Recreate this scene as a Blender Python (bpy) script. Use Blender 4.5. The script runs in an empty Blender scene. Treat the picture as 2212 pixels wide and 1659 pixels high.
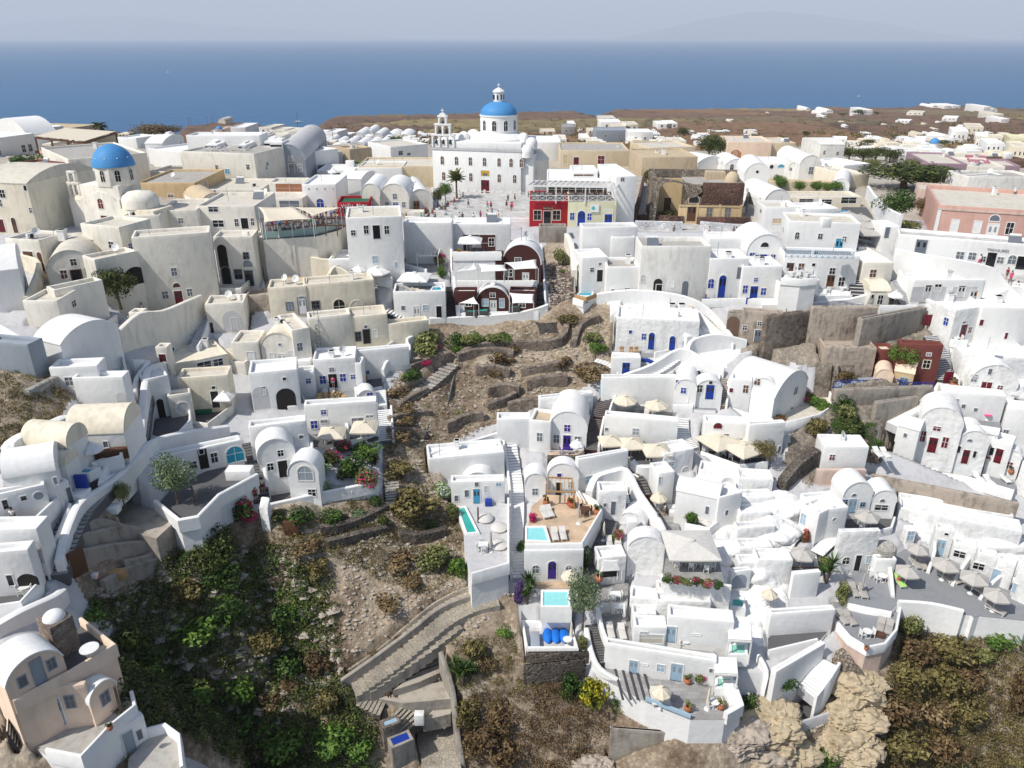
import bpy,bmesh,math,random
import numpy as np
from mathutils import Vector,Matrix,noise
random.seed(7);np.random.seed(7)
SC=bpy.context.scene
COL=SC.collection
# ------------------------------------------------------------------ camera, sky, sun
PITCH=math.radians(24.05);SP,CP=math.sin(PITCH),math.cos(PITCH)
FPX=1683.0;CAMZ=130.0
cam=bpy.data.cameras.new("camera");camo=bpy.data.objects.new("camera",cam);COL.objects.link(camo)
cam.sensor_width=36;cam.lens=36*FPX/2212;cam.clip_end=200000;cam.clip_start=0.5
camo.location=(0,0,CAMZ);camo.rotation_euler=(math.pi/2-PITCH,0,0)
SC.camera=camo
SUN_EL=math.radians(50);SUNV=Vector((-0.86*math.cos(SUN_EL),-0.51*math.cos(SUN_EL),math.sin(SUN_EL))).normalized()
w=bpy.data.worlds.new("World");SC.world=w;w.use_nodes=True
nt=w.node_tree;bg=nt.nodes['Background'];sky=nt.nodes.new('ShaderNodeTexSky')
sky.sky_type='NISHITA';sky.sun_disc=False;sky.sun_elevation=SUN_EL
sky.sun_rotation=math.atan2(SUNV.x,SUNV.y);sky.air_density=1.0;sky.dust_density=1.5
nt.links.new(sky.outputs[0],bg.inputs[0]);bg.inputs[1].default_value=0.12
sl=bpy.data.lights.new("sun",'SUN');sl.energy=4.3;sl.angle=math.radians(0.5);sl.color=(1,0.955,0.88)
so=bpy.data.objects.new("sun",sl);COL.objects.link(so);so.rotation_euler=(-SUNV).to_track_quat('-Z','Y').to_euler()
so.location=(0,0,300)
SC.view_settings.view_transform='Standard';SC.view_settings.look='None';SC.view_settings.gamma=1
SC.view_settings.exposure=0.06;SC.view_settings.use_curve_mapping=False
SC.cycles.max_bounces=5;SC.cycles.diffuse_bounces=3;SC.cycles.glossy_bounces=2
SC.cycles.transmission_bounces=2;SC.cycles.transparent_max_bounces=6;SC.cycles.volume_bounces=2
SC.cycles.use_denoising=True
# ------------------------------------------------------------------ picture <-> place
GX=[-300,0,550,1100,1650,2212,2500]
GT=[
(235,118,118,118,118,118,118,118),(245,103,103,104,104,104,102,102),(260,76,76,78,78,78,76,76),
(280,52,52,56,59,59,58,58),(300,36,36,42,47,47,47,47),(320,29,29,37,41,41,41,41),
(350,25,25,32,36,35,34,34),(400,25.5,25.5,30,33,31,31,31),(450,26,26,29.5,31.2,30,29.5,29.5),
(500,27,27,29,30.5,29.5,29,29),(600,28,28,31.5,33,32.5,31,31),(700,29.5,29.5,35.5,38,37.5,37,37),
(846,31.5,31.5,40.5,44,43,43,43),(950,33.5,33.5,42,47.5,47,48,48),(1060,36,36,43.5,50,50,52,52),
(1250,40,40,50,52,53,56,56),(1450,43,43,57,56.5,56,60,60),(1659,46,46,61,64,64,66,66),(1900,50,50,68,74,74,76,76),(2500,58,58,80,90,90,92,92)]
GYS=np.array([r[0]for r in GT],float);GV=np.array([r[1:]for r in GT],float);GXS=np.array(GX,float)
def G(x,y):
 x=np.clip(x,GXS[0],GXS[-1]);y=np.clip(y,GYS[0],GYS[-1])
 i=np.clip(np.searchsorted(GXS,x)-1,0,len(GXS)-2);j=np.clip(np.searchsorted(GYS,y)-1,0,len(GYS)-2)
 a=(x-GXS[i])/(GXS[i+1]-GXS[i]);a=a*a*(3-2*a);b=(y-GYS[j])/(GYS[j+1]-GYS[j])
 return(GV[j,i]*(1-a)+GV[j,i+1]*a)*(1-b)+(GV[j+1,i]*(1-a)+GV[j+1,i+1]*a)*b
def Zof(y,D):return D/(SP+(y-829.5)/FPX*CP)
def PF(x,y,D):
 v=(y-829.5)/FPX;Z=D/(SP+v*CP)
 return Vector((Z*(x-1106)/FPX,Z*(CP-v*SP),CAMZ-D))
def proj(p):
 X,Y,D=p[0],p[1],CAMZ-p[2];Z=Y*CP+D*SP
 return(1106+FPX*X/Z,829.5+FPX*(D*CP-Y*SP)/Z)
def groundz(X,Y):
 lo,hi=10.0,125.0
 for _ in range(26):
  D=(lo+hi)/2;x,y=proj((X,Y,CAMZ-D))
  if y>2500 or float(G(x,y))>D:lo=D
  else:hi=D
 return CAMZ-(lo+hi)/2
OX=OY=0.0
def T(r,c):
 global OX,OY
 OX=(c-1)*552.96;OY=[0,207.36,552.96,898.56,1244.16][r]if r else 0
def f(p):return(OX+p[0]/4.0,OY+p[1]/4.0)
LEV=[]
FILL=[];FOOT=[]
def inpoly(x,y,poly):
 r=False;n=len(poly)
 for i in range(n):
  x1,y1=poly[i];x2,y2=poly[i-1]
  if(y1>y)!=(y2>y)and x<(x2-x1)*(y-y1)/(y2-y1)+x1:r=not r
 return r
def lev(fx,fy):
 for poly,D in reversed(LEV):
  if inpoly(fx,fy,poly):return D
 return float(G(fx,fy))
# ------------------------------------------------------------------ materials
MATS={}
def nodes(name):
 m=bpy.data.materials.new(name);m.use_nodes=True;t=m.node_tree
 return m,t,t.nodes['Principled BSDF']
def plaster(name,c,stain=0.25,rough=0.85,scale=0.35,dark=None,bump=0.35):
 m,t,b=nodes(name);N=t.nodes.new;L=t.links.new
 geo=N('ShaderNodeNewGeometry');n1=N('ShaderNodeTexNoise');n1.inputs['Scale'].default_value=scale;n1.inputs['Detail'].default_value=8;n1.inputs['Roughness'].default_value=.65
 L(geo.outputs['Position'],n1.inputs['Vector'])
 mp=N('ShaderNodeMapping');mp.inputs['Scale'].default_value=(1.5,1.5,.4);L(geo.outputs['Position'],mp.inputs[0])
 n2=N('ShaderNodeTexNoise');n2.inputs['Scale'].default_value=1.1;n2.inputs['Detail'].default_value=6;L(mp.outputs[0],n2.inputs['Vector'])
 mul=N('ShaderNodeMath');mul.operation='MULTIPLY';L(n1.outputs[0],mul.inputs[0]);L(n2.outputs[0],mul.inputs[1])
 rp=N('ShaderNodeMapRange');rp.inputs[1].default_value=.22;rp.inputs[2].default_value=.42;rp.inputs[3].default_value=0;rp.inputs[4].default_value=stain;L(mul.outputs[0],rp.inputs[0])
 mx=N('ShaderNodeMix');mx.data_type='RGBA';mx.inputs[6].default_value=(*c,1)
 d=dark or(c[0]*.55,c[1]*.52,c[2]*.48);mx.inputs[7].default_value=(*d,1);L(rp.outputs[0],mx.inputs[0]);L(mx.outputs[2],b.inputs['Base Color'])
 b.inputs['Roughness'].default_value=rough;b.inputs['Specular IOR Level'].default_value=.2
 bp=N('ShaderNodeBump');bp.inputs['Strength'].default_value=bump;bp.inputs['Distance'].default_value=.12
 n3=N('ShaderNodeTexNoise');n3.inputs['Scale'].default_value=1.6;n3.inputs['Detail'].default_value=5;L(geo.outputs['Position'],n3.inputs['Vector']);L(n3.outputs[0],bp.inputs['Height']);L(bp.outputs[0],b.inputs['Normal'])
 return m
def masonry(name,c1,c2,mort,sc=1.6,bump=.8,kind='vor'):
 m,t,b=nodes(name);N=t.nodes.new;L=t.links.new
 geo=N('ShaderNodeNewGeometry');v=N('ShaderNodeTexVoronoi');v.feature='DISTANCE_TO_EDGE';v.inputs['Scale'].default_value=sc
 v2=N('ShaderNodeTexVoronoi');v2.inputs['Scale'].default_value=sc;L(geo.outputs['Position'],v.inputs['Vector']);L(geo.outputs['Position'],v2.inputs['Vector'])
 mx=N('ShaderNodeMix');mx.data_type='RGBA';mx.inputs[6].default_value=(*c1,1);mx.inputs[7].default_value=(*c2,1)
 sep=N('ShaderNodeSeparateColor');L(v2.outputs['Color'],sep.inputs[0]);L(sep.outputs[0],mx.inputs[0])
 rp=N('ShaderNodeMapRange');rp.inputs[1].default_value=.02;rp.inputs[2].default_value=.09;L(v.outputs[0],rp.inputs[0])
 m2=N('ShaderNodeMix');m2.data_type='RGBA';m2.inputs[6].default_value=(*mort,1);L(mx.outputs[2],m2.inputs[7]);L(rp.outputs[0],m2.inputs[0])
 n=N('ShaderNodeTexNoise');n.inputs['Scale'].default_value=.4;n.inputs['Detail'].default_value=6;L(geo.outputs['Position'],n.inputs['Vector'])
 m3=N('ShaderNodeMix');m3.data_type='RGBA';m3.blend_type='MULTIPLY';m3.inputs[0].default_value=.7;L(m2.outputs[2],m3.inputs[6])
 r3=N('ShaderNodeMapRange');r3.inputs[1].default_value=.3;r3.inputs[2].default_value=.7;r3.inputs[3].default_value=.5;r3.inputs[4].default_value=1.25;L(n.outputs[0],r3.inputs[0]);L(r3.outputs[0],m3.inputs[7])
 L(m3.outputs[2],b.inputs['Base Color']);b.inputs['Roughness'].default_value=.95
 bp=N('ShaderNodeBump');bp.inputs['Strength'].default_value=bump;bp.inputs['Distance'].default_value=.15;L(rp.outputs[0],bp.inputs['Height']);L(bp.outputs[0],b.inputs['Normal'])
 return m
def paving(name,c1,c2,joint,sc=1.1):
 m,t,b=nodes(name);N=t.nodes.new;L=t.links.new
 geo=N('ShaderNodeNewGeometry');br=N('ShaderNodeTexBrick');br.inputs['Scale'].default_value=sc
 br.inputs['Color1'].default_value=(*c1,1);br.inputs['Color2'].default_value=(*c2,1);br.inputs['Mortar'].default_value=(*joint,1)
 br.inputs['Mortar Size'].default_value=.012;br.inputs['Brick Width'].default_value=.7;br.inputs['Row Height'].default_value=.5;L(geo.outputs['Position'],br.inputs['Vector'])
 n=N('ShaderNodeTexNoise');n.inputs['Scale'].default_value=.7;n.inputs['Detail'].default_value=7;L(geo.outputs['Position'],n.inputs['Vector'])
 r3=N('ShaderNodeMapRange');r3.inputs[1].default_value=.3;r3.inputs[2].default_value=.7;r3.inputs[3].default_value=.75;r3.inputs[4].default_value=1.15;L(n.outputs[0],r3.inputs[0])
 m3=N('ShaderNodeMix');m3.data_type='RGBA';m3.blend_type='MULTIPLY';m3.inputs[0].default_value=1;L(br.outputs[0],m3.inputs[6]);L(r3.outputs[0],m3.inputs[7]);L(m3.outputs[2],b.inputs['Base Color'])
 b.inputs['Roughness'].default_value=.85;return m
def plain(name,c,rough=.6,spec=.3,metal=0,var=.0,alpha=None):
 m,t,b=nodes(name);b.inputs['Base Color'].default_value=(*c,1);b.inputs['Roughness'].default_value=rough
 b.inputs['Specular IOR Level'].default_value=spec;b.inputs['Metallic'].default_value=metal
 N=t.nodes.new;L=t.links.new;geo=N('ShaderNodeNewGeometry');n=N('ShaderNodeTexNoise');n.inputs['Scale'].default_value=3;n.inputs['Detail'].default_value=4;L(geo.outputs['Position'],n.inputs['Vector'])
 r3=N('ShaderNodeMapRange');r3.inputs[1].default_value=.3;r3.inputs[2].default_value=.7;r3.inputs[3].default_value=.92;r3.inputs[4].default_value=1.05;L(n.outputs[0],r3.inputs[0])
 m3=N('ShaderNodeMix');m3.data_type='RGBA';m3.blend_type='MULTIPLY';m3.inputs[0].default_value=1;m3.inputs[6].default_value=(*c,1);L(r3.outputs[0],m3.inputs[7]);L(m3.outputs[2],b.inputs['Base Color'])
 return m
def leafmat(name,cs,rough=.6):
 m,t,b=nodes(name);N=t.nodes.new;L=t.links.new;geo=N('ShaderNodeNewGeometry');rp=N('ShaderNodeValToRGB')
 e=rp.color_ramp.elements;e[0].color=(*cs[0],1);e[1].color=(*cs[-1],1)
 for i,c in enumerate(cs[1:-1]):x=e.new((i+1)/(len(cs)-1));x.color=(*c,1)
 n=N('ShaderNodeTexNoise');n.inputs['Scale'].default_value=.8;L(geo.outputs['Position'],n.inputs['Vector'])
 a=N('ShaderNodeMath');a.operation='MULTIPLY_ADD';L(geo.outputs['Random Per Island'],a.inputs[0]);a.inputs[1].default_value=.65;
 s=N('ShaderNodeMapRange');s.inputs[1].default_value=.3;s.inputs[2].default_value=.7;s.inputs[3].default_value=-.1;s.inputs[4].default_value=.45;L(n.outputs[0],s.inputs[0]);L(s.outputs[0],a.inputs[2])
 L(a.outputs[0],rp.inputs[0]);L(rp.outputs[0],b.inputs['Base Color']);b.inputs['Roughness'].default_value=rough;b.inputs['Specular IOR Level'].default_value=.25
 return m
MD=dict(
white=lambda n:plaster(n,(.80,.80,.785),.2,dark=(.42,.42,.41)),white2=lambda n:plaster(n,(.76,.75,.71),.55,dark=(.42,.40,.36)),rockwhite=lambda n:plaster(n,(.80,.80,.785),.6,scale=.8,bump=1.0,dark=(.5,.5,.49)),
cream=lambda n:plaster(n,(.76,.70,.57),.45),cream2=lambda n:plaster(n,(.78,.745,.66),.45),beige=lambda n:plaster(n,(.64,.54,.38),.4),tan=lambda n:plaster(n,(.54,.44,.31),.5),
ochre=lambda n:plaster(n,(.60,.45,.26),.4),yellow=lambda n:plaster(n,(.68,.66,.46),.2),red=lambda n:plaster(n,(.36,.022,.032),.25),pink=lambda n:plaster(n,(.58,.36,.30),.35),
palepink=lambda n:plaster(n,(.60,.47,.40),.5),lilac=lambda n:plaster(n,(.33,.23,.28),.3),rose=lambda n:plaster(n,(.42,.19,.24),.3),peach=lambda n:plaster(n,(.80,.63,.49),.35),
grey=lambda n:plaster(n,(.33,.33,.34),.4),bluegrey=lambda n:plaster(n,(.30,.34,.39),.3),lightgrey=lambda n:plaster(n,(.52,.52,.53),.4),brown=lambda n:plaster(n,(.16,.10,.075),.3),
terracotta=lambda n:plaster(n,(.42,.19,.10),.3),roofcream=lambda n:plaster(n,(.62,.58,.50),.5,scale=.7),roofgrey=lambda n:plaster(n,(.42,.40,.37),.6,scale=.6),roofdark=lambda n:plaster(n,(.16,.155,.15),.5),
concrete=lambda n:plaster(n,(.34,.31,.27),.8,scale=.5,dark=(.14,.12,.10),bump=.8),mottled=lambda n:plaster(n,(.42,.36,.30),.9,scale=.5,dark=(.12,.10,.09),bump=1.0),
redwine=lambda n:plaster(n,(.19,.06,.05),.4),maroon=lambda n:plaster(n,(.075,.028,.026),.3),
stone=lambda n:masonry(n,(.30,.25,.20),(.13,.09,.075),(.30,.26,.21),2.2),redstone=lambda n:masonry(n,(.13,.05,.04),(.06,.028,.025),(.22,.16,.12),2.4),palestone=lambda n:masonry(n,(.5,.47,.42),(.34,.32,.29),(.62,.60,.56),2.0),
darkstone=lambda n:masonry(n,(.12,.10,.085),(.045,.035,.03),(.24,.21,.17),2.4),whitestone=lambda n:masonry(n,(.72,.72,.71),(.55,.56,.6),(.8,.8,.8),1.4),rubble=lambda n:masonry(n,(.40,.35,.28),(.22,.17,.13),(.10,.08,.06),2.6),
pave=lambda n:paving(n,(.27,.265,.26),(.36,.35,.34),(.20,.20,.20)),paved=lambda n:paving(n,(.11,.105,.105),(.17,.165,.16),(.10,.10,.10)),pavelight=lambda n:paving(n,(.56,.55,.53),(.46,.455,.44),(.36,.35,.34),.8),
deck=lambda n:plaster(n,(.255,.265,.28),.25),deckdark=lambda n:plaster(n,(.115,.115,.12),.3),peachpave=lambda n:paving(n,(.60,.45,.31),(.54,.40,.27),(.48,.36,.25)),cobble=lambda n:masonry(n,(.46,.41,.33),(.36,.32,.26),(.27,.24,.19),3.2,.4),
darkstep=lambda n:plain(n,(.06,.058,.06),.8),earthfloor=lambda n:plaster(n,(.42,.38,.32),.7,scale=.9),
glass=lambda n:plain(n,(.012,.014,.018),.12,.6),darkin=lambda n:plain(n,(.018,.016,.016),.8),glasslight=lambda n:plain(n,(.25,.29,.31),.25,.5),  # darkin: black doors, and shade inside openings put into a flat colour
frame=lambda n:plain(n,(.74,.74,.72),.6),framegrey=lambda n:plain(n,(.16,.16,.165),.7),blue=lambda n:plain(n,(.014,.045,.30),.45),blue2=lambda n:plain(n,(.05,.022,.23),.45),sky=lambda n:plain(n,(.06,.30,.48),.5),paleblue=lambda n:plain(n,(.32,.45,.56),.5),
dred=lambda n:plain(n,(.13,.010,.02),.45),wood=lambda n:plain(n,(.11,.05,.028),.6),woodlight=lambda n:plain(n,(.42,.26,.12),.6),slate=lambda n:plain(n,(.14,.16,.19),.5),dgreen=lambda n:plain(n,(.02,.12,.06),.6),cardboard=lambda n:plain(n,(.45,.31,.16),.8),
dome=lambda n:plaster(n,(.075,.27,.56),.35,scale=.5,dark=(.05,.19,.42),bump=.2,rough=.55),metal=lambda n:plain(n,(.35,.36,.37),.4,.5,.8),black=lambda n:plain(n,(.02,.02,.02),.6),
canvas=lambda n:plain(n,(.66,.60,.48),.8,.1),canvaswhite=lambda n:plain(n,(.80,.80,.78),.8,.1),canvasgrey=lambda n:plain(n,(.46,.44,.41),.8,.1),cushion=lambda n:plain(n,(.62,.60,.56),.85,.1),taupe=lambda n:plain(n,(.40,.37,.34),.85,.1),
bluefab=lambda n:plain(n,(.01,.16,.62),.7),towel=lambda n:plain(n,(.42,.70,.20),.9),pot=lambda n:plain(n,(.42,.15,.07),.8),plastic=lambda n:plain(n,(.75,.75,.73),.4),turq=lambda n:plain(n,(.05,.45,.42),.5),
pinkfab=lambda n:plain(n,(.75,.06,.22),.7),skin=lambda n:plain(n,(.42,.24,.16),.6),hair=lambda n:plain(n,(.02,.013,.01),.6),blond=lambda n:plain(n,(.25,.16,.08),.6),
bark=lambda n:plain(n,(.13,.10,.075),.9),cactus=lambda n:plain(n,(.05,.13,.05),.7),icon=lambda n:plain(n,(.55,.33,.03),.5),
leaf=lambda n:leafmat(n,[(.014,.032,.008),(.04,.085,.016),(.10,.17,.028)]),leafdark=lambda n:leafmat(n,[(.015,.024,.008),(.05,.07,.018),(.16,.19,.04)]),leafbright=lambda n:leafmat(n,[(.03,.075,.012),(.085,.165,.025),(.19,.28,.05)]),
leafolive=lambda n:leafmat(n,[(0.052,0.070,0.021),(0.158,0.175,0.052),(0.280,0.280,0.12)]),leafgrey=lambda n:leafmat(n,[(0.052,0.088,0.035),(0.158,0.219,0.105),(0.298,0.367,0.210)]),
leafyellow=lambda n:leafmat(n,[(.05,.09,.012),(.22,.22,.015),(.55,.44,.02)]),leafdry=lambda n:leafmat(n,[(.06,.04,.02),(.17,.115,.055),(.31,.23,.12)]),leafrust=lambda n:leafmat(n,[(.04,.027,.013),(.125,.08,.038),(.25,.175,.085)]),leafbrowngreen=lambda n:leafmat(n,[(0.035,0.032,0.014),(0.140,0.114,0.038),(0.263,0.228,0.088)]),
bloom=lambda n:leafmat(n,[(.25,.005,.05),(.55,.02,.12),(.75,.06,.25)]),bloomred=lambda n:leafmat(n,[(.2,.005,.01),(.5,.01,.02),(.7,.03,.05)]),purple=lambda n:leafmat(n,[(.06,.02,.12),(.16,.08,.28),(.05,.07,.03)]),leafwhite=lambda n:leafmat(n,[(0.088,0.175,0.052),(0.280,0.385,0.158),(0.800,0.800,0.800)]),
)
MD['rubblestone']=lambda n:plaster(n,(.42,.37,.31),.8,scale=2,bump=1);MD['sandrock']=lambda n:plaster(n,(.46,.38,.26),.7,scale=.9,bump=1.2);MD['darkrubble']=lambda n:plaster(n,(.17,.13,.11),.7,scale=2,bump=1)
def M(n):
 if n not in MATS:MATS[n]=MD[n](n)
 return MATS[n]
def watermat(name,c):
 m,t,b=nodes(name);N=t.nodes.new;L=t.links.new;geo=N('ShaderNodeNewGeometry')
 v=N('ShaderNodeTexVoronoi');v.feature='DISTANCE_TO_EDGE';v.inputs['Scale'].default_value=1.7;L(geo.outputs['Position'],v.inputs['Vector'])
 r=N('ShaderNodeMapRange');r.inputs[1].default_value=0;r.inputs[2].default_value=.12;r.inputs[3].default_value=1.1;r.inputs[4].default_value=1;L(v.outputs[0],r.inputs[0])
 m3=N('ShaderNodeMix');m3.data_type='RGBA';m3.blend_type='MULTIPLY';m3.inputs[0].default_value=1;m3.inputs[6].default_value=(*c,1);L(r.outputs[0],m3.inputs[7]);L(m3.outputs[2],b.inputs['Base Color'])
 b.inputs['Roughness'].default_value=.08;b.inputs['Specular IOR Level'].default_value=.5
 n=N('ShaderNodeTexNoise');n.inputs['Scale'].default_value=5;L(geo.outputs['Position'],n.inputs['Vector']);bp=N('ShaderNodeBump');bp.inputs['Strength'].default_value=.15;L(n.outputs[0],bp.inputs['Height']);L(bp.outputs[0],b.inputs['Normal']);return m
MD['water']=lambda n:watermat(n,(.27,.66,.67));MD['waterblue']=lambda n:watermat(n,(.02,.32,.45));MD['watergreen']=lambda n:watermat(n,(.03,.38,.32));MD['waterpale']=lambda n:watermat(n,(.25,.55,.45))
# ------------------------------------------------------------------ mesh helper
class MB:
 def __init__(s):s.v=[];s.f=[];s.mi=[];s.mats=[];s.cur=0
 def m(s,name):
  if name not in s.mats:s.mats.append(name)
  s.cur=s.mats.index(name);return s
 def add(s,vs,fs):
  o=len(s.v);s.v+=[tuple(p)for p in vs];s.f+=[tuple(i+o for i in q)for q in fs];s.mi+=[s.cur]*len(fs);return s
 def prism(s,poly,z0,z1,cap=(1,1)):
  a=sum(poly[i-1][0]*poly[i][1]-poly[i][0]*poly[i-1][1]for i in range(len(poly)))
  if a<0:poly=poly[::-1]
  n=len(poly);vs=[(p[0],p[1],z0)for p in poly]+[(p[0],p[1],z1)for p in poly]
  fs=[(i,(i+1)%n,n+(i+1)%n,n+i)for i in range(n)]
  if cap[0]:fs.append(tuple(range(n))[::-1])
  if cap[1]:fs.append(tuple(range(n,2*n)))
  return s.add(vs,fs)
 def box(s,x0,y0,z0,x1,y1,z1):return s.prism([(x0,y0),(x1,y0),(x1,y1),(x0,y1)],z0,z1)
 def prof(s,pts,y0,y1,open_=False):
  n=len(pts);vs=[(p[0],y0,p[1])for p in pts]+[(p[0],y1,p[1])for p in pts]
  fs=[(i,(i+1)%n,n+(i+1)%n,n+i)for i in range(n)]+[tuple(range(n))[::-1],tuple(range(n,2*n))]
  return s.add(vs,[q[::-1]for q in fs])
 def profx(s,pts,x0,x1):
  n=len(pts);vs=[(x0,p[0],p[1])for p in pts]+[(x1,p[0],p[1])for p in pts]
  fs=[(i,(i+1)%n,n+(i+1)%n,n+i)for i in range(n)]+[tuple(range(n))[::-1],tuple(range(n,2*n))]
  return s.add(vs,fs)
 def lathe(s,prof,n=24,c=(0,0),a0=0,a1=2*math.pi):
  full=abs(a1-a0-2*math.pi)<1e-6;k=n if full else n+1;vs=[];fs=[]
  for r,z in prof:
   for i in range(k):
    a=a0+(a1-a0)*i/n;vs.append((c[0]+r*math.cos(a),c[1]+r*math.sin(a),z))
  for j in range(len(prof)-1):
   for i in range(n):
    i2=(i+1)%k;fs.append((j*k+i,j*k+i2,(j+1)*k+i2,(j+1)*k+i))
  return s.add(vs,fs)
 def tube(s,p,q,r,n=6,r2=None):
  p,q=Vector(p),Vector(q);d=(q-p);
  if d.length<1e-6:return s
  d.normalize();u=d.orthogonal().normalized();w_=d.cross(u);r2=r if r2 is None else r2;vs=[]
  for c,rr in((p,r),(q,r2)):
   for i in range(n):a=2*math.pi*i/n;vs.append(c+u*rr*math.cos(a)+w_*rr*math.sin(a))
  return s.add(vs,[(i,(i+1)%n,n+(i+1)%n,n+i)for i in range(n)]+[tuple(range(n))[::-1],tuple(range(n,2*n))])
 def bar(s,p,q,w_,h):
  p,q=Vector(p),Vector(q);d=(q-p).normalized();u=d.cross(Vector((0,0,1)))
  u=Vector((1,0,0))if u.length<1e-3 else u.normalized();t=u.cross(d);vs=[]
  for c in(p,q):
   for a,b_ in((-1,-1),(1,-1),(1,1),(-1,1)):vs.append(c+u*a*w_/2+t*b_*h/2)
  return s.add(vs,[(0,1,5,4),(1,2,6,5),(2,3,7,6),(3,0,4,7),(3,2,1,0),(4,5,6,7)])
 def build(s,name,parent=None,bevel=0,smooth=False,fix=False,loc=None):
  me=bpy.data.meshes.new(name);me.from_pydata(s.v,[],s.f)
  for n in s.mats:me.materials.append(M(n))
  me.polygons.foreach_set('material_index',s.mi)
  if fix or bevel:
   bm=bmesh.new();bm.from_mesh(me);bmesh.ops.remove_doubles(bm,verts=bm.verts,dist=1e-4);bmesh.ops.recalc_face_normals(bm,faces=bm.faces)
   if bevel:
    es=[e for e in bm.edges if len(e.link_faces)==2 and e.calc_face_angle(0)>.6]
    bmesh.ops.bevel(bm,geom=es,offset=bevel,segments=2,profile=.5,affect='EDGES',clamp_overlap=True)
   bm.to_mesh(me);bm.free()
  if smooth or bevel:
   me.shade_smooth();me.set_sharp_from_angle(angle=.7)
  o=bpy.data.objects.new(name,me);COL.objects.link(o);o.parent=parent
  if loc is not None:o.location=loc
  return o
ALL=[]
def tag(o,label,cat,group=None,px=None):
 o['label']=label;o['category']=cat
 if group:o['group']=group
 ALL.append(o);return o
def empty(name,loc,rz=0):
 o=bpy.data.objects.new(name,None);COL.objects.link(o);o.location=loc;o.rotation_euler=(0,0,rz);o.empty_display_size=.5;return o
def kids(o):return[c for c in CH.get(o.name,[])]
CH={}
def dup(root,loc,rz=0,sc=1,mats=None):
 def rec(o,par):
  c=o.copy();COL.objects.link(c);c.parent=par
  if mats and o.name.split('.')[0]in mats and c.type=='MESH':
   for sl_ in c.material_slots:sl_.link='OBJECT';sl_.material=M(mats[o.name.split('.')[0]])
  for ch in o.children:rec(ch,c)
  return c
 r=rec(root,None);r.location=loc;r.rotation_euler=(0,0,rz);r.scale=(sc,sc,sc)if not hasattr(sc,'__len__')else sc;return r
PROTO={}
def proto(key,fn):
 """first use returns the thing itself, later uses copies"""
 def place(loc,rz=0,sc=1,mats=None):
  if key not in PROTO:
   PROTO[key]=fn();r=PROTO[key];src=r
   r.location=loc;r.rotation_euler=(0,0,rz);r.scale=(sc,sc,sc)if not hasattr(sc,'__len__')else sc
   if mats:
    for c in r.children_recursive:
     if c.type=='MESH' and c.name.split('.')[0]in mats:
      for sl_ in c.material_slots:sl_.link='OBJECT';sl_.material=M(mats[c.name.split('.')[0]])
   return r
  return dup(PROTO[key],loc,rz,sc,mats)
 return place
def arcpts(x0,x1,zb,rise,n=14):
 """from (x1,zb) over to (x0,zb)"""
 w_=(x1-x0)/2;cx=(x0+x1)/2;R=(w_*w_+rise*rise)/(2*rise);cz=zb+rise-R;a=math.asin(min(1,w_/R));
 if rise>w_:a=math.pi-a
 return[(cx+R*math.sin(a-2*a*i/n),cz+R*math.cos(a-2*a*i/n))for i in range(n+1)]
# ------------------------------------------------------------------ openings on a facade (local: x along, -y out, z up)
def opening(root,kind,s,z,w_,h,col='glass',fr='frame',y=0.0,parent=None):
 """centre (s, z) bottom... z is centre height; sizes in metres"""
 par=parent or root
 x0,x1,z0,z1=s-w_/2,s+w_/2,z-h/2,z+h/2
 t=max(.07,min(.14,w_*.11))
 def outline(g,zb=0):
  if kind in('a','A','f'):
   r=min((w_/2),h*.45);pts=[(x0-g,z0-zb),(x1+g,z0-zb)]+[(p[0],p[1])for p in arcpts(x0-g,x1+g,z1-r,r+g)]
   return pts
  if kind=='h':return[(x0-g,z0-zb),(x1+g,z0-zb)]+arcpts(x0-g,x1+g,z0+.01,h+g)
  if kind=='r':return[(s+(w_/2+g)*math.cos(i*math.pi/8),z+(w_/2+g)*math.sin(i*math.pi/8))for i in range(16)]
  return[(x0-g,z0-zb),(x1+g,z0-zb),(x1+g,z1+g),(x0-g,z1+g)]
 door=kind in('d','a');name='door' if door else('archway' if kind=='O' else 'window')
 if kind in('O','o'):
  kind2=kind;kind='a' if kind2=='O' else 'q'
  b=MB().m(col);b.prof(outline(0,0),y-.02,y+.05);return b.build('archway' if kind2=='O' else 'doorway',par)  # flat panel without depth; the shade of the recess is its colour
 o_,i_=outline(t,t if not door else 0),outline(0)
 b=MB().m(fr);n=len(o_)
 vs=[(p[0],y-.05,p[1])for p in o_]+[(p[0],y-.05,p[1])for p in i_]+[(p[0],y+.05,p[1])for p in o_]+[(p[0],y+.0,p[1])for p in i_]
 fs=[]
 for i in range(n):
  j=(i+1)%n;fs+=[(i,j,n+j,n+i),(i,2*n+i,2*n+j,j),(n+i,n+j,3*n+j,3*n+i)]
 b.add(vs,[q for q in fs])
 if not door and w_>.5 and kind in('w','A','f'):
  b.m(fr);b.box(s-.025,y-.03,z0,s+.025,y-.012,z1-(0 if kind=='w' else w_*.1));b.box(x0,y-.028,z+.05,x1,y-.011,z+.10)
 fo=b.build('window' if not door else 'door_frame',par)
 p=MB().m(col);p.prof(i_,y-.008,y+.04)
 if door:
  po=p.build('door',par);fo.parent=po
  if w_>.75 and col not in('glass','darkin'):
   g=MB().m('glass' if col not in('frame','paleblue')else 'glasslight')
   for sx in(-1,1):g.box(s+sx*w_*.25-w_*.12,y-.02,z+h*.02,s+sx*w_*.25+w_*.12,y-.009,z+h*.34)
   g.build('door_pane',po)
 else:
  p.build('pane',fo)
 return fo
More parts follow.
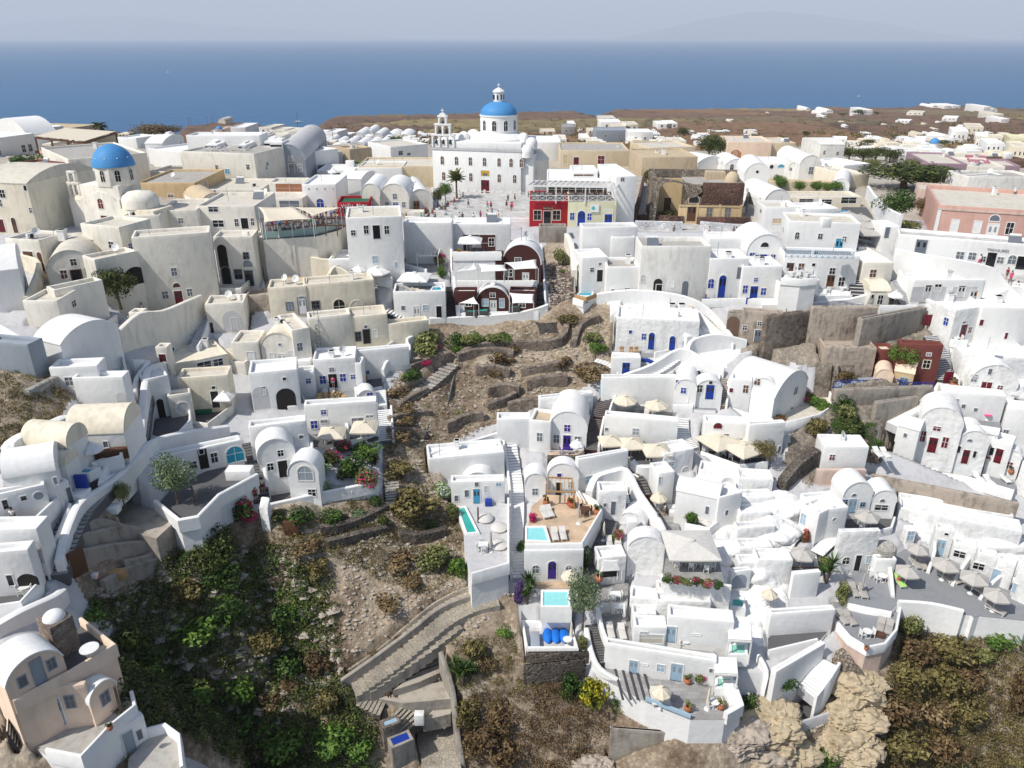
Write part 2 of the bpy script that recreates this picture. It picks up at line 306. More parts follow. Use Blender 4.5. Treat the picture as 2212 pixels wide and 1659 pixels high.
# ------------------------------------------------------------------ house
HOUSES=[]
def H(label,x0,y0,x1,y1,ht,dp,roof='flat',m='white',ops=(),D=None,rc=None,par=.45,rise=None,cat='house',group=None,below=2.5,name='house',fr='frame',top=None,bev=.07,lv=None,custom=False):
 a,b=f((x0,y0)),f((x1,y1));mid=((a[0]+b[0])/2,(a[1]+b[1])/2)
 if D is None:D=lev(*mid)if lv is None else lev(*f(lv))
 p0,p1=PF(*a,D),PF(*b,D);dv=p1-p0;W=dv.length;ang=math.atan2(dv.y,dv.x)
 v=(a[1]-829.5)/FPX;Z=Zof(a[1],D);h=ht/4*Z/(FPX*(CP-SP*v))if ht>0 else-ht
 vr=(a[1]-max(ht,0)/4-829.5)/FPX;Zr=(D-h)/(SP+vr*CP);dep=dp/4*Zr/(FPX*(SP+CP*vr))if dp>0 else-dp
 if 'house' not in label and name=='house':
  for k_,n_,c_ in(('wall','wall_block','wall'),('shop','shop','shop'),('hotel','hotel_front','hotel'),('vault','vaulted_room','vaulted room'),('hut','hut','hut'),('','white_block','building')):
   if k_ in label:name,cat=n_,c_;break
 root=empty(name,p0,ang);root['px']=list(mid)
 ca,sa=math.cos(ang),math.sin(ang)
 Wd=lambda lx,ly:(p0.x+lx*ca-ly*sa,p0.y+lx*sa+ly*ca)
 corners=[Wd(0,0),Wd(W,0),Wd(W,dep),Wd(0,dep)]
 zb=min([groundz(*c)for c in corners])-p0.z-1.0;zb=min(zb,-below);zb=max(zb,-14)
 FOOT.append((corners,p0.z))
 bd=MB().m(m);rcm=rc or('roofcream' if m in('cream','cream2','beige')else m)
 if roof=='flat':
  q=.28;ph=max(.06,par)
  bd.prism([(0,0),(W,0),(W,dep),(0,dep)],zb,h-ph,cap=(1,0))
  o_=[(0,0),(W,0),(W,dep),(0,dep)];i_=[(q,q),(W-q,q),(W-q,dep-q),(q,dep-q)]
  vs=[(p[0],p[1],h-ph)for p in o_]+[(p[0],p[1],h)for p in o_]+[(p[0],p[1],h)for p in i_]+[(p[0],p[1],h-ph)for p in i_];fs=[]
  for i in range(4):
   j=(i+1)%4;fs+=[(i,j,4+j,4+i),(4+i,4+j,8+j,8+i),(8+i,8+j,12+j,12+i)]
  bd.add(vs,fs)
  wall=bd.build('wall',root,bevel=bev,fix=True)
  if rcm:MB().m(rcm).prism([(q-.02,q-.02),(W-q+.02,q-.02),(W-q+.02,dep-q+.02),(q-.02,dep-q+.02)],h-ph-.2,h-ph+.01).build('roof',root)
 elif roof in('v','seg'):
  rs=rise if rise else(min(W/2*.95,h*.6)if roof=='v' else W*.22)
  rs=min(rs,h*.8)
  bd.prof([(0,zb),(W,zb)]+arcpts(0,W,h-rs,rs,18),0,dep);wall=bd.build('wall',root,bevel=0,fix=True,smooth=True)
  rf=MB().m(rcm);A=arcpts(-.06,W+.06,h-rs,rs+.07,18);Bq=arcpts(.05,W-.05,h-rs,rs-.05,18)
  n=len(A);vs=[]
  for yy in(-.07,dep+.05):
   vs+=[(p[0],yy,p[1])for p in A]+[(p[0],yy,p[1])for p in Bq]
  fs=[]
  for i in range(n-1):fs+=[(i,i+1,2*n+i+1,2*n+i),(i+1,i,n+i,n+i+1),(2*n+i,2*n+i+1,3*n+i+1,3*n+i)]
  fs+=[(0,2*n,3*n,n),(n-1,2*n-1,4*n-1,3*n-1)]
  rf.add(vs,fs);rf.build('roof',root,fix=True,smooth=True)
 elif roof=='x':
  rs=rise if rise else dep*.25;bd.prism([(0,0),(W,0),(W,dep),(0,dep)],zb,h,cap=(1,0))
  wall=bd.build('wall',root,fix=True,bevel=.04)
  MB().m(rcm).profx([(-.08,h-.12),(dep+.05,h-.12)]+arcpts(-.08,dep+.05,h,rs,14),-.06,W+.06).build('roof',root,fix=True,smooth=True)
 elif roof=='d':
  bd.prism([(0,0),(W,0),(W,dep),(0,dep)],zb,h);wall=bd.build('wall',root,bevel=bev,fix=True)
  R=min(W,dep)*.45;MB().m(rcm).lathe([(R*math.cos(t*math.pi/16),h-.05+R*.8*math.sin(t*math.pi/16))for t in range(9)],24,(W/2,dep/2)).build('dome',root,smooth=True)
 for op in ops:
  k,ox,oy,ow,oh=op[:5];col=op[5]if len(op)>5 else 'glass';frr=op[6]if len(op)>6 else fr
  fx,fy=f((ox,oy));dirv=PF(fx,fy,10.0)-Vector((0,0,CAMZ));nrm=Vector((sa,-ca,0))
  den=dirv.dot(nrm)
  if abs(den)<1e-6:continue
  t=(p0-Vector((0,0,CAMZ))).dot(nrm)/den;hit=Vector((0,0,CAMZ))+dirv*t
  s_=(hit.x-p0.x)*ca+(hit.y-p0.y)*sa;zz=hit.z-p0.z;vo=(fy-829.5)/FPX;Zo=hit.y*CP+(CAMZ-hit.z)*SP
  hm=oh/4*Zo/(FPX*(CP-SP*vo));wm=ow/4*Zo/FPX/max(.35,abs(ca-sa*(fx-1106)/FPX))
  if s_<wm*.3 or s_>W-wm*.3:s_=min(max(s_,wm*.5+.1),W-wm*.5-.1)
  if k in('d','a','O','o')and abs(zz-hm/2)<.6:zz=hm/2+.02
  if zz+hm/2>h-.1 and roof!='d':zz=h-.15-hm/2
  opening(root,k,s_,zz,wm,hm,col,frr)
 tag(root,label,cat,group)
 root['px']=[mid[0],mid[1]-ht/8 if ht>0 else mid[1]]
 HOUSES.append(root);root['wdh']=[W,dep,h]
 if m in('mottled','concrete','stone')and dp<40:FILL.append((corners,p0.z,.1,.55))
 if W>6.5 and h>4.5 and len(ops)<2 and m in('white','white2','cream','cream2'):
  for k in range(int(W/3.2)):
   if random.random()<.6:opening(root,random.choice('wwwA'),(k+.5)*W/int(W/3.2)+random.uniform(-.4,.4),h*random.choice((.3,.55,.6)),random.uniform(.5,.9),random.uniform(.7,1.2),random.choice(('glass','glass','slate','blue')))
 if top:
  hw=Vector((0,0,h));
  LEV.append(([proj((*Wd(*c),p0.z+h-par))for c in((0,0),(W,0),(W,dep),(0,dep))],CAMZ-(p0.z+h-par)))
 return root
def rail(b,p,q,h=.9,m='frame',n=None,cross=True):
 """x-cross railing between two points (local or world)"""
 p,q=Vector(p),Vector(q);L_=(q-p).length;n=n or max(1,round(L_/1.3));b.m(m);up=Vector((0,0,h))
 b.bar(p+up,q+up,.08,.08);b.bar(p+Vector((0,0,.1)),q+Vector((0,0,.1)),.06,.06)
 for i in range(n+1):c=p.lerp(q,i/n);b.bar(c,c+up,.08,.08)
 if cross:
  for i in range(n):
   a,c=p.lerp(q,i/n),p.lerp(q,(i+1)/n);b.bar(a+Vector((0,0,.1)),c+up,.05,.05);b.bar(a+up,c+Vector((0,0,.1)),.05,.05)
def wallseg(b,pts,h,th,zbot,closed=False):
 """rounded wall along world points (x,y,z) with mitred joints"""
 n=len(pts);L_=[];R_=[]
 for i in range(n):
  p=Vector(pts[i][:2]);a=Vector(pts[(i-1)%n][:2])if(i>0 or closed)else None;c=Vector(pts[(i+1)%n][:2])if(i<n-1 or closed)else None
  d1=(p-a).normalized()if a is not None and(p-a).length>1e-6 else None;d2=(c-p).normalized()if c is not None and(c-p).length>1e-6 else None
  d1=d1 or d2;d2=d2 or d1;t=(d1+d2);t=t.normalized()if t.length>.2 else d1;nn=Vector((-t.y,t.x));k=1/max(.5,abs(nn.dot(Vector((-d1.y,d1.x)))));
  L_.append(p+nn*th/2*k);R_.append(p-nn*th/2*k)
 hh=h if hasattr(h,'__len__')else[h]*n;vs=[]
 for i in range(n):
  zt=pts[i][2]+hh[i];c=min(.09,th*.3);l,r=L_[i],R_[i];li,ri=l.lerp(r,.22),r.lerp(l,.22)
  vs+=[(l.x,l.y,zbot[i]),(l.x,l.y,zt-c),(li.x,li.y,zt),(ri.x,ri.y,zt),(r.x,r.y,zt-c),(r.x,r.y,zbot[i])]
 fs=[]
 for i in range(n if closed else n-1):
  j=(i+1)%n
  for k in range(5):fs.append((i*6+k,i*6+k+1,j*6+k+1,j*6+k))
 if not closed:fs+=[(0,1,2,3,4,5),tuple(range((n-1)*6,n*6))[::-1]]
 b.add(vs,fs)
def smoothpts(pts,k=4):
 if len(pts)<3 or k<2:return pts
 out=[]
 P_=[pts[0]]+list(pts)+[pts[-1]]
 for i in range(1,len(P_)-2):
  for j in range(k):
   t=j/k;out.append(tuple(.5*((2*P_[i][c])+(-P_[i-1][c]+P_[i+1][c])*t+(2*P_[i-1][c]-5*P_[i][c]+4*P_[i+1][c]-P_[i+2][c])*t*t+(-P_[i-1][c]+3*P_[i][c]-3*P_[i+1][c]+P_[i+2][c])*t**3)for c in range(len(pts[0]))))
 out.append(tuple(pts[-1]));return out
def TR(label,pts,floor='pave',m='white',par='',ph=.8,D=None,th=.28,cat='terrace',group=None,name='terrace',curve=False,wallcol=None,railing='',deep=1.5):
 """flat terrace: polygon in tile px; par = indexes of edges with a parapet ('*' all)"""
 fp=[f(p)for p in pts];cx=sum(p[0]for p in fp)/len(fp);cy=sum(p[1]for p in fp)/len(fp)
 if D is None:D=float(G(cx,cy+.65*(max(p[1]for p in fp)-cy)))
 wp=[PF(*p,D)for p in fp];root=empty(name,(sum(p.x for p in wp)/len(wp),sum(p.y for p in wp)/len(wp),CAMZ-D));root['px']=[cx,cy]
 o=root.location;lp=[(p.x-o.x,p.y-o.y)for p in wp];zb=min(min(groundz(p.x,p.y)for p in wp)-o.z-deep,-.6);zb=max(zb,-15)
 FOOT.append(([(p.x,p.y)for p in wp],o.z-.15));FILL.append(FOOT[-1]);LEV.append((fp,D))
 MB().m(wallcol or m).prism(lp,zb,-.06).build('retaining_wall',root);MB().m(floor).prism(lp,-.055,0).build('floor',root)
 n=len(lp);idx=list(range(n))if par=='*' else[int(c,36)for c in par]
 if idx:
  b=MB().m(m);runs=[];cur=None
  for i in idx:
   if cur is not None and cur[-1]==i:cur.append((i+1)%n)
   else:cur=[i,(i+1)%n];runs.append(cur)
  for r in runs:
   q=[(lp[i][0],lp[i][1],0)for i in r]
   if par=='*':q=q[:-1]
   wallseg(b,q,ph,th,[-.5 if True else 0]*len(q),closed=(par=='*'))
  b.build('parapet',root,fix=True,smooth=True)
 if railing:
  b=MB()
  for c in railing[1:]:
   i=int(c,36);rail(b,(*lp[i],0),(*lp[(i+1)%n],0),.95,{'w':'frame','b':'blue','s':'paleblue','r':'wood'}[railing[0]])
  b.build('railing',root)
 tag(root,label,cat,group);return root
def WL(label,pts,h=1.0,th=.4,m='white',D=None,cat='wall',k=3,name='garden_wall',group=None,dd=None):
 """free wall along a line of points at its foot, ground level there unless D; pts may carry own height"""
 pp=[]
 for p in pts:
  fx,fy=f(p);d=(D if D is not None else lev(fx,fy))+(dd or 0);w3=PF(fx,fy,d);pp.append((w3.x,w3.y,w3.z,p[2]if len(p)>2 else h))
 pp=smoothpts(pp,k);o=Vector(pp[len(pp)//2][:3]);root=empty(name,o);q=[(p[0]-o.x,p[1]-o.y,p[2]-o.z)for p in pp]
 zb=[min(groundz(p[0],p[1]),p[2])-o.z-1.5 for p in pp]if th>.1 else[p[2]-o.z+.25 for p in pp]
 b=MB().m(m);wallseg(b,q,[p[3]for p in pp],th,zb);me=b.build(name,None,fix=True,smooth=True);bpy.data.objects.remove(root);me.location=o
 tag(me,label,cat,group);me['px']=list(f(pts[len(pts)//2])[:2]);return me
def ST(label,pts,w_=1.4,n=None,m='white',riser=None,sides=None,cat='staircase',D0=None,D1=None,group=None,side_h=.6,name='staircase'):
 """steps along centre line points in tile px"""
 F_=[f(p)for p in pts];Ds=[lev(*p)for p in F_]
 if D0 is not None:Ds[0]=D0
 if D1 is not None:Ds[-1]=D1
 if len(Ds)>2 and(D0 is not None or D1 is not None):
  for i in range(1,len(Ds)-1):Ds[i]=Ds[0]+(Ds[-1]-Ds[0])*i/(len(Ds)-1)
 W3=[PF(*p,d)for p,d in zip(F_,Ds)];W3=[Vector(p)for p in smoothpts([tuple(p)for p in W3],3)]
 L_=[0]
 for i in range(1,len(W3)):L_.append(L_[-1]+(W3[i]-W3[i-1]).xy.length)
 tot=L_[-1];dz=abs(W3[-1].z-W3[0].z);n=n or max(4,min(60,int(max(dz/.19,tot/.9))))
 def at(s):
  for i in range(1,len(L_)):
   if s<=L_[i]+1e-9:t=(s-L_[i-1])/max(1e-9,L_[i]-L_[i-1]);return W3[i-1].lerp(W3[i],t)
  return W3[-1]
 o=W3[len(W3)//2].copy();root=empty(name,o);root['px']=list(F_[len(F_)//2])
 b=MB();cs=[at(tot*i/n)for i in range(n+1)];dirs=[]
 for i in range(n+1):
  a,c=cs[max(0,i-1)],cs[min(n,i+1)];d=(c-a).xy.normalized();dirs.append(Vector((-d.y,d.x)))
 for i in range(n):
  a,c=cs[i],cs[i+1];z=max(a.z,c.z)-o.z;zb=min(a.z,c.z,groundz(a.x,a.y),groundz(c.x,c.y))-o.z-1.0
  pl=[(a.xy+dirs[i]*w_/2),(a.xy-dirs[i]*w_/2),(c.xy-dirs[i+1]*w_/2),(c.xy+dirs[i+1]*w_/2)]
  FOOT.append(([(p.x,p.y)for p in pl],z+o.z-.1));lp=[(p.x-o.x,p.y-o.y)for p in pl];z+=.03;b.m(riser or m).prism(lp,zb,z-.05);b.m(m).prism(lp,z-.05,z)
 b.build('steps',root)
 for sgn in(sides or ''):
  s_=1 if sgn=='l' else-1;q=[(c.x-o.x+d.x*s_*(w_/2+.15),c.y-o.y+d.y*s_*(w_/2+.15),c.z-o.z)for c,d in zip(cs,dirs)]
  b=MB().m('white' if m not in('cobble','earthfloor')else m);wallseg(b,q,side_h,.3,[min(p[2],groundz(p[0]+o.x,p[1]+o.y)-o.z)-1.2 for p in q]);b.build('side_wall',root,fix=True,smooth=True)
 tag(root,label,cat,group);return root
def PL(label,pts,water='water',D=None,rim=.3,rh=.35,m='white',cat='pool',over=.0):
 fp=[f(p)for p in pts];cx=sum(p[0]for p in fp)/len(fp);cy=sum(p[1]for p in fp)/len(fp);D=(lev(cx,cy)if D is None else D)-over
 wp=[PF(*p,D-rh)for p in fp];root=empty('pool',(sum(p.x for p in wp)/len(wp),sum(p.y for p in wp)/len(wp),CAMZ-D));root['px']=[cx,cy];o=root.location
 lp=[(p.x-o.x,p.y-o.y)for p in wp];FOOT.append(([(p.x,p.y)for p in wp],o.z-.3))
 MB().m(water).prism(lp,-.3,rh-.12).build('water',root)
 b=MB().m(m);wallseg(b,[(p[0],p[1],0)for p in lp],rh,rim,[-.6-over]*len(lp),closed=True);b.build('rim',root,fix=True,smooth=True)
 tag(root,label,cat);return root
SNAP=[]
def spot(x,y,D=None):
 fx,fy=f((x,y));return PF(fx,fy,lev(fx,fy)if D is None else D)
def mpx(px,x,y,D=None):
 fx,fy=f((x,y));d=lev(fx,fy)if D is None else D;return px/4*Zof(fy,d)/FPX
def mk_umbrella(sides,canvas):
 def fn():
  r=empty('parasol',(0,0,0));b=MB().m(canvas);n=sides;rot=math.pi/n if n==4 else 0;rings=[(.05,1.0),(.35,.92),(.7,.80),(1.0,.66)];sub=4
  vs=[];fs=[]
  for r_,z in rings:
   for i in range(n*sub):
    k=i//sub;t=(i%sub)/sub;a0,a1=2*math.pi*k/n+rot,2*math.pi*(k+1)/n+rot
    R=r_*(1.414 if n==4 else 1);x=R*((1-t)*math.cos(a0)+t*math.cos(a1));y=R*((1-t)*math.sin(a0)+t*math.sin(a1));sag=-.05*math.sin(math.pi*t)*r_
    vs.append((x*1.5,y*1.5,2.05+(z-.66)*1.9+sag))
  m_=n*sub
  for j in range(len(rings)-1):
   for i in range(m_):fs.append((j*m_+i,j*m_+(i+1)%m_,(j+1)*m_+(i+1)%m_,(j+1)*m_+i))
  fs.append(tuple(range(m_))[::-1]);o_=len(vs);base=(len(rings)-1)*m_
  vs+=[(vs[base+i][0],vs[base+i][1],vs[base+i][2]-.16)for i in range(m_)]
  for i in range(m_):fs.append((base+i,base+(i+1)%m_,o_+(i+1)%m_,o_+i))
  b.add(vs,fs);c=b.build('canopy',r)
  MB().m(canvas).lathe([(.0,2.86),(.22,2.79),(.26,2.72),(.0,2.70)],8).build('vent_cap',c)
  MB().m('frame').tube((0,0,0),(0,0,2.7),.035,8).build('pole',r)
  b=MB().m('frame')
  for i in range(n):a=2*math.pi*i/n+rot;R=1.45*(1.414 if n==4 else 1);b.bar((0,0,2.6),(R*math.cos(a),R*math.sin(a),2.02),.03,.03)
  b.build('ribs',r);MB().m('plastic').lathe([(.0,.12),(.22,.10),(.28,0)],12).build('base',r);return r
 return fn
def U(label,x,y,w_,sides=4,canvas='canvas',rz=None,D=None,group='open parasols over the terraces',hh=None,size=None):
 """canopy centre in tile px and its width"""
 fx,fy=f((x,y));H_=2.45
 d=D if D is not None else lev(fx,fy)
 if D is None:
  for _ in range(2):p=PF(fx,fy,d-H_);g=proj((p.x,p.y,CAMZ-d));d=lev(*g)
 Z=Zof(fy,d-H_);W=size or w_/4*Z/FPX;s=W/3.0;sx=s
 p=PF(fx,fy,d-H_);r=proto(('U',sides,canvas),mk_umbrella(sides,canvas))((p.x,p.y,CAMZ-d),random.uniform(-.12,.12)if rz is None else rz,(sx,sx,1.0))
 tag(r,label,'parasol',group);r['px']=[fx,fy];return r
def mk_closed():
 r=empty('closed_parasol',(0,0,0));MB().m('canvas').lathe([(.03,2.5),(.10,2.3),(.13,1.5),(.19,.85),(.1,.8)],10).build('canopy',r,smooth=True);MB().m('frame').tube((0,0,0),(0,0,2.6),.03,6).build('pole',r)
 MB().m('plastic').lathe([(.0,.12),(.25,.10),(.3,0)],12).build('base',r);return r
def UC(label,x,y,canvas='canvas',D=None):
 p=spot(x,y,D);r=proto('UC',mk_closed)(p,0,1.0,{'canopy':canvas});tag(r,label,'parasol','closed parasols');r['px']=list(f((x,y)));return r
def mk_lounger():
 r=empty('sun_lounger',(0,0,0));b=MB().m('frame')
 for sx in(-.32,.32):b.bar((sx,-.95,.3),(sx,.95,.3),.05,.06)
 for y in(-.93,.2,.93):b.bar((-.32,y,.3),(.32,y,.3),.05,.05)
 b.build('frame',r)
 for sx in(-.3,.3):
  for y in(-.8,.8):MB().m('frame').box(sx-.03,y-.03,0,sx+.03,y+.03,.29).build('leg',r)
 MB().m('cushion').box(-.33,-.98,.33,.33,.25,.43).build('cushion',r,bevel=.02)
 b=MB().m('cushion');b.profx([(.27,.34),(.27,.45),(.93,.78),(.98,.68)],-.33,.33);b.build('backrest',r,fix=True);return r
def LO(label,x,y,rz=0,m='cushion',D=None,rel=True):
 p=spot(x,y,D);a=math.radians(rz);r=proto('LO',mk_lounger)(p,a,1.0,{'cushion':m,'backrest':m});tag(r,label,'sun lounger','sun loungers on the terraces');r['px']=list(f((x,y)));return r
def mk_chair():
 r=empty('chair',(0,0,0));MB().m('plastic').box(-.23,-.23,.43,.23,.23,.48).build('seat',r);MB().m('plastic').box(-.23,.19,.55,.23,.24,.92).build('backrest',r)
 for sx in(-.2,.2):
  for sy in(-.2,.2):MB().m('plastic').box(sx-.025,sy-.025,0,sx+.025,sy+.025,.43 if sy<0 else .6).build('leg',r)
 return r
def CHR(label,x,y,rz=0,m='plastic',D=None,sc=1.15):
 p=spot(x,y,D);r=proto('CH',mk_chair)(p,math.radians(rz),sc,{'seat':m,'backrest':m,'leg':m});tag(r,label,'chair','chairs on the terraces');r['px']=list(f((x,y)));return r
def mk_table(rd):
 def fn():
  r=empty('table',(0,0,0));b=MB().m('plastic')
  (b.lathe([(0,.74),(.42,.74),(.42,.70),(0,.70)],16)if rd else b.box(-.5,-.4,.70,.5,.4,.74));b.build('table_top',r)
  if rd:MB().m('plastic').lathe([(.22,0),(.04,.05),(.04,.7)],10).build('pedestal',r)
  else:
   for sx in(-.45,.45):
    for sy in(-.35,.35):MB().m('plastic').box(sx-.03,sy-.03,0,sx+.03,sy+.03,.7).build('leg',r)
  return r
 return fn
def TB(label,x,y,rd=True,rz=0,m='plastic',D=None,sc=1.1):
 p=spot(x,y,D);r=proto(('TB',rd),mk_table(rd))(p,math.radians(rz),sc,{'table_top':m});tag(r,label,'table','tables on the terraces');r['px']=list(f((x,y)));return r
def SET(where,x,y,n=2,rd=True,m='plastic',D=None,d=38,a0=0):
 TB('%s table %s'%({'plastic':'white','wood':'brown wooden','blue2':'blue','slate':'grey'}.get(m,'small'),where),x,y,rd,0,m,D)
 for i in range(n):
  a=math.radians(a0+360*i/n+10);CHR('%s chair at the table %s'%({'plastic':'white','wood':'brown wooden','slate':'grey','blue2':'blue'}.get(m,'small'),where),x+d*math.cos(a),y-d*.55*math.sin(a),math.degrees(a)-90,m,D)
# people: one skinned body, clothes and hair as children
def mk_person(pose,kind):
 def fn():
  def skin(name,vs,es,rad,mat_,root_i=0):
   me=bpy.data.meshes.new(name);me.from_pydata(vs,es,[]);o=bpy.data.objects.new(name,me);COL.objects.link(o)
   md=o.modifiers.new('s','SKIN');
   for i,v in enumerate(me.skin_vertices[0].data):v.radius=rad[i]if hasattr(rad[i],'__len__')else(rad[i],rad[i]);v.use_root=(i==root_i)
   md.use_smooth_shade=True;o.modifiers.new('u','SUBSURF').levels=1
   dg=bpy.context.evaluated_depsgraph_get();ev=o.evaluated_get(dg);nm=bpy.data.meshes.new_from_object(ev);nm.materials.clear();nm.materials.append(M(mat_));bpy.data.objects.remove(o)
   for p_ in nm.polygons:p_.material_index=0
   q=bpy.data.objects.new(name,nm);COL.objects.link(q);return q
  r=empty('person',(0,0,0));st={'stand':(.06,-.02),'walk':(.24,-.22),'sit':(0,0)}[pose]
  if pose=='sit':hip=(0,0,.48);kn=[(-.1,-.42,.48),(.1,-.42,.48)];ft=[(-.1,-.42,.06),(.1,-.42,.06)];ch=1.02
  else:hip=(0,0,.93);kn=[(-.1,-st[0]*.7,.5),(.1,-st[1]*.3,.5)];ft=[(-.1,-st[0],.06),(.1,-st[1],.06)];ch=1.42
  dz=ch-1.42
  vs=[hip,(0,0,ch-.25),(0,.01,ch),(0,0,ch+.1),(0,-.01,ch+.22),(-.09,0,hip[2]-.03),kn[0],ft[0],(ft[0][0],ft[0][1]-.15,.04),(.09,0,hip[2]-.03),kn[1],ft[1],(ft[1][0],ft[1][1]-.15,.04),
  (-.17,0,ch-.02),(-.22,-.02,ch-.3),(-.2,-.14,ch-.53),(-.19,-.18,ch-.62),(.17,0,ch-.02),(.22,.02,ch-.3),(.2,-.08,ch-.54),(.19,-.12,ch-.63)]
  es=[(0,1),(1,2),(2,3),(3,4),(0,5),(5,6),(6,7),(7,8),(0,9),(9,10),(10,11),(11,12),(2,13),(13,14),(14,15),(15,16),(2,17),(17,18),(18,19),(19,20)]
  rad=[.13,.12,.11,.055,.105,.085,.058,.04,.035,.085,.058,.04,.035,.06,.043,.034,.04,.06,.043,.034,.04]
  b=skin('body',vs,es,rad,'skin');b.parent=r
  s=skin('shirt',[(0,0,hip[2]+.02),vs[1],vs[2],vs[13],(-.2,-.01,ch-.18),vs[17],(.2,.01,ch-.18)],[(0,1),(1,2),(2,3),(3,4),(2,5),(5,6)],[.155,.145,.14,.08,.07,.08,.07],'canvaswhite');s.parent=r
  q=skin('trousers',[(0,0,hip[2]+.03),vs[5],tuple(np.array(vs[5])*.15+np.array(vs[6])*.85),vs[9],tuple(np.array(vs[9])*.15+np.array(vs[10])*.85)],[(0,1),(1,2),(0,3),(3,4)],[.15,.10,.08,.10,.08],'slate');q.parent=r
  h=MB().m('hair');h.lathe([(.0,.13),(.07,.115),(.115,.05),(.118,-.02),(.06,-.08)],10);h.build('hair',r,smooth=True,loc=(0,.015,ch+.22));return r
 return fn
def PE(label,x,y,shirt='canvaswhite',legs='slate',hair='hair',rz=None,pose='stand',D=None,sc=1.0):
 p=spot(x,y,D);r=proto(('PE',pose),mk_person(pose,0))(p,random.uniform(0,6.28)if rz is None else math.radians(rz),sc,{'shirt':shirt,'trousers':legs,'hair':hair});tag(r,label,'person','people walking, standing and sitting about the village');r['px']=list(f((x,y)));return r
# foliage
def leafcloud(b,n,ctr,rad,size,clumps=7,flat=.0):
 cs=[]
 for _ in range(clumps):
  d=Vector((random.gauss(0,1),random.gauss(0,1),random.gauss(0,.8))).normalized()*random.uniform(.2,.62);cs.append((d,random.uniform(.34,.52)))
 V=[];F_=[]
 for i in range(n):
  c,cr=random.choice(cs);d=Vector((random.gauss(0,1),random.gauss(0,1),random.gauss(0,1))).normalized()*cr*random.uniform(.72,1.05);p=c+d
  p=Vector((p.x*rad[0],p.y*rad[1],p.z*rad[2]))+Vector(ctr)
  nrm=(d.normalized()+Vector((random.gauss(0,.6),random.gauss(0,.6),random.gauss(0,.6)))).normalized();u=nrm.orthogonal().normalized();a=random.uniform(0,6.28);u=Matrix.Rotation(a,3,nrm)@u;w_=nrm.cross(u);s=size*random.uniform(.6,1.3)
  k=len(V);V+=[p-u*s*.5,p+w_*s*.32,p+u*s*.6,p-w_*s*.32];F_.append((k,k+1,k+2,k+3))
 b.add(V,F_)
def mk_bush(mat_,var,n=900,leaf=.11,bloom=None):
 def fn():
  r=empty('shrub',(0,0,0));b=MB().m(mat_);leafcloud(b,n,(0,0,.42),(.62,.62,.56),leaf,8);b.build('foliage',r)
  b=MB().m('bark')
  for i in range(5):a=i*1.3+var;b.tube((0,0,-.3),(.25*math.cos(a),.25*math.sin(a),.45),.03,5,.012)
  b.build('stem',r)
  if bloom:b=MB().m(bloom);leafcloud(b,260,(0,0,.5),(.62,.62,.52),leaf,6);b.build('blossom',r)
  return r
 return fn
GRN={'leaf':'green','leafdark':'dark green','leafbright':'bright green','leafolive':'olive green','leafgrey':'grey green','leafyellow':'yellow flowering','leafdry':'dry brown','leafrust':'rust brown','leafbrowngreen':'brownish green','purple':'purple flowering','leafwhite':'white flowering','bloom':'magenta flowering','bloomred':'red flowering'}
def B(label,x,y,w_,h,mat_='leaf',bloom=None,D=None,cat='shrub',nm='shrub'):
 """bush: centre px, px width and height"""
 fx,fy=f((x,y+h*.42));d=lev(fx,fy)if D is None else D;p=PF(fx,fy,d);Z=Zof(fy,d);v=(fy-829.5)/FPX
 W=w_/4*Z/FPX;Hh=max(.35*W,h/4*Z/(FPX*(CP-SP*v))-W*.35*(SP+CP*v));key=('B',mat_,bloom,random.randint(0,1))
 r=proto(key,mk_bush(mat_,random.random(),bloom=bloom))(p,random.uniform(0,6.28),(W,W,Hh));SNAP.append(r)if abs(d-float(G(fx,fy)))<1e-6 else 0;tag(r,label,cat,'shrubs and flowering bushes');r['px']=list(f((x,y)));return r
def mk_tree(mat_,topiary=False):
 def fn():
  r=empty('tree',(0,0,0));b=MB().m('bark');pts=[(0,0,-.1),(.02,.01,.2),(-.01,.02,.36)]
  b.tube(pts[0],pts[1],.045,8,.034);b.tube(pts[1],pts[2],.034,8,.026)
  for i in range(6):a=i*1.05;b.tube(pts[2],(.24*math.cos(a),.24*math.sin(a),.62+.05*(i%3)),.02,6,.007)
  b.build('trunk',r);b=MB().m(mat_);leafcloud(b,3200,(0,0,.62),(.62,.62,.46),.05,18);b.build('crown',r);return r
 return fn
def TREE(label,x,y,w_,h,mat_='leaf',D=None,cat='tree',group='trees'):
 """x,y = foot of trunk; px width and px height of whole tree"""
 p=spot(x,y,D);fx,fy=f((x,y));d=CAMZ-p.z;Z=Zof(fy,d);v=(fy-829.5)/FPX;W=w_/4*Z/FPX;Hh=h/4*Z/(FPX*(CP-SP*v))
 r=proto(('T',mat_),mk_tree(mat_))(p,random.uniform(0,6),(W,W,Hh));r.name='tree';tag(r,label,cat,group);r['px']=[fx,fy-h/8];return r
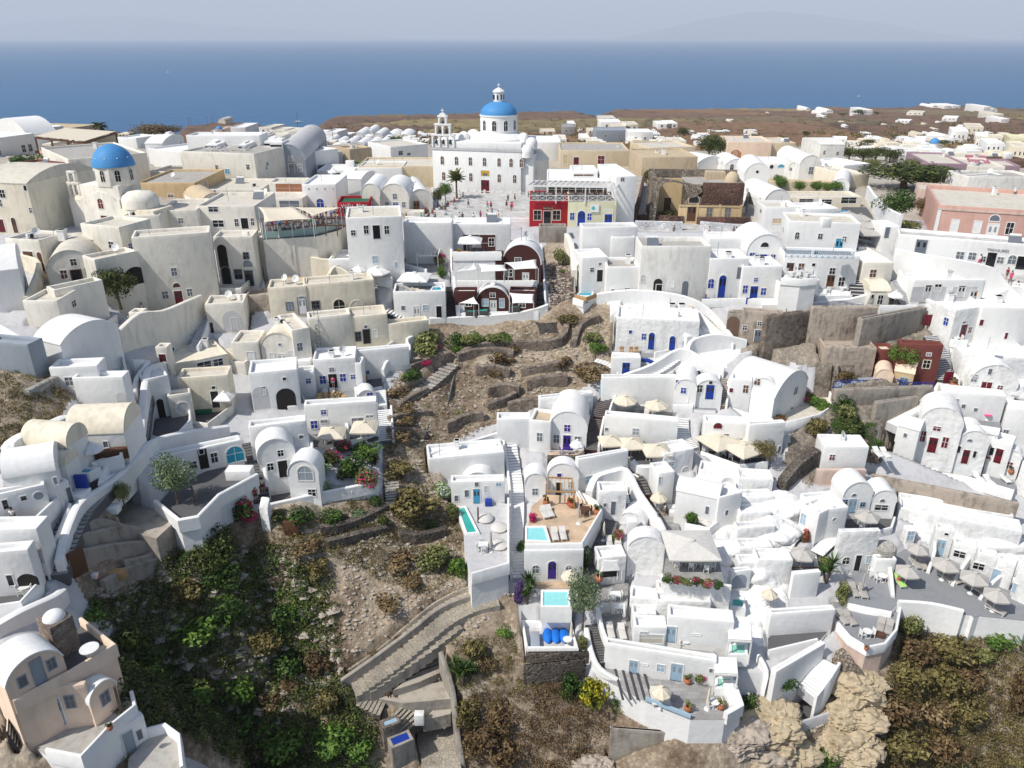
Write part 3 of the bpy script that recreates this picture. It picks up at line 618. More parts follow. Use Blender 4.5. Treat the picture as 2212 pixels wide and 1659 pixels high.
def PALM(label,x,y,w_,h,D=None,mat_='leafdark',up=.0):
 p=spot(x,y,D);fx,fy=f((x,y));d=CAMZ-p.z;Z=Zof(fy,d);v=(fy-829.5)/FPX;W=w_/4*Z/FPX;Hh=h/4*Z/(FPX*(CP-SP*v));r=empty('palm_tree',p)
 ht=Hh-W*(.25+up*.3);b=MB().m('bark');b.lathe([(.28,-.5),(.2,ht*.3),(.17,ht*.8),(.24,ht)],10);b.build('trunk',r)
 for i in range(34):
  a=i*2.4;el=random.uniform(-.2,1.2)+up*.5;L_=W*.52*random.uniform(.85,1.1);b=MB().m(mat_);u=Vector((math.cos(a),math.sin(a),0));s_=Vector((-u.y,u.x,0));pr=[]
  for k in range(8):t=k/7;e=el-t*t*(1.3-up*.8);pr.append((pr[-1]+(u*math.cos(e)+Vector((0,0,1))*math.sin(e))*L_/7)if k else Vector((0,0,ht)))
  for k in range(7):
   for j in range(3):
    q=pr[k].lerp(pr[k+1],j/3);ll=L_*.22*(1.1-abs(k-3)/5)
    for sg in(-1,1):e=q+s_*sg*ll+(pr[k+1]-pr[k])*.8-Vector((0,0,ll*.35));b.add([q,q+(pr[k+1]-pr[k])*.9,e],[(0,1,2)])
  for k in range(7):b.bar(pr[k],pr[k+1],.09,.05)
  b.build('frond',r)
 tag(r,label,'palm tree');r['px']=[fx,fy-h/8];return r
def mk_yucca():
 r=empty('spiky_plant',(0,0,0));b=MB().m('leaf')
 for h_ in(.35,.6,.8):
  for i in range(26):
   a=i*2.4;e=random.uniform(.1,1.3);u=Vector((math.cos(a)*math.cos(e),math.sin(a)*math.cos(e),math.sin(e)));s_=Vector((-u.y,u.x,0)).normalized()*.035;c=Vector((.12*math.cos(h_*9),.12*math.sin(h_*9),h_));b.add([c-s_,c+s_,c+u*.48],[(0,1,2)])
 b.build('leaves',r);b=MB().m('bark')
 for h_ in(.35,.6,.8):b.tube((0,0,-.2),(.12*math.cos(h_*9),.12*math.sin(h_*9),h_),.04,6)
 b.build('stem',r);return r
def YU(label,x,y,w_,D=None):
 p=spot(x,y,D);W=mpx(w_,x,y);r=proto('YU',mk_yucca)(p,random.uniform(0,6),W);tag(r,label,'plant','spiky plants');r['px']=list(f((x,y)));return r
def mk_ac():
 r=empty('air_conditioner',(0,0,0));MB().m('plastic').box(-.45,-.17,0,.45,.17,.7).build('housing',r,bevel=.02);b=MB().m('black');b.prof([(.12+.26*math.cos(i*math.pi/8)-.05,.35+.26*math.sin(i*math.pi/8))for i in range(16)],-.185,-.172);b.build('fan_grille',r);return r
def AC(label,x,y,rz=0,D=None,sc=1.2):p=spot(x,y,D);r=proto('AC',mk_ac)(p,math.radians(rz),sc);tag(r,label,'air conditioner','air conditioning units');r['px']=list(f((x,y)));return r
def mk_dish():
 r=empty('satellite_dish',(0,0,0));b=MB().m('plastic');b.lathe([(0,0),(.2,.03),(.34,.09),(.45,.17),(.46,.19),(.2,.06),(0,.03)],18);o=b.build('dish',r,smooth=True,loc=(0,0,.75));o.rotation_euler=(math.radians(62),0,0)
 MB().m('metal').tube((0,0,0),(0,0,.8),.03,6).build('mast',r);b=MB().m('metal');b.tube((0,-.05,.7),(0,-.5,.85),.015,4);b.box(-.04,-.56,.82,.04,-.48,.9);b.build('feed_arm',r);return r
def DISH(label,x,y,rz=0,D=None,sc=1.2):p=spot(x,y,D);r=proto('DI',mk_dish)(p,math.radians(rz),sc);tag(r,label,'satellite dish','satellite dishes');r['px']=list(f((x,y)));return r
def mk_pot():
 r=empty('plant_pot',(0,0,0));MB().m('pot').lathe([(.14,0),(.26,.18),(.27,.34),(.2,.46),(.23,.5),(.18,.5),(.15,.44)],14).build('pot',r,smooth=True);b=MB().m('leaf');leafcloud(b,160,(0,0,.68),(.34,.34,.26),.1,5);b.build('foliage',r);return r
def POT(label,x,y,D=None,sc=1.3,mat_='leaf'):p=spot(x,y,D);r=proto('PO',mk_pot)(p,random.uniform(0,6),sc*.62,{'foliage':mat_});tag(r,label,'plant pot','potted plants');r['px']=list(f((x,y)));return r
def mk_solar():
 r=empty('solar_heater',(0,0,0));b=MB().m('slate');b.add([(-.95,-.6,.15),(.95,-.6,.15),(.95,.5,1.1),(-.95,.5,1.1),(-.95,-.6,.08),(.95,-.6,.08),(.95,.5,1.03),(-.95,.5,1.03)],[(0,1,2,3),(7,6,5,4),(0,4,5,1),(1,5,6,2),(2,6,7,3),(3,7,4,0)]);b.build('panel',r)
 MB().m('plastic').tube((-.8,.62,1.25),(.8,.62,1.25),.25,12).build('tank',r);b=MB().m('metal')
 for sx in(-.8,.8):b.bar((sx,.6,0),(sx,.6,1.1),.05,.05);b.bar((sx,-.55,0),(sx,.6,.05),.05,.05)
 b.build('stand',r);return r
def SOL(label,x,y,rz=0,D=None,sc=1.0):p=spot(x,y,D);r=proto('SO',mk_solar)(p,math.radians(rz),sc);tag(r,label,'solar water heater','solar water heaters on the roofs');r['px']=list(f((x,y)));return r
def POLE(label,x,y,h,D=None,cross=False,nm='utility_pole'):
 p=spot(x,y,D);fx,fy=f((x,y));Hh=h/4*Zof(fy,CAMZ-p.z)/(FPX*(CP-SP*(fy-829.5)/FPX));r=empty(nm,p);MB().m('bark').tube((0,0,-1),(0,0,Hh),.13,7,.09).build('pole',r)
 if cross:MB().m('bark').box(-.9,-.06,Hh-.5,.9,.06,Hh-.36).build('crossarm',r)
 tag(r,label,'pole','poles');r['px']=[fx,fy];return r
def BOX(label,x,y,w_,d_,h,m='cardboard',cat='box',nm='box',rz=0,D=None,group=None):
 p=spot(x,y,D);r=MB().m(m).box(-w_/2,-d_/2,0,w_/2,d_/2,h).build(nm,None,bevel=.02);r.location=p;r.rotation_euler=(0,0,math.radians(rz));tag(r,label,cat,group);r['px']=list(f((x,y)));return r
def CHIM(label,x,y,D=None,w_=.5,h=1.1):return BOX(label,x,y,w_,w_,h,'white','chimney','chimney',D=D,group='small chimneys')
def under(q,h):
 d=lev(*q)
 for _ in range(3):p=PF(*q,d-h);d=lev(*proj((p.x,p.y,CAMZ-d)))
 return d
def SAIL(label,pts,hs,canvas='canvas',D=None,group='shade sails'):
 """shade sail: corner px (projected), heights above level; with poles"""
 F_=[f(p)for p in pts];d=lev(*F_[0])if D is None else D;W3=[PF(*p,d-h)for p,h in zip(F_,hs)];c=sum(W3,Vector())/len(W3);r=empty('shade_sail',(c.x,c.y,CAMZ-d));o=r.location;n=8;b=MB().m(canvas)
 if len(W3)==3:W3=W3+[W3[2].lerp(W3[0],.02)]
 vs=[]
 for i in range(n+1):
  for j in range(n+1):
   u,v=i/n,j/n;p=(W3[0]*(1-u)+W3[1]*u)*(1-v)+(W3[3]*(1-u)+W3[2]*u)*v;cc=sum(W3,Vector())/4;k=.10*(1-4*abs((u-.5)*(v-.5))if max(abs(u-.5),abs(v-.5))>.49 else 0);e=.09*(math.sin(math.pi*u)*(abs(v-.5)*2)**3+math.sin(math.pi*v)*(abs(u-.5)*2)**3);p=p.lerp(cc,e*1.2);p.z-=.25*math.sin(math.pi*u)*math.sin(math.pi*v);vs.append(p-o)
 fs=[(i*(n+1)+j,(i+1)*(n+1)+j,(i+1)*(n+1)+j+1,i*(n+1)+j+1)for i in range(n)for j in range(n)];b.add(vs,fs);q=b.build('canvas',r,smooth=True);md=q.modifiers.new('t','SOLIDIFY');md.thickness=.03
 for p in W3[:len(pts)]:MB().m('frame').tube(p-o,(p.x-o.x,p.y-o.y,0),.045,6).build('pole',r)
 tag(r,label,'shade sail',group);r['px']=list(F_[0]);return r
def PERG(label,pts,h=2.5,m='frame',n=9,cloth=None,D=None,cat='pergola',r_=.12):
 """pergola: four roof corner px at height h above level"""
 F_=[f(p)for p in pts];d=under(F_[0],h)if D is None else D;W3=[PF(*p,d-h)for p in F_];c=sum(W3,Vector())/4;r=empty('pergola',(c.x,c.y,CAMZ-d));o=r.location;W3=[p-o for p in W3];b=MB().m(m)
 for i in range(4):b.bar(W3[i],W3[(i+1)%4],r_,r_*1.4)
 b.build('frame',r);b=MB().m(m);e=Vector((0,0,r_*.7))
 for i in range(1,n):t=i/n;b.bar(W3[0].lerp(W3[1],t)+e,W3[3].lerp(W3[2],t)+e,r_*.6,r_*.8)
 b.build('slats',r)
 for i in range(4):MB().m(m).bar(W3[i],(W3[i].x,W3[i].y,-.3),r_,r_).build('post',r)
 if W3[0].lerp(W3[1],.5)and(W3[1]-W3[0]).length>5:
  for t in(.33,.66):p=W3[0].lerp(W3[1],t);MB().m(m).bar(p,(p.x,p.y,-.3),r_,r_).build('post',r)
 if cloth:b=MB().m(cloth);e=Vector((0,0,r_*1.3));b.add([p+e for p in W3]+[p+e+Vector((0,0,.05))for p in W3],[(0,1,2,3),(7,6,5,4),(0,4,5,1),(1,5,6,2),(2,6,7,3),(3,7,4,0)]);b.build('cloth_roof',r)
 tag(r,label,cat);r['px']=list(F_[0]);return r
def TEXT(name,s,parent,loc,size,m,rx=90,rz=0):
 c=bpy.data.curves.new(name,'FONT');c.body=s;c.size=size;c.align_x='CENTER';c.extrude=.01;o=bpy.data.objects.new(name,c);COL.objects.link(o)
 dg=bpy.context.evaluated_depsgraph_get();me=bpy.data.meshes.new_from_object(o.evaluated_get(dg));bpy.data.objects.remove(o);me.materials.clear();me.materials.append(M(m));q=bpy.data.objects.new(name,me);COL.objects.link(q);q.parent=parent;q.location=loc;q.rotation_euler=(math.radians(rx),0,math.radians(rz));return q
def ROCK(label,x,y,s_,m='sandrock',group='rock outcrops',D=None):
 bm=bmesh.new();bmesh.ops.create_icosphere(bm,subdivisions=5,radius=1);o3=Vector((x*.013,y*.017,s_))
 hf=.25 if m=='rockwhite' else 1
 for v in bm.verts:q=v.co*1.3+o3;r=1+.45*noise.noise(q)+hf*(.25*abs(noise.noise(q*2.7))+.14*noise.noise(q*6)+.09*noise.noise(q*14));v.co*=r;v.co.z=v.co.z*.75
 me=bpy.data.meshes.new('rock');bm.to_mesh(me);bm.free();me.materials.append(M(m));me.shade_smooth();me.set_sharp_from_angle(angle=.5 if hf==1 else 3);o=bpy.data.objects.new('rock',me);COL.objects.link(o);o.location=spot(x,y,D);o.scale=(s_,s_*.8,s_*.8);SNAP.append(o);tag(o,label,'rock',group);o['px']=list(f((x,y)));return o
def BOAT(label,x,y,L_,sail=False):
 p=PF(x,y,CAMZ);r=empty('boat',p,.3);MB().m('plastic').add([(-L_/2,-L_*.14,.8),(L_*.3,-L_*.14,.9),(L_/2,0,1.3),(L_*.3,L_*.14,.9),(-L_/2,L_*.14,.8),(-L_*.45,-L_*.08,-.3),(L_*.35,0,-.3),(-L_*.45,L_*.08,-.3)],[(0,1,2,3,4),(0,5,6,1),(1,6,2),(2,6,3),(3,6,7,4),(4,7,5,0)]).build('hull',r);MB().m('frame').box(-L_*.25,-L_*.08,.8,L_*.12,L_*.08,2.2).build('cabin',r);MB().m('metal').tube((0,0,1),(0,0,L_*1.2),.1,6).build('mast',r)
 if sail:MB().m('canvaswhite').add([(.1,0,2),(L_*.45,.3,2),(.1,0,L_*1.15),(.1,.15,2)],[(0,1,2),(2,1,3),(3,0,2)]).build('sail',r)
 tag(r,label,'boat')
# ================================================================== the town on the ridge
# wide paved levels first
T(1,2);TR('paved church square with people above the white retaining wall',[(1290,1085),(1480,960),(1560,850),(1800,830),(2400,855),(2420,1100),(2200,1100),(1600,1100)],'pavelight',par='567',ph=1.0,th=.35,cat='square',name='town_square',D=31.2)
T(1,3);TR('pale paved lane passing below the ruined mansion and the stone wall',[(0,1120),(1020,1120),(1060,1080),(2080,1120),(2330,1160),(2330,1330),(1700,1225),(1130,1215),(1060,1150),(470,1130),(200,1120),(0,1160)],'pavelight',cat='lane',name='lane',D=31.0)
T(1,4);TR('pale paved lane below the pink mansion and its white wall',[(1080,1380),(1240,1400),(1900,1480),(2300,1500),(2300,1640),(1980,1560),(1500,1470),(1080,1390)],'pavelight',cat='lane',name='lane')
# ---- far left
T(1,1)
H('white house with two small windows at the far left edge of the ridge',-60,540,330,478,165,60,ops=[('w',205,455,32,60),('w',262,448,32,60),('w',0,490,18,40)])
H('small white vaulted house behind the brown pergola',265,470,520,440,130,60,'x',ops=[('w',440,430,24,50),('w',515,420,24,50)])
H('white box house with curved parapet at the left edge of the sea',130,330,290,345,60,30,ops=[('w',165,310,25,35)])
H('long low tan roof at the left edge against the sea',-40,300,600,320,40,34,m='tan')
TR('cafe terrace with brown tables under the big pergola',[(290,560),(640,590),(760,500),(1000,440),(720,430),(340,470)],'peachpave',par='34',m='cream2',D=26.5)
PERG('large pergola of brown timber with beige cloth roof',[(305,362),(735,405),(1000,322),(565,290)],4.2,'wood',4,'canvas',r_=.3,D=26.5)
H('pale curved wall house behind the pergola against the sea',745,460,1030,440,110,20,m='beige')
for i,(x,y)in enumerate([(350,530),(485,560),(540,555),(690,500)]):SET('of the cafe under the brown pergola',x,y,3,False,'wood')
H('dark red panelled wall with white pilasters and an arch',105,700,470,750,120,40,m='redwine',rc='roofcream',ops=[('a',375,735,50,60,'darkin')])
T(1,1);
for i in range(5):WL('white pilaster on the dark red wall',[(108+i*72,712+i*10,3.2),(122+i*72,714+i*10,3.2)],.8,.3,group='white pilasters of the dark red wall',k=1,dd=-.05)
B('green hedge along the top of the dark red wall',540,620,190,60,'leafbright');B('thin hedge line at the left of the dark red wall',250,575,300,36,'leaf')
H('white cubic house with blue railing beside the red wall',480,790,640,800,110,70,ops=[('w',552,720,50,60,'bluegrey')])
H('ochre facade strip between the white houses left of the small church',550,870,640,880,95,30,m='ochre',ops=[('w',605,862,40,30)])
H('big cream house with vaulted roof at the left edge',-120,1170,335,1190,420,150,'x',m='cream',ops=[('w',20,845,45,70),('w',262,797,26,46),('w',312,990,26,46),('w',0,925,30,60),('d',10,1120,60,110,'dred'),('a',130,1130,40,130,'wood')],rise=1.6)
H('pale house with white shop doorway at the left of the small church',310,1040,600,1010,230,110,m='cream2',ops=[('d',515,955,56,90,'glass'),('w',512,865,80,20,'bluegrey')])
H('white vault against the sea left of the dark dry tree',1030,440,1190,450,85,30,m='white')
H('flat roofed white house with a water tank behind the small dome',640,790,1310,720,240,150,m='cream2',rc='roofgrey',ops=[('d',800,680,36,110,'frame')])
H('white vaulted house with rounded roof in the middle of the left ridge',1300,600,1600,640,150,80,ops=[('w',1535,620,30,40,'glasslight')])
H('rounded white vault like a shell right of the water tank',1270,520,1420,520,110,60,'x',rise=1.5)
TR('roof terrace shaded by a pale cloth on poles',[(1180,450),(1600,440),(1600,390),(1200,390)],'deckdark',par='3')
SAIL('pale cloth roof over the left ridge terrace',[(1140,345),(1600,348),(1430,325),(1270,320)],(2.8,2.8,2.8,2.8));
H('long cream house with curved parapet and a white roof pergola',1600,760,2230,790,280,110,m='cream2',rc='roofgrey',ops=[('w',1965,652,40,40,'sky')],top=1)
PERG('white pergola over a roof cafe',[(1700,365),(2230,370),(2230,348),(1700,348)],3.0,'paleblue',12)
for x in(1815,1900,1990,2110):SET('under the white roof pergola',x,475,2,True)
H('white terrace house beyond the roof pergola',1620,430,2250,430,90,30)
T(1,1)
hb=H('pale pink drum of the small far church on the left hill',1850,345,1925,345,55,30,'flat','palepink',ops=[('a',1885,320,14,36,'dred')],cat='church',name='small_church')
zz=hb['wdh'];MB().m('dome').lathe([(zz[0]*.42*math.cos(t*math.pi/16),zz[0]*.42*math.sin(t*math.pi/16))for t in range(9)],20).build('dome',hb,smooth=True,loc=(zz[0]/2,zz[0]/2,zz[2]-.4))
H('white drum house beside the far pink church',2000,345,2130,345,75,40)
H('tiny cream chapel on the dark hill by the sea',1885,240,1950,240,45,20,'v','cream')
H('cream wall house with ochre band behind the curved cream roofs',1200,870,1700,870,120,130,m='ochre',rc='roofgrey',ops=[('w',1475,862,50,24,'wood'),('w',1615,862,50,24,'wood')])
H('cream flat roofed house with broken stone parapet at right',1680,880,2260,880,75,100,m='cream2',rc='roofcream')
H('grey plaster block behind the ochre wall',1290,730,1800,740,80,60,m='cream2',rc='roofdark')
# ---- the small church with the bright blue dome
T(1,1)
def dome_church(label):
 D=26.5;a,b=f((745,1108)),f((1075,1128));p0,p1=PF(*a,D),PF(*b,D);dv=p1-p0;W=dv.length;ang=math.atan2(dv.y,dv.x);r=empty('domed_church',p0,ang)
 k=Zof(a[1],D)/FPX/4;L=lambda px:px*k
 b_=MB().m('cream2');hb=L(335)
 b_.prof([(0,-12),(W,-12),(W,L(230))]+arcpts(W*.12,W*.93,L(200),L(85),16)+[(0,L(230))],0,.35);
 b_.box(0,.3,-12,W,L(300),hb);b_.build('wall',r,fix=True,bevel=.06)
 MB().m('cream2').box(-L(150),L(30),-9,0,L(260),L(195)).build('side_chapel',r,bevel=.1)
 MB().m('cream').profx([(L(30),L(195)),(L(260),L(195))]+arcpts(L(30),L(260),L(195),L(60),10),-L(150),0).build('side_vault',r,fix=True,smooth=True)
 cx,cy=W*.68,L(165);n=8;R=L(168);dr=MB().m('cream2');pl=[(cx+R*math.cos(math.pi/8+i*math.pi/4),cy+R*math.sin(math.pi/8+i*math.pi/4))for i in range(8)];dr.prism(pl,hb-.2,hb+L(150));d=dr.build('drum',r,bevel=.05)
 for i in range(8):
  A=i*math.pi/4;m=Vector((cx+R*.925*math.cos(A),cy+R*.925*math.sin(A),hb+L(78)));e=empty('window',m,A+math.pi/2);e.parent=d;opening(e,'A',0,0,L(40),L(92),'glass','cream2');e.name='window_niche'
 dm=MB().m('dome');dm.lathe([(L(172),hb+L(146)),(L(172),hb+L(152)),(L(160),hb+L(200)),(L(135),hb+L(250)),(L(95),hb+L(292)),(L(45),hb+L(316)),(0,hb+L(322))],32,(cx,cy));q=dm.build('dome',r,smooth=True)
 kb=MB().m('cream2')
 for j in range(2):
  for i in range(10):A=i*math.pi/5+j*.3;rr=L(150-40*j);kb.box(cx+rr*math.cos(A)-.09,cy+rr*math.sin(A)-.09,hb+L(215+40*j),cx+rr*math.cos(A)+.09,cy+rr*math.sin(A)+.09,hb+L(222+40*j))
 kb.build('dome_studs',q)
 MB().m('cream2').lathe([(L(150),L(150)),(L(150),L(215)),(L(135),L(250)),(L(90),L(280)),(0,L(292))],24,(W+L(110),L(120))).build('apse',r,smooth=True)
 MB().m('cream').box(W,L(-20),-10,W+L(330),L(240),L(150)).build('side_hall',r,bevel=.08)
 opening(r,'A',W*.50,L(185),L(50),L(85),'dred','cream2');opening(r,'d',W*.52,L(42),L(62),L(84),'dred','cream2')
 bf=MB().m('cream2');bx=-L(105)
 for(x0,x1,z0,z1)in((-60,-38,195,330),(-8,8,195,330),(38,60,195,330),(-60,60,320,345),(-40,-20,345,425),(20,40,345,425),(-40,40,415,435),(-60,60,180,200)):bf.box(bx+L(x0),L(60),L(z0),bx+L(x1),L(95),L(z1))
 bl=bf.build('belfry',r,bevel=.05);g=MB().m('metal')
 for x,z in((-24,300),(24,300),(0,405)):g.lathe([(L(13),L(z-30)),(L(9),L(z-12)),(0,L(z))],10,(bx+L(x),L(78)))
 g.build('bell',bl,smooth=True);FOOT.append(([Vector(p).to_tuple()for p in[(p0.x,p0.y,0),(p1.x,p1.y,0),(p1.x-3,p1.y+14,0),(p0.x-3,p0.y+14,0)]],p0.z));tag(r,label,'church');r['px']=list(a)
dome_church('cream church with a bright blue dome on an octagonal drum and small belfry')
SOL('white roof water heater on the flat roof behind the blue dome',890,468,20)
# palm + dark tree + poles against the sea
PALM('palm tree behind the brown pergola against the sea',870,330,150,100);TREE('dark dry tamarisk against the sea',1300,360,330,120,'leafdry');TREE('brown tamarisk right of the dark pole',1420,360,300,120,'leafrust')
for x,y,h in[(1250,330,110),(1635,265,80),(1655,262,75),(1795,255,75),(1845,255,90)]:POLE('thin dark pole against the sea on the left',x,y,h,cross=True)
T(1,2)
for x,y,h in[(275,310,45),(368,320,180),(670,420,130),(840,420,100),(945,890,110)]:POLE('thin pole among the white roofs left of the main church',x,y,h)
# ---- r1c2 buildings
far=[(30,300,110,40),(120,330,120,45),(230,350,140,60),(340,420,150,80),(490,370,110,60),(600,380,110,80),(690,370,90,40)]
for i,(x,y,w_,h)in enumerate(far):H('small cream or white far house among the roofs left of the main church',x,y+20,x+w_,y+22,h+10,30,m='cream2' if i<3 else 'white',ops=[('w',x+w_*.3,y,14,18),('w',x+w_*.7,y,14,18)],group='far houses left of the church')
for x,y,w_,h in[(500,430,80,40),(580,425,70,45),(660,440,80,45),(840,375,90,60),(930,365,80,70),(1010,385,90,65),(760,430,80,40),(850,440,90,40),(950,435,90,35),(1060,440,90,60),(1110,370,110,40),(1220,370,110,40)]:H('small white barrel vaulted house beyond the church roofs',x,y,x+w_,y,h,50,'v',group='far vaulted houses',ops=[('w',x+w_/2,y-h*.4,12,14)])
PALM('palm tree among the white vaults left of the church',1205,445,150,90)
H('flat tan roofed house with dark brown side left of the solar panels',720,590,1010,560,110,60,m='white',rc='tan')
H('brown blank side wall house beyond the green bushes',820,600,1005,580,140,30,m='tan')
H('white house with two solar panels left of the main church',1170,590,1490,560,150,60,rc='roofcream',ops=[('w',1250,493,34,34),('w',1320,502,28,20)])
SOL('pair of pale blue solar panels on the white house left of the church',1345,425)
B('green bushes between the white houses',860,600,230,110,'leafbright')
H('tall white house with rooftop wall left of the grey vaulted loggia',-30,700,130,700,290,100,m='cream2',ops=[('w',20,640,20,30,'sky')])
H('white house with rising parapet right of the grey loggia',440,690,725,650,200,150,ops=[('w',570,625,70,60,'slate')])
H('grey vaulted house with a deep arched loggia and white french doors',155,740,445,735,315,210,'v','bluegrey',rc='lightgrey',ops=[('O',292,600,220,185,'grey'),('d',308,625,46,80,'frame'),('w',237,620,36,60,'frame'),('w',380,620,36,60),('w',300,540,36,40,'slate')])
H('house front with a faded red plaster panel under the grey loggia',130,905,430,905,160,40,m='cream2',ops=[('w',290,800,235,80,'terracotta','cream2')])
H('grey shop front in the shade below the red panel',5,985,410,985,100,60,m='cream2',ops=[('w',290,945,170,80,'slate')])
H('cubic white house with arched blue window under small square holes',415,965,705,965,200,90,ops=[('A',555,925,62,75,'blue')]+[('w',455+i*70,802,8,12)for i in range(4)])
H('small white roof hut with a green wooden door',530,715,850,715,70,60,ops=[('d',700,695,66,50,'dgreen')])
U('small white parasol on the roof by the green door',665,640,90,8,'canvaswhite',D=30);
H('beige plastered house with terrace above the three white vaults',885,770,1550,770,165,80,m='beige',rc='roofcream')
H('white curved wall under the beige house',885,770,1265,770,150,60,'flat')
H('white vaulted house with small dark window beside the red shop',715,880,920,885,165,70,'x',ops=[('w',770,790,16,12)],rise=.7)
H('small white vault on the left of the three with cream front',925,1000,1075,1000,240,90,'v','cream2',rc='white',rise=2.4)
H('largest of three white vaults with cream front and blue shutters',1075,1000,1325,1000,240,80,'v','cream2',rc='white',ops=[('w',1200,868,34,46,'slate'),('w',1205,935,44,32,'blue'),('w',1277,940,30,46,'slate'),('w',1133,940,30,46,'slate')],rise=3)
H('cream house with low white dome and rust red door by the square',1325,1000,1530,990,190,120,'v','cream2',rc='white',ops=[('d',1387,955,52,90,'terracotta')],rise=2.6)
H('dark red shop front with white lettering and shutters',710,1045,990,1040,125,60,m='red',rc='dgreen',ops=[('w',860,1000,180,76,'plastic')])
TEXT('sign_lettering','Vεζυ  Νanι',HOUSES[-1],(3.0,-.06,HOUSES[-1]['wdh'][2]-1.0),1.0,'frame')
# church of the square
def big_church(label):
 D=32.0;p0,p1=PF(937,413.5,D),PF(1125,422,D);dv=p1-p0;W=dv.length;ang=math.atan2(dv.y,dv.x);r=empty('large_church',p0,ang);k=W/188.0;H1=88.5*k;dep=15.5
 MB().m('white').box(0,0,-3,W,dep,H1-.35).build('wall',r,bevel=.08);MB().m('lightgrey').box(-.12,-.12,H1-.35,W+.12,dep,H1+.15).build('cornice',r)
 MB().m('white').box(0,.25,H1+.15,W,dep,H1+1.5).build('attic',r,bevel=.1)
 cx,cy=W*.665,7.2;R=4.1;z0=H1+1.5
 MB().m('white').lathe([(6.6,z0-.4),(6.5,z0+.3),(5.6,z0+1.0),(4.6,z0+1.35),(0,z0+1.4)],32,(cx,cy)).build('roof_plinth',r,smooth=True)
 d=MB().m('white');d.lathe([(R,z0+.9),(R,z0+4.9),(R+.16,z0+4.95),(R+.16,z0+5.2),(0,z0+5.3)],40,(cx,cy));d=d.build('drum',r,smooth=True)
 for i in range(10):A=i*math.pi/5-math.pi/2;e=empty('window_niche',(cx+R*math.cos(A),cy+R*math.sin(A),z0+3.1),A+math.pi/2);e.parent=d;opening(e,'A',0,0,.9,2.1,'glass','white')
 zz=z0+5.2;MB().m('dome').lathe([(R*math.cos(t*math.pi/24),zz+R*.68*math.sin(t*math.pi/24))for t in range(12)]+[(.8,zz+R*.675)],40,(cx,cy)).build('dome',r,smooth=True)
 zt=zz+R*.64;l=MB().m('white');l.lathe([(1.12,zt-.2),(1.12,zt+1.9),(1.35,zt+2.0),(1.35,zt+2.15),(.9,zt+2.55),(0,zt+3.0)],16,(cx,cy));l=l.build('lantern',r,smooth=True);q=MB().m('glass')
 for i in range(8):A=i*math.pi/4;q.box(cx+1.12*math.cos(A)-.12,cy+1.12*math.sin(A)-.12,zt+.5,cx+1.12*math.cos(A)+.12,cy+1.12*math.sin(A)+.12,zt+1.5)
 q.build('lantern_opening',l);c=MB().m('white');c.box(cx-.05,cy-.05,zt+3,cx+.05,cy+.05,zt+3.9);c.box(cx-.3,cy-.05,zt+3.4,cx+.3,cy+.05,zt+3.55);c.build('cross',l)
 for fx,fz,ww in[(1620,1,1),(1743,1,1),(1862,1,1),(1982,1,1),(2105,1,1),(2205,1,1),(2290,1,1),(1628,0,1),(1863,0,1),(2105,0,1),(2235,0,1)]:
  s=(fx-1535)/752*W;opening(r,'A',s,6.9 if fz else 3.5,.75,1.75,'wood','white')
 dx=(1985-1535)/752*W;opening(r,'d',dx,1.5,1.9,3.0,'dred','white');ic=MB().m('icon').box(dx-.95,-.06,3.9,dx+.95,-.01,5.05).build('icon_panel',r);MB().m('slate').box(dx-.5,-.08,3.95,dx+.5,-.065,4.5).build('icon_image',ic)
 bx=2.6;zb=H1+.2;b=MB().m('white')
 def tier(x0,x1,z0,z1,n):
  w_=(x1-x0);pw=.34;gap=(w_-pw*(n+1))/n
  for i in range(n+1):b.box(x0+i*(gap+pw),-.1,z0,x0+i*(gap+pw)+pw,.75,z1-gap/2)
  for i in range(n):
   xa=x0+pw+i*(gap+pw);pts=[(xa-.001,z1+.0),(xa-.001,z1-gap/2)]+arcpts(xa,xa+gap,z1-gap/2,gap/2,8)[::-1]+[(xa+gap,z1)];b.prof(pts,-.1,.75)
  for i in range(n+1):b.box(x0+i*(gap+pw),-.1,z1-gap/2,x0+i*(gap+pw)+pw,.75,z1)
  b.box(x0-.12,-.2,z1,x1+.12,.85,z1+.35)
  return[(x0+pw+gap/2+i*(gap+pw),z1-gap*.45)for i in range(n)]
 bells=tier(bx-2.6,bx+2.6,zb,zb+2.4,3)+tier(bx-1.75,bx+1.75,zb+2.75,zb+4.6,2)+tier(bx-.95,bx+.95,zb+4.95,zb+6.3,1)
 b.prof([(bx-1.0,zb+6.6)]+[(bx+1.0,zb+6.6)]+arcpts(bx-.8,bx+.8,zb+6.6,.6,8),-.1,.75);bf=b.build('belfry',r,fix=True)
 for x,z in bells:MB().m('black').lathe([(.40,z-1.05),(.36,z-.9),(.22,z-.4),(0,z-.1)],12,(x,.3)).build('bell',bf,smooth=True)
 c=MB().m('white');c.box(bx-.06,.2,zb+7.1,bx+.06,.3,zb+8.1);c.box(bx-.34,.2,zb+7.6,bx+.34,.3,zb+7.74);c.build('cross',bf)
 for(x,y,R_,z,mm)in[(W+1.6,3.2,1.3,H1+1.2,'white'),(W+1.0,1.3,1.5,H1-.3,'white'),(W-.6,5.0,1.2,H1+2.0,'white'),(W*.30,4.5,1.3,H1+1.9,'white'),(W*.38,6.5,1.6,H1+1.9,'white')]:
  MB().m(mm).lathe([(R_,z-1.2),(R_,z)]+[(R_*math.cos(t*math.pi/12),z+R_*math.sin(t*math.pi/12))for t in range(7)],20,(x,y)).build('small_dome',r,smooth=True)
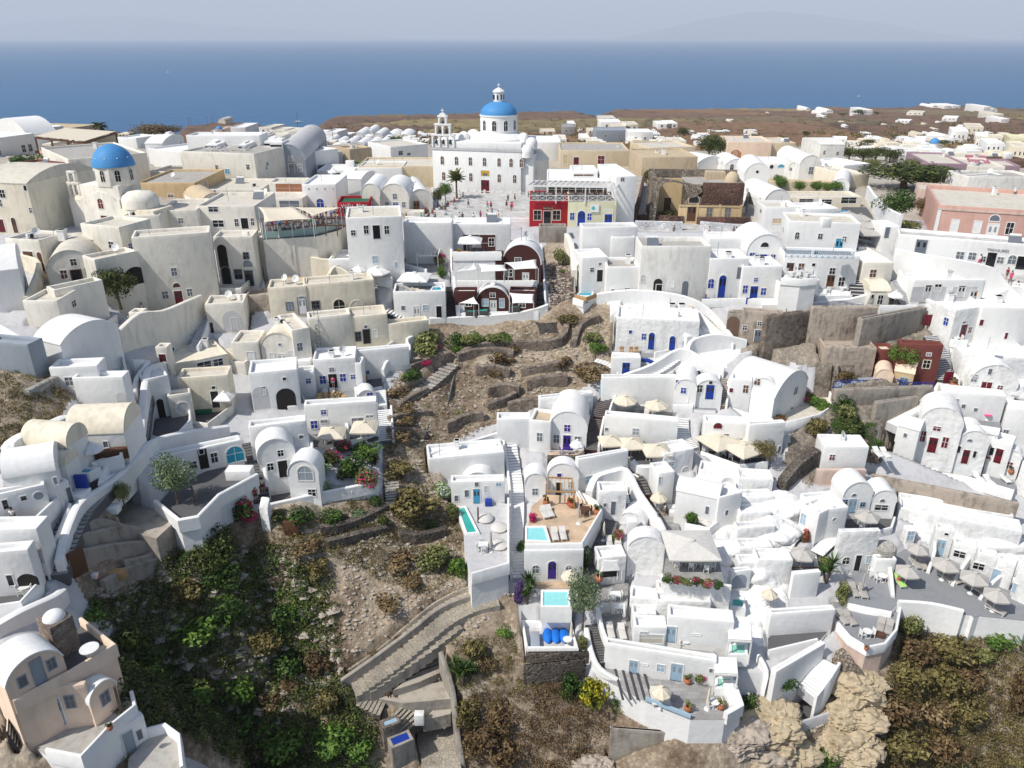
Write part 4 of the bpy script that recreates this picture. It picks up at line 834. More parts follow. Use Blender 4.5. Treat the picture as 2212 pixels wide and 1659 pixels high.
 MB().m('cream2').lathe([(3.4,-3),(3.4,H1-2.5),(3.5,H1-2.4),(1.5,H1-.2),(0,H1)],24,(W+1.5,6.2)).build('apse',r,smooth=True)
 MB().m('white').box(W,.9,-3,W+2.6,6,H1-.9).build('side_chapel',r,bevel=.1)
 ca,sa=math.cos(ang),math.sin(ang);FOOT.append(([(p0.x+x*ca-y*sa,p0.y+x*sa+y*ca)for x,y in((0,0),(W+5,0),(W+5,dep),(0,dep))],p0.z));tag(r,label,'church');r['px']=[1030,370]
 e=empty('church_fence',p0+Vector((0,-2.2,0)),ang);fb=MB().m('white')
 for i in range(int(W/2)+2):fb.box(i*2-.2,-.2,-.5,i*2+.2,.2,1.25);
 fb.build('post',e);MB().m('lightgrey').box(-.5,-.1,-.5,W+1.5,.1,.55).build('fence_wall',e);MB().m('white').box(-.5,-.06,.85,W+1.5,.06,.98).build('fence_rail',e);tag(e,'low white fence with posts along the front of the large church','fence')
big_church('large white church with pale blue dome, white lantern and three tier belfry')
T(1,3);POLE('flag pole at the right corner of the large church',30,810,330,nm='flag_pole')
H('white low buildings with small dome behind the large church',150,560,420,560,160,60,ops=[('w',180,425,14,14)]);H('small white domed chapel right of the large church',155,470,270,470,60,40,'d')
DISH('satellite dish behind the large church',375,440)
# square: trees, benches, people
T(1,2)
PALM('tall bushy palm tree at the left of the church square',1735,885,190,250,up=.8,mat_='leafolive',D=31.2);TREE('green broadleaf tree beside the palm on the square',1640,920,120,190,'leafbright');TREE('dark narrow tree at the left wall of the square',1570,960,110,170,'leafdark')
B('green and pink flowers at the left corner of the square',1465,985,60,70,'leafolive','bloom');H('small cream wall by the square with bench',1290,1060,1450,1060,60,20,m='cream2')
sh=['canvaswhite','pinkfab','bluefab','red','black','canvas','turq','yellow','slate'];lg=['slate','bluefab','black','canvas','turq','pinkfab']
ppl=[(1835,965,'in black dress standing alone on the square',4,2,'walk'),(2000,985,'in turquoise skirt walking on the square',1,4,'walk'),(2030,985,'in dark top beside the turquoise skirt',3,2,'walk'),(1940,1070,'in red shirt at the front of the square',1,0,'walk'),(2000,1065,'in dark shorts in the middle of the square',5,2,'walk'),(2040,1050,'in light blue shirt on the square',2,0,'walk'),(2092,1070,'in white near the front wall of the square',0,3,'walk'),(1760,1085,'in white hat behind the front wall of the square',0,0,'stand'),(1785,1085,'in black behind the front wall of the square',4,2,'stand'),(1880,1090,'in pale shirt behind the front wall',0,0,'stand'),(2075,1092,'in pink top sitting on the front wall',1,0,'stand'),(1938,1095,'in pink sitting low by the front wall',1,3,'sit'),(2165,975,'in dark dress at the right of the square',4,2,'walk'),(2178,925,'in black top farther back on the square',4,0,'walk'),(2205,990,'in magenta at the right of the square',1,2,'walk'),(1765,905,'in white shirt seated near the palm',0,0,'sit'),(1790,885,'in pale shirt on the church steps',0,0,'sit'),(1715,935,'in red seated under the tree',3,2,'sit'),(1660,960,'in orange seated on the wall',3,2,'sit'),(1610,985,'in yellow seated on the wall',7,2,'sit'),(1585,1005,'in white seated on the wall',0,2,'sit'),(1635,995,'in dark clothes seated on the wall',4,2,'sit'),(1525,1030,'in red seated at the lower corner',3,2,'sit'),(1495,1050,'in magenta seated at the lower corner',1,2,'sit'),(1430,1070,'in green at the lower left corner',6,2,'sit'),(1550,1065,'in dark top at the lower corner',4,2,'sit'),(1300,1080,'in black standing on the stairs by the wall',4,0,'stand')]
for x,y,l,a,c,po in ppl:PE('person '+l,x,y,sh[a],lg[c],pose=po)
for x,y in[(1680,960),(1600,1010)]:BOX('long white bench under the trees of the square',x,y,.6,5,.5,'lightgrey','bench','bench',25)
# restaurant with sails (r1c2 left bottom)
TR('crowded restaurant terrace with glass railing and shade sails',[(60,1240),(520,1210),(710,1160),(850,1090),(760,1040),(400,1040),(20,1060)],'deckdark',par='',m='cream2',D=26.2)
SAIL('large beige shade sail at left of the restaurant',[(20,960),(330,955),(490,1065),(70,1090)],(3.4,3.6,2.8,2.6),D=26.2);SAIL('pointed beige shade sail at right of the restaurant',[(330,960),(490,1035),(730,962)],(3.4,2.7,3.3),D=26.2)
gl=empty('glass_railing',spot(60,1240,26.2));b_=MB().m('watergreen');c_=MB().m('frame');pr=[PF(*f(p),26.2)-gl.location for p in[(65,1235),(200,1228),(320,1218),(420,1208),(520,1200),(615,1175),(705,1150)]]
MD['railglass']=lambda n:plain(n,(.30,.42,.40),.12,.6)
b_=MB().m('railglass')
for i in range(6):b_.bar(pr[i]+Vector((0,0,.55)),pr[i+1]+Vector((0,0,.55)),.03,.95)
b_.build('glass_panel',gl)
for p in pr:MB().m('frame').bar(p,p+Vector((0,0,2.3)),.09,.09).build('post',gl)
tag(gl,'greenish glass railing with white posts in front of the restaurant','railing')
for i in range(22):x=90+(i%11)*62+random.uniform(-12,12);y=1150-(i//11)*60-(x-90)*.06;PE('person seated among the restaurant guests',x,y,sh[i%9],lg[i%6],pose='sit',D=26.2)
for i in range(9):TB('wooden table of the crowded restaurant',120+i*66,1165-i*8,False,0,'wood',D=26.2)
for x,y,l,a,c in[(425,1045,'in black shirt behind the restaurant sails',4,2),(560,1060,'in orange by the restaurant rail',3,0),(610,1050,'in pale pink under the shop',5,0),(680,1050,'in white by the red shop',0,2),(740,1050,'in black by the red shop',4,2),(770,1050,'in dark shirt in front of the shutters',4,0),(840,1070,'in black with white hat by the tall white house',4,0),(730,1310,'in striped shirt and bright blue shorts on the steps',0,1),(652,1370,'in lime shirt and blue shorts on the steps',7,1),(605,1385,'in blue patterned clothes on the steps',2,2)]:PE('person '+l,x,y,sh[a],lg[c],pose='stand')
PERG('low brown wooden railing frame right of the restaurant',[(500,1120),(800,1120),(800,1060),(500,1060)],1.2,'wood',8,D=26.2)
# ---- r1c3 : shops, ruin and houses behind
T(1,3)
for x,y,w_,h,m_ in[(245,335,130,30,'beige'),(440,335,100,70,'grey'),(590,380,80,30,'white'),(765,290,180,65,'white'),(870,300,150,40,'cream'),(980,300,110,55,'cream'),(660,330,60,30,'cream'),(720,390,290,95,'bluegrey'),(1010,420,200,110,'white'),(1260,280,120,40,'white'),(1340,280,90,45,'white'),(490,262,60,22,'white'),(760,215,140,22,'roofcream')]:H('far %s house beyond the tan flat roofs'%{'grey':'grey','bluegrey':'blue grey','cream':'cream','beige':'beige','white':'white','roofcream':'ruined pale'}[m_],x,y,x+w_,y,h,28,m=m_,ops=[('w',x+w_*.3,y-h*.5,16,20),('w',x+w_*.7,y-h*.5,16,20)],group='far houses right of the church')
H('wide tan flat roofed house with dark red door and solar heater',415,610,1005,612,140,75,m='beige',rc='roofgrey',ops=[('d',555,560,46,62,'dred'),('w',770,552,56,70,'dred'),('w',460,545,40,80,'ochre')])
H('brown side wing of the tan flat roofed house',1005,615,1115,700,160,60,m='tan')
SOL('tall grey solar panel on the tan roof',785,445,0,sc=1.6);DISH('satellite dish on the tan roof',712,440)
H('beige house with roof hut right of the tan house',1175,620,1570,605,170,60,m='beige',rc='roofcream',ops=[('d',1315,590,34,60,'slate')])
H('small roof hut with grey tank on the beige house',1380,470,1500,470,85,30,m='cream2',ops=[('w',1420,420,60,40,'slate')])
H('small white vault in front of the beige house',1420,620,1520,620,45,30,'d')
H('peach house with an arched balcony at the upper right',1850,545,2230,550,150,55,m='peach',rc='roofcream',ops=[('O',1935,490,95,80,'terracotta'),('w',1930,500,26,34,'frame')])
TREE('big dark pine between the beige and peach houses',1700,560,230,240,'leafdark');TREE('dark tree right of the big pine',1800,540,150,180,'leaf');TREE('dark bush tree behind the roof huts',1480,360,120,90,'leafdark')
H('white twin vaults with arched windows behind the ruin',1840,650,2030,650,105,60,'v',rise=1.4,ops=[('A',1900,615,30,50),('A',1985,615,30,50)])
H('white vaulted house with round window above the ruin',2000,760,2220,765,180,80,'v',ops=[('r',2120,655,26,26)])
H('long white wall and vaults left of the round window',1600,640,1840,620,110,60,'v',rise=1.5)
# shops
H('white annex house with outdoor stairs right of the shops',880,1125,1050,1120,420,120,ops=[('w',955,720,30,30,'dred')],par=.3)
H('white restaurant building with big flat roof above the shops',300,840,930,845,95,125,m='white',rc='white',D=26.4,par=.15,ops=[('w',x,810,110,60,'darkin')for x in(370,490,610,730,850)])
ss=H('bright red shop front with cream framed window and door',150,1120,480,1122,215,90,m='red',rc='paved',ops=[('d',305,1060,62,125,'glass','palepink'),('w',220,1030,60,80,'glass','palepink'),('w',385,1030,62,80,'glass','palepink')],top=1,par=.2,lv=(300,1110))
w3=ss['wdh'];sg=MB().m('wood').box(w3[0]*.38,-.1,w3[2]-1.55,w3[0]*.6,-.02,w3[2]-1.1).build('signboard',ss);TEXT('sign_lettering','ΒΑΓΓΕΛΗΣ',sg,(w3[0]*.49,-.12,w3[2]-1.45),.34,'canvas')
s2=H('pale yellow shop front with blue doors and hanging sign',480,1122,895,1126,215,90,m='yellow',rc='paved',ops=[('a',600,1055,66,130,'blue'),('w',520,1040,36,62,'blue'),('w',670,1045,36,60,'blue'),('d',832,1070,66,105,'blue'),('w',836,1000,64,30,'yellow')],top=1,par=.2,lv=(600,1110))
w3=s2['wdh'];sg=MB().m('frame').box(w3[0]*.46,-.25,w3[2]-1.9,w3[0]*.64,-.15,w3[2]-.5).build('signboard',s2);MB().m('turq').lathe([(.3,0),(.3,.02),(0,.02)],12).build('sign_emblem',sg,loc=(w3[0]*.52,-.27,w3[2]-1.2)).rotation_euler=(math.radians(90),0,0)
PERG('white slatted pergola over the restaurant above the shops',[(130,775),(900,790),(930,745),(190,735)],2.7,'frame',16,D=26.4,r_=.2)
e=empty('railing',spot(152,908,26.2));b_=MB();rail(b_,(0,0,0),(PF(*f((880,912)),26.2)-e.location),1.0,n=10);b_.build('railing_frame',e);tag(e,'white crossed railing of the restaurant above the red shop','railing')
for x in(190,330,400,520,590,700,760,850):SET('on the upper restaurant terrace above the shops',x,870,2,False,'wood',D=26.4)
H('cream round skylight box on the white restaurant roof',520,690,740,690,45,50,D=24.1,rc='white',ops=[('w',620,683,170,18,'wood')])
PERG('white trellis frame beside the stairs right of the restaurant',[(960,870),(1040,860),(1060,790),(1000,780)],2.0,'frame',7,D=28)
ST('white outdoor stairs at the right of the shops',[(1000,1130),(950,1000),(910,930)],2.0,12,sides='r',D1=29)
for x,l,a,c in[(215,'in white cap in front of the red shop',0,0),(308,'in red at the door of the red shop',3,2),(452,'in pale clothes between the two shops',5,3),(520,'with a bag by the yellow shop',0,2),(582,'in blue at the yellow shop door',2,1),(640,'in white shirt by the yellow shop',0,0),(685,'in brown top by the yellow shop',5,0),(765,'in light shorts by the yellow shop',4,3)]:PE('person '+l,x,1118,sh[a],lg[c],pose='stand',D=31.0)
for x,y,l,a,c in[(1395,1205,'in grey with backpack on the lane under the ruin',8,0),(1700,1215,'in white top and pink shorts on the lane',0,5),(1910,1215,'in grey shirt on the lane by the stone wall',8,0),(1932,1218,'in pale trousers on the lane by the stone wall',5,3),(2025,1225,'in white shirt on the lane by the gate',0,0),(2050,1225,'in dark clothes on the lane by the gate',4,2),(25,915,'in black with hat right of the church',4,2),(5,990,'in magenta at the edge of the square',1,5)]:PE('person '+l,x,y,sh[a],lg[c],pose='walk')
# ruin
def ruin(label):
 D=30.6;p0,p1=PF(*f((1185,1075)),D),PF(*f((1975,1090)),D);dv=p1-p0;W=dv.length;r=empty('ruined_mansion',p0,math.atan2(dv.y,dv.x));k=W/790;L=lambda v:v*k;d=9.0;hh=L(330)
 b=MB().m('ochre');b.box(L(250),0,-2,W-.1,.7,L(130));b.build('lower_facade',r,bevel=.04);b=MB().m('redstone');b.box(L(440),.05,L(130),W,.75,hh);b.build('upper_facade',r,bevel=.04)
 b=MB().m('ochre')
 for x in(400,590,770):b.box(L(x),-.08,-.5,L(x+20),.1,L(150))
 b.box(L(250),-.1,L(126),W,.3,L(140));b.build('pilaster',r)
 random.seed(3);b=MB().m('rubble');pts=[(L(60),-2)]
 prof=[(0,0),(0,120),(30,190),(20,260),(45,330),(80,365),(200,345),(330,320),(420,300),(440,260),(380,210),(330,200),(300,260),(270,315),(200,335),(110,330),(70,270),(60,150),(50,0)]
 b.prof([(L(x),L(z))for x,z in prof],-.1,1.0);b.build('broken_wall',r,fix=True);b=MB().m('rubble');b.prof([(L(x),L(z))for x,z in[(300,-20),(430,-20),(440,210),(380,215),(335,205),(280,120),(285,30)]],.02,.9);b.build('broken_pier',r,fix=True)
 b=MB().m('ochre');b.box(L(50),4.5,-1,L(290),5,L(330));b.build('inner_wall',r);opening(r,'o',L(170),L(95),L(60),L(130),'wood',y=4.48)
 b=MB().m('rubble');b.box(L(10),.8,-2,L(50),d,L(360));b.box(W-.6,.7,-2,W,d,hh);b.box(L(0),d-.6,-2,W,d,L(380));b.build('rear_wall',r)
 b=MB().m('roofgrey');b.prism([(L(300),.7),(W-.5,.7),(W-.5,d-.5),(L(300),d-.5)],hh-.6,hh-.3);b.build('roof',r)
 MB().m('tan').lathe([(1.3,hh-.4),(1.3,hh+.3),(1.0,hh+1.0),(.5,hh+1.4),(0,hh+1.5)],16,(W-1.6,4)).build('dome',r,smooth=True);MB().m('tan').box(W-6,d-3.4,hh-.4,W-2.5,d-.8,hh+1.0).build('roof_hut',r)
 opening(r,'d',L(362),L(70),L(76),L(135),'wood','tan');opening(r,'h',L(372),L(190),L(80),L(62),'glass','tan');opening(r,'w',L(515),L(75),L(50),L(95),'framegrey','tan');opening(r,'w',L(672),L(75),L(50),L(95),'framegrey','tan')
 FOOT.append(([(p0.x,p0.y),(p1.x,p1.y),(p1.x,p1.y+d),(p0.x,p0.y+d)],p0.z));tag(r,label,'ruin');r['px']=[1400,440]
ruin('roofless stone mansion ruin with ochre lower front and dark red masonry')
WL('low brown stone wall with railings in front of the ruin',[(1060,1085),(1300,1090),(1480,1100)],1.3,.4,'redstone',k=1);WL('brown stone wall with railings right of the ruin gate',[(1600,1105),(1900,1110),(2050,1115)],1.3,.4,'redstone',k=1)
WL('whitewashed rubble wall below the ruin at left',[(1060,1150),(1300,1155),(1470,1160)],1.5,.5,'whitestone',k=1);WL('whitewashed rubble wall below the ruin at right',[(1620,1165),(1900,1190),(2080,1195)],1.7,.5,'whitestone',k=1)
B('dry grass tuft inside the ruined room',1340,1010,160,40,'leafolive',D=30.2);B('dark tall bush left of the ruin',1170,700,90,160,'leafbrowngreen');WL('dark stone garden wall left of the ruin',[(1060,1080),(1100,930),(1130,780)],2.2,.5,'redstone',k=1);WL('dark ruined side wall right of the ruin',[(1990,1080),(2040,900),(2050,820)],2.0,.5,'darkstone',k=1)
# ---- r1c4 far and middle
T(1,4)
rng=random.Random(5)
BOAT('small sailing boat far out on the left sea',362,158,14,True);BOAT('white catamaran near the left coast',645,264,16);BOAT('small white boat on the right sea',1856,209,12)
cl=[(1240,440,110,70,'white'),(1360,405,130,65,'white'),(1490,395,90,60,'white'),(1575,400,140,100,'white'),(1700,330,150,70,'cream'),(1610,300,110,35,'white'),(1780,460,110,90,'cream2'),(1870,500,150,100,'white'),(1780,390,120,55,'white'),(1900,400,120,50,'cream'),(2080,440,150,80,'yellow'),(2100,560,140,130,'cream'),(2030,500,80,60,'beige'),(1960,360,100,30,'cream'),(1650,490,140,40,'white'),(1570,500,90,30,'white'),(820,165,80,45,'white'),(500,150,60,35,'white'),(330,125,30,25,'white'),(450,160,60,20,'white'),(1195,165,140,25,'cream2'),(1420,100,50,20,'white'),(1520,108,60,26,'white'),(1590,108,70,26,'white'),(1860,135,60,44,'white'),(1920,135,60,30,'white'),(1500,215,130,30,'white'),(1950,190,80,35,'cream2'),(2010,230,70,35,'white'),(1100,225,120,14,'white'),(545,405,130,40,'white'),(825,385,110,28,'white'),(940,400,90,30,'white'),(660,425,130,25,'cream2'),(2080,350,40,18,'white'),(480,185,30,12,'white')]
for x,y,w_,h,m_ in cl:H('far %s house standing in the brown fields'%{'white':'white','cream':'cream','cream2':'pale','yellow':'yellow','beige':'beige'}[m_]if y<290 else 'distant %s house of the village edge at upper right'%{'white':'white','cream':'cream','cream2':'pale','yellow':'yellow','beige':'beige'}[m_],x,y,x+w_,y+(6 if w_>90 else 0),h,14+h*.25,rng.choice(['flat','flat','v'])if w_<100 else 'flat',m_,ops=[('w',x+w_*t,y-h*.5,max(7,w_*.09),max(8,h*.22))for t in(.25,.55,.8)],group='far houses at the upper right')
hb=H('tiny far church with blue dome among the fields at right',1345,490,1500,490,30,20,cat='church',name='small_church');zz=hb['wdh'];MB().m('white').lathe([(1.5,zz[2]-.3),(1.5,zz[2]+2),(0,zz[2]+2.1)],12,(zz[0]*.6,1.5)).build('drum',hb);MB().m('dome').lathe([(1.7*math.cos(t*math.pi/12),zz[2]+2+1.8*math.sin(t*math.pi/12))for t in range(7)],14,(zz[0]*.6,1.5)).build('dome',hb,smooth=True)
H('white belfry wall house left of the lilac house',1225,530,1340,525,45,20)
H('lilac flat roofed house with solar panel and dish',1360,730,1690,740,150,110,m='lilac',rc='roofcream');H('white left flank of the lilac house',1225,640,1360,720,120,80,m='cream2')
SOL('solar heater on the lilac house',1380,555);DISH('satellite dish on the lilac house',1490,545)
H('rose coloured house with blue awning at the right',1715,680,1890,690,120,60,m='rose');H('lilac house corner with dish at the far right',1880,690,2160,700,95,60,m='lilac',rc='roofcream');H('brown long wall house at the right edge behind the lilac corner',2000,620,2280,620,60,40,m='brown')
for x in(1600,1650,1985,2030,2070):SOL('dark solar panel on the far right roofs',x,545)
H('cream strip roof with solar panels at the right',1500,580,2150,580,40,50,m='cream')
H('tall white and grey house with shuttered window at the right',1690,890,2280,890,190,60,m='white2',rc='roofgrey',ops=[('w',1820,835,40,60,'frame')]);H('white corner tower of the tall grey house',1610,860,1700,880,180,60)
H('white chimney block of the tall grey house',1990,885,2090,890,160,30);DISH('satellite dish on the pink mansion roof',2110,900)
pm=H('pink neoclassical mansion with white framed windows and arched doorway',1420,1215,2420,1290,270,215,m='pink',rc='roofcream',par=.7,ops=[('w',1612,1120,62,100,'frame','frame'),('w',1808,1132,62,100,'frame','frame'),('d',1940,1160,90,145,'frame','frame'),('h',1962,1055,84,50,'slate','frame'),('w',2088,1145,62,100,'glass','frame')])
w3=pm['wdh'];MB().m('palepink').box(-.1,-.12,w3[2]-.75,w3[0],-.01,w3[2]-.45).build('cornice',pm);MB().m('frame').box(-.05,-.09,0,.5,-.01,w3[2]-.75).build('corner_pilaster',pm)
H('pale pink roof wing of the mansion with curved parapet',1270,980,1570,1000,180,60,m='palepink',rc='roofcream')
for x,y in[(1700,1205),(1850,1200),(1975,1215)]:POT('terracotta pot with flowers before the pink mansion',x,y,mat_='bloom')
SET('on the pink mansion terrace',1760,1205,2,False);SET('at the right of the pink mansion terrace',2120,1225,2,True)
H('white retaining building with grey door and display windows under the mansion',1090,1400,2420,1520,205,60,m='white',rc='pavelight',ops=[('d',1322,1308,100,130,'slate'),('w',1660,1378,66,60,'slate'),('w',1765,1385,64,60,'slate'),('w',1860,1410,48,46,'glass'),('d',1925,1425,80,120,'glass'),('w',2008,1420,56,54,'slate'),('A',2110,1415,70,76,'slate'),('d',2185,1450,80,110,'glass')],bev=.1)
w3=HOUSES[-1]['wdh'];TEXT('sign_lettering','TREASURES',HOUSES[-1],(w3[0]*.66,-.08,w3[2]*.62),.55,'slate')
e=empty('balustrade',spot(1450,1225));b_=MB();q=PF(*f((2300,1300)),lev(*f((1450,1225))));rail(b_,(0,0,.2),(q-e.location)+Vector((0,0,.2)),.9,n=14);b_.build('railing_frame',e);tag(e,'white crossed balustrade in front of the pink mansion','railing')
TREE('large dark spreading pine left of the lilac house',1180,800,800,240,'leafdark');TREE('dark pine crown reaching toward the tall grey house',1420,800,420,170,'leafbrowngreen');TREE('tall green pine top above the spreading pine',1220,700,240,160,'leafolive');TREE('pine with flat top in front of the lilac wall',1500,740,190,130,'leaf')
TREE('green tree in the courtyard left of the pink mansion',1080,1120,330,300,'leaf');TREE('brownish tree beside the pink mansion',1310,1030,130,160,'leafrust');B('grey green shrub in the mansion courtyard',960,930,130,140,'leafgrey');B('bushy shrub at the foot of the courtyard tree',1200,1110,200,130,'leafolive')
for x,y,w_,h in[(700,560,190,120),(820,580,230,140),(930,560,210,130),(1050,570,200,120),(1140,560,160,100),(880,650,160,110)]:TREE('dark green tree of the grove beyond the white vaults',x,y,w_,h,'leafdark' if x!=880 else 'leafolive',group='trees of the grove at the upper right')
for x,y,w_,h in[(780,165,110,50),(330,350,80,50),(1110,390,110,60),(860,420,120,50),(640,170,90,26),(940,165,50,30),(1500,430,130,50)]:TREE('distant round tree in the brown fields',x,y,w_,h,'leafdark',group='distant trees in the fields')
H('cream house with open round arch at upper left of the grove',0,545,220,545,140,50,m='beige',rc='roofcream',ops=[('O',135,490,110,90,'leafdark')])
H('white house with barrel vault and tall chimney',430,590,640,590,170,60,'x','white2',rise=.8);H('white vaulted house with tall grey shuttered window',255,735,440,735,220,90,'v','white2',rise=2.2,ops=[('w',372,645,40,62,'slate')]);H('small white house front left of the shuttered window',165,720,260,725,150,60,'v','white2',ops=[('w',197,632,20,26)]);H('white house with turquoise round window',0,700,170,700,120,60,ops=[('h',115,605,60,26,'sky'),('r',15,612,34,40)])
H('white stepped house with balcony right of the shuttered vault',440,740,640,740,120,80,ops=[('w',445,690,50,40,'darkin')]);H('low white vault house beneath the grove',640,720,860,700,120,60);H('cream flat house beside the spreading pine',700,790,860,780,110,80,m='cream',rc='roofcream')
H('cream roof terrace wall behind the topiary trees',0,830,560,850,100,20,m='beige')
TR('rooftop terrace with potted round topiary trees',[(-30,880),(600,900),(780,860),(600,800),(0,800)],'deck',par='0',m='cream')
for x,y in[(80,815),(105,830),(262,860),(408,860),(505,870),(580,860)]:TREE('small round topiary tree in a pot on the rooftop',x,y,110,140 if x!=80 else 150,'leafbright',group='topiary trees on the rooftop');BOX('dark round planter under a rooftop topiary',x,y+2,.9,.9,.7,'black','planter','planter',group='planters on the rooftop')
H('small white chapel vault with little window beside the topiaries',545,850,690,860,140,90,'v',ops=[('w',640,800,20,16)])
H('white vaulted house with window and air unit at left below topiaries',-40,970,190,965,160,100,'v',ops=[('w',72,925,26,30)],rise=2.6)
H('cream terrace building with dark loggia below the topiaries',190,960,800,960,90,50,m='cream',ops=[('w',700,890,130,50,'darkin'),('w',330,910,120,40,'darkin'),('w',490,915,120,40,'darkin')])
H('white bell wall house with blue dome end',255,1110,590,1100,130,60,ops=[('A',415,1055,40,50,'slate')]);H('long pale flat roof house left of the bell wall',-40,1100,260,1100,140,60,rc='roofcream',ops=[('w',90,1080,100,40,'ochre')])
q=empty('blue_awning',spot(640,1090));MB().m('sky').lathe([(1.7,0),(1.6,.9),(1.1,1.6),(.5,1.95),(0,2.0)],16).build('canvas',q,smooth=True);MB().m('frame').box(-1.6,-1.6,-.5,1.6,1.6,.05).build('base',q);tag(q,'blue rounded awning beside the bell wall','awning')
TR('restaurant terrace under grey parasols between white walls',[(600,1080),(760,1220),(960,1260),(940,1180),(900,1030),(850,960),(640,960)],'deckdark')
for x,y,w_ in[(700,1010,160),(800,1035,170),(740,1080,180),(850,1095,190),(870,1160,190),(790,1140,170)]:U('large grey parasol of the crowded restaurant left of the courtyard tree',x,y,w_,4,'canvasgrey',group='grey restaurant parasols')
for i in range(8):PE('person seated under the grey restaurant parasols',780+i*20,1215+(i%3)*10,sh[i%9],lg[i%6],pose='sit')
WL('long white wall descending beside the courtyard of the pink mansion',[(850,880,2.5),(960,1080,3),(1120,1210,3.5)],2.5,.5,k=2)
H('white wall building with pale door left of the retaining wall',965,1330,1110,1330,200,60,ops=[('d',1030,1180,40,90,'slate')])
for x,y,l,a,c in[(760,1368,'in blue top and black trousers at the stair head',2,2),(1105,1362,'in red dress walking under the mansion wall',3,3),(1185,1368,'in black dress walking under the mansion wall',4,2),(1212,1375,'in dark red clothes walking under the mansion wall',3,3),(1768,1455,'with a blue backpack by the display windows',2,0),(1820,1468,'with red hair by the shop door',0,5),(1862,1478,'in white at the shop door',0,3),(2055,1585,'in red vest on the right steps',3,0),(2090,1612,'carrying a bag on the right steps',1,5),(2140,1700,'in white shirt and black trousers on the lane',0,2)]:PE('person '+l,x,y,sh[a],lg[c],pose='walk')
OX=OY=0.0
fh=MB()
for n_,xa,xb,ya,yb in[(70,1860,2240,288,352),(40,560,925,290,322),(40,1190,1640,285,322),(40,0,560,292,325),(14,1500,2212,245,285)]:
 for _ in range(n_):
  x,y=rng.uniform(xa,xb),rng.uniform(ya,yb);s_=max(.25,(y-258)/50)
  if any(abs(o['px'][0]-x)<11*s_+3 and abs(o['px'][1]-y)<7 for o in HOUSES):continue
  p=PF(x,y,lev(x,y));k=Zof(y,CAMZ-p.z)/FPX;w_=rng.uniform(12,30)*s_*k;h=rng.uniform(6,12)*s_*k;d=rng.uniform(5,9);fh.m(rng.choice(['white','white','white','cream2','cream'])).box(p.x,p.y,p.z-4,p.x+w_,p.y+d,p.z+h);fh.box(p.x+w_*.1,p.y+d*.4,p.z+h,p.x+w_*rng.uniform(.4,.8),p.y+d*.9,p.z+h*rng.uniform(1,1.5));fh.m('glass')
  for t in(.2,.5,.8):fh.box(p.x+w_*t-.5,p.y-.06,p.z+h*.35,p.x+w_*t+.4,p.y,p.z+h*.65)
o=fh.build('distant_houses');o['kind']='stuff';o['label']='many tiny pale houses packed along the far side of the town'
# ================================================================== upper slope, left
T(1,1)
H('cream house wall with a cut corner below the small domed church',780,1500,1110,1540,390,80,m='cream2',rc='roofcream')
H('tall cream house with a narrow dark window right below the apse',1100,1290,1420,1280,250,40,m='cream2',rc='roofcream',ops=[('w',1272,1200,46,100,'slate')])
H('cream house with flat roof and white french door under the church apse',1415,1255,1740,1245,260,110,m='cream2',rc='roofcream',ops=[('w',1562,1078,40,44,'slate'),('d',1512,1195,60,96,'glass','frame'),('w',1622,1172,52,60)])
H('cream facade with round gable, wide window and three shuttered openings',1740,1240,2235,1240,285,130,m='cream2',rc='roofcream',ops=[('w',1840,960,80,42),('w',1887,1103,92,56),('w',2045,1095,32,64),('d',2115,1100,62,90,'glass','frame'),('w',2182,1088,28,62)])
H('cream barrel vault on the flat roof by the satellite dish',1745,985,1965,960,130,110,'v','cream2',rc='tan',rise=1.6,ops=[('w',1840,955,80,44)]);DISH('white satellite dish beside the cream barrel vault',2035,960,20,sc=2)
TR('small balcony with solid wall on the cream facade',[(1420,1330),(1800,1310),(1800,1240),(1420,1250)],'roofcream',m='cream2',par='01',ph=1.0);TR('balcony with white crossed railing on the cream facade',[(1800,1215),(2260,1230),(2260,1175),(1800,1165)],'roofcream',m='cream2',railing='w0')
H('great cream house front with blind arch, small windows and brown door',1255,1835,1905,1775,590,70,m='cream2',ops=[('w',1505,1520,46,68,'slate'),('w',1428,1720,50,62,'slate'),('w',1640,1697,44,62,'slate'),('h',1525,1636,60,38,'wood'),('d',1542,1725,70,122,'dred')])
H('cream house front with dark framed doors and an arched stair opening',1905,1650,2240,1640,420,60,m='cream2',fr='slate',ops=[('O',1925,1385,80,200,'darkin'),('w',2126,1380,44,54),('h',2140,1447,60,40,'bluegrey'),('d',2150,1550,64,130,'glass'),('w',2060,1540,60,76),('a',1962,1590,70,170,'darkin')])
T(1,2)
H('cream wall below the restaurant with brown lane door',-10,1520,360,1520,290,60,m='cream2',ops=[('w',198,1432,50,64,'bluegrey','slate'),('w',30,1520,60,66,'glass','slate'),('w',128,1515,46,60,'glass','slate'),('d',210,1550,60,120,'glass','slate')])
H('curved cream wall of the restaurant with wooden door',360,1400,700,1330,190,60,m='cream2',ops=[('d',566,1310,50,115,'wood'),('w',693,1222,18,24,'wood')])
TR('grey stepped lane between the restaurant wall and the tall white house',[(430,1400),(560,1380),(760,1290),(740,1240),(600,1340),(430,1380)],'paved',m='cream2')
H('tall white flat roofed house with a balcony and white french door',820,1590,1290,1570,520,105,rc='roofcream',ops=[('w',952,1155,38,70),('d',1042,1175,62,115),('w',1130,1157,38,70),('w',840,1183,36,44),('w',1030,1415,44,60,'paleblue'),('w',1215,1460,24,50,'paleblue')],par=.3)
TR('balcony with crossed railing on the tall white house',[(880,1285),(1190,1285),(1190,1240),(880,1240)],'deck',railing='w01',D=27.6);POT('yellow green potted plant on the white balcony',1040,1240,D=27.6,mat_='leafbright')
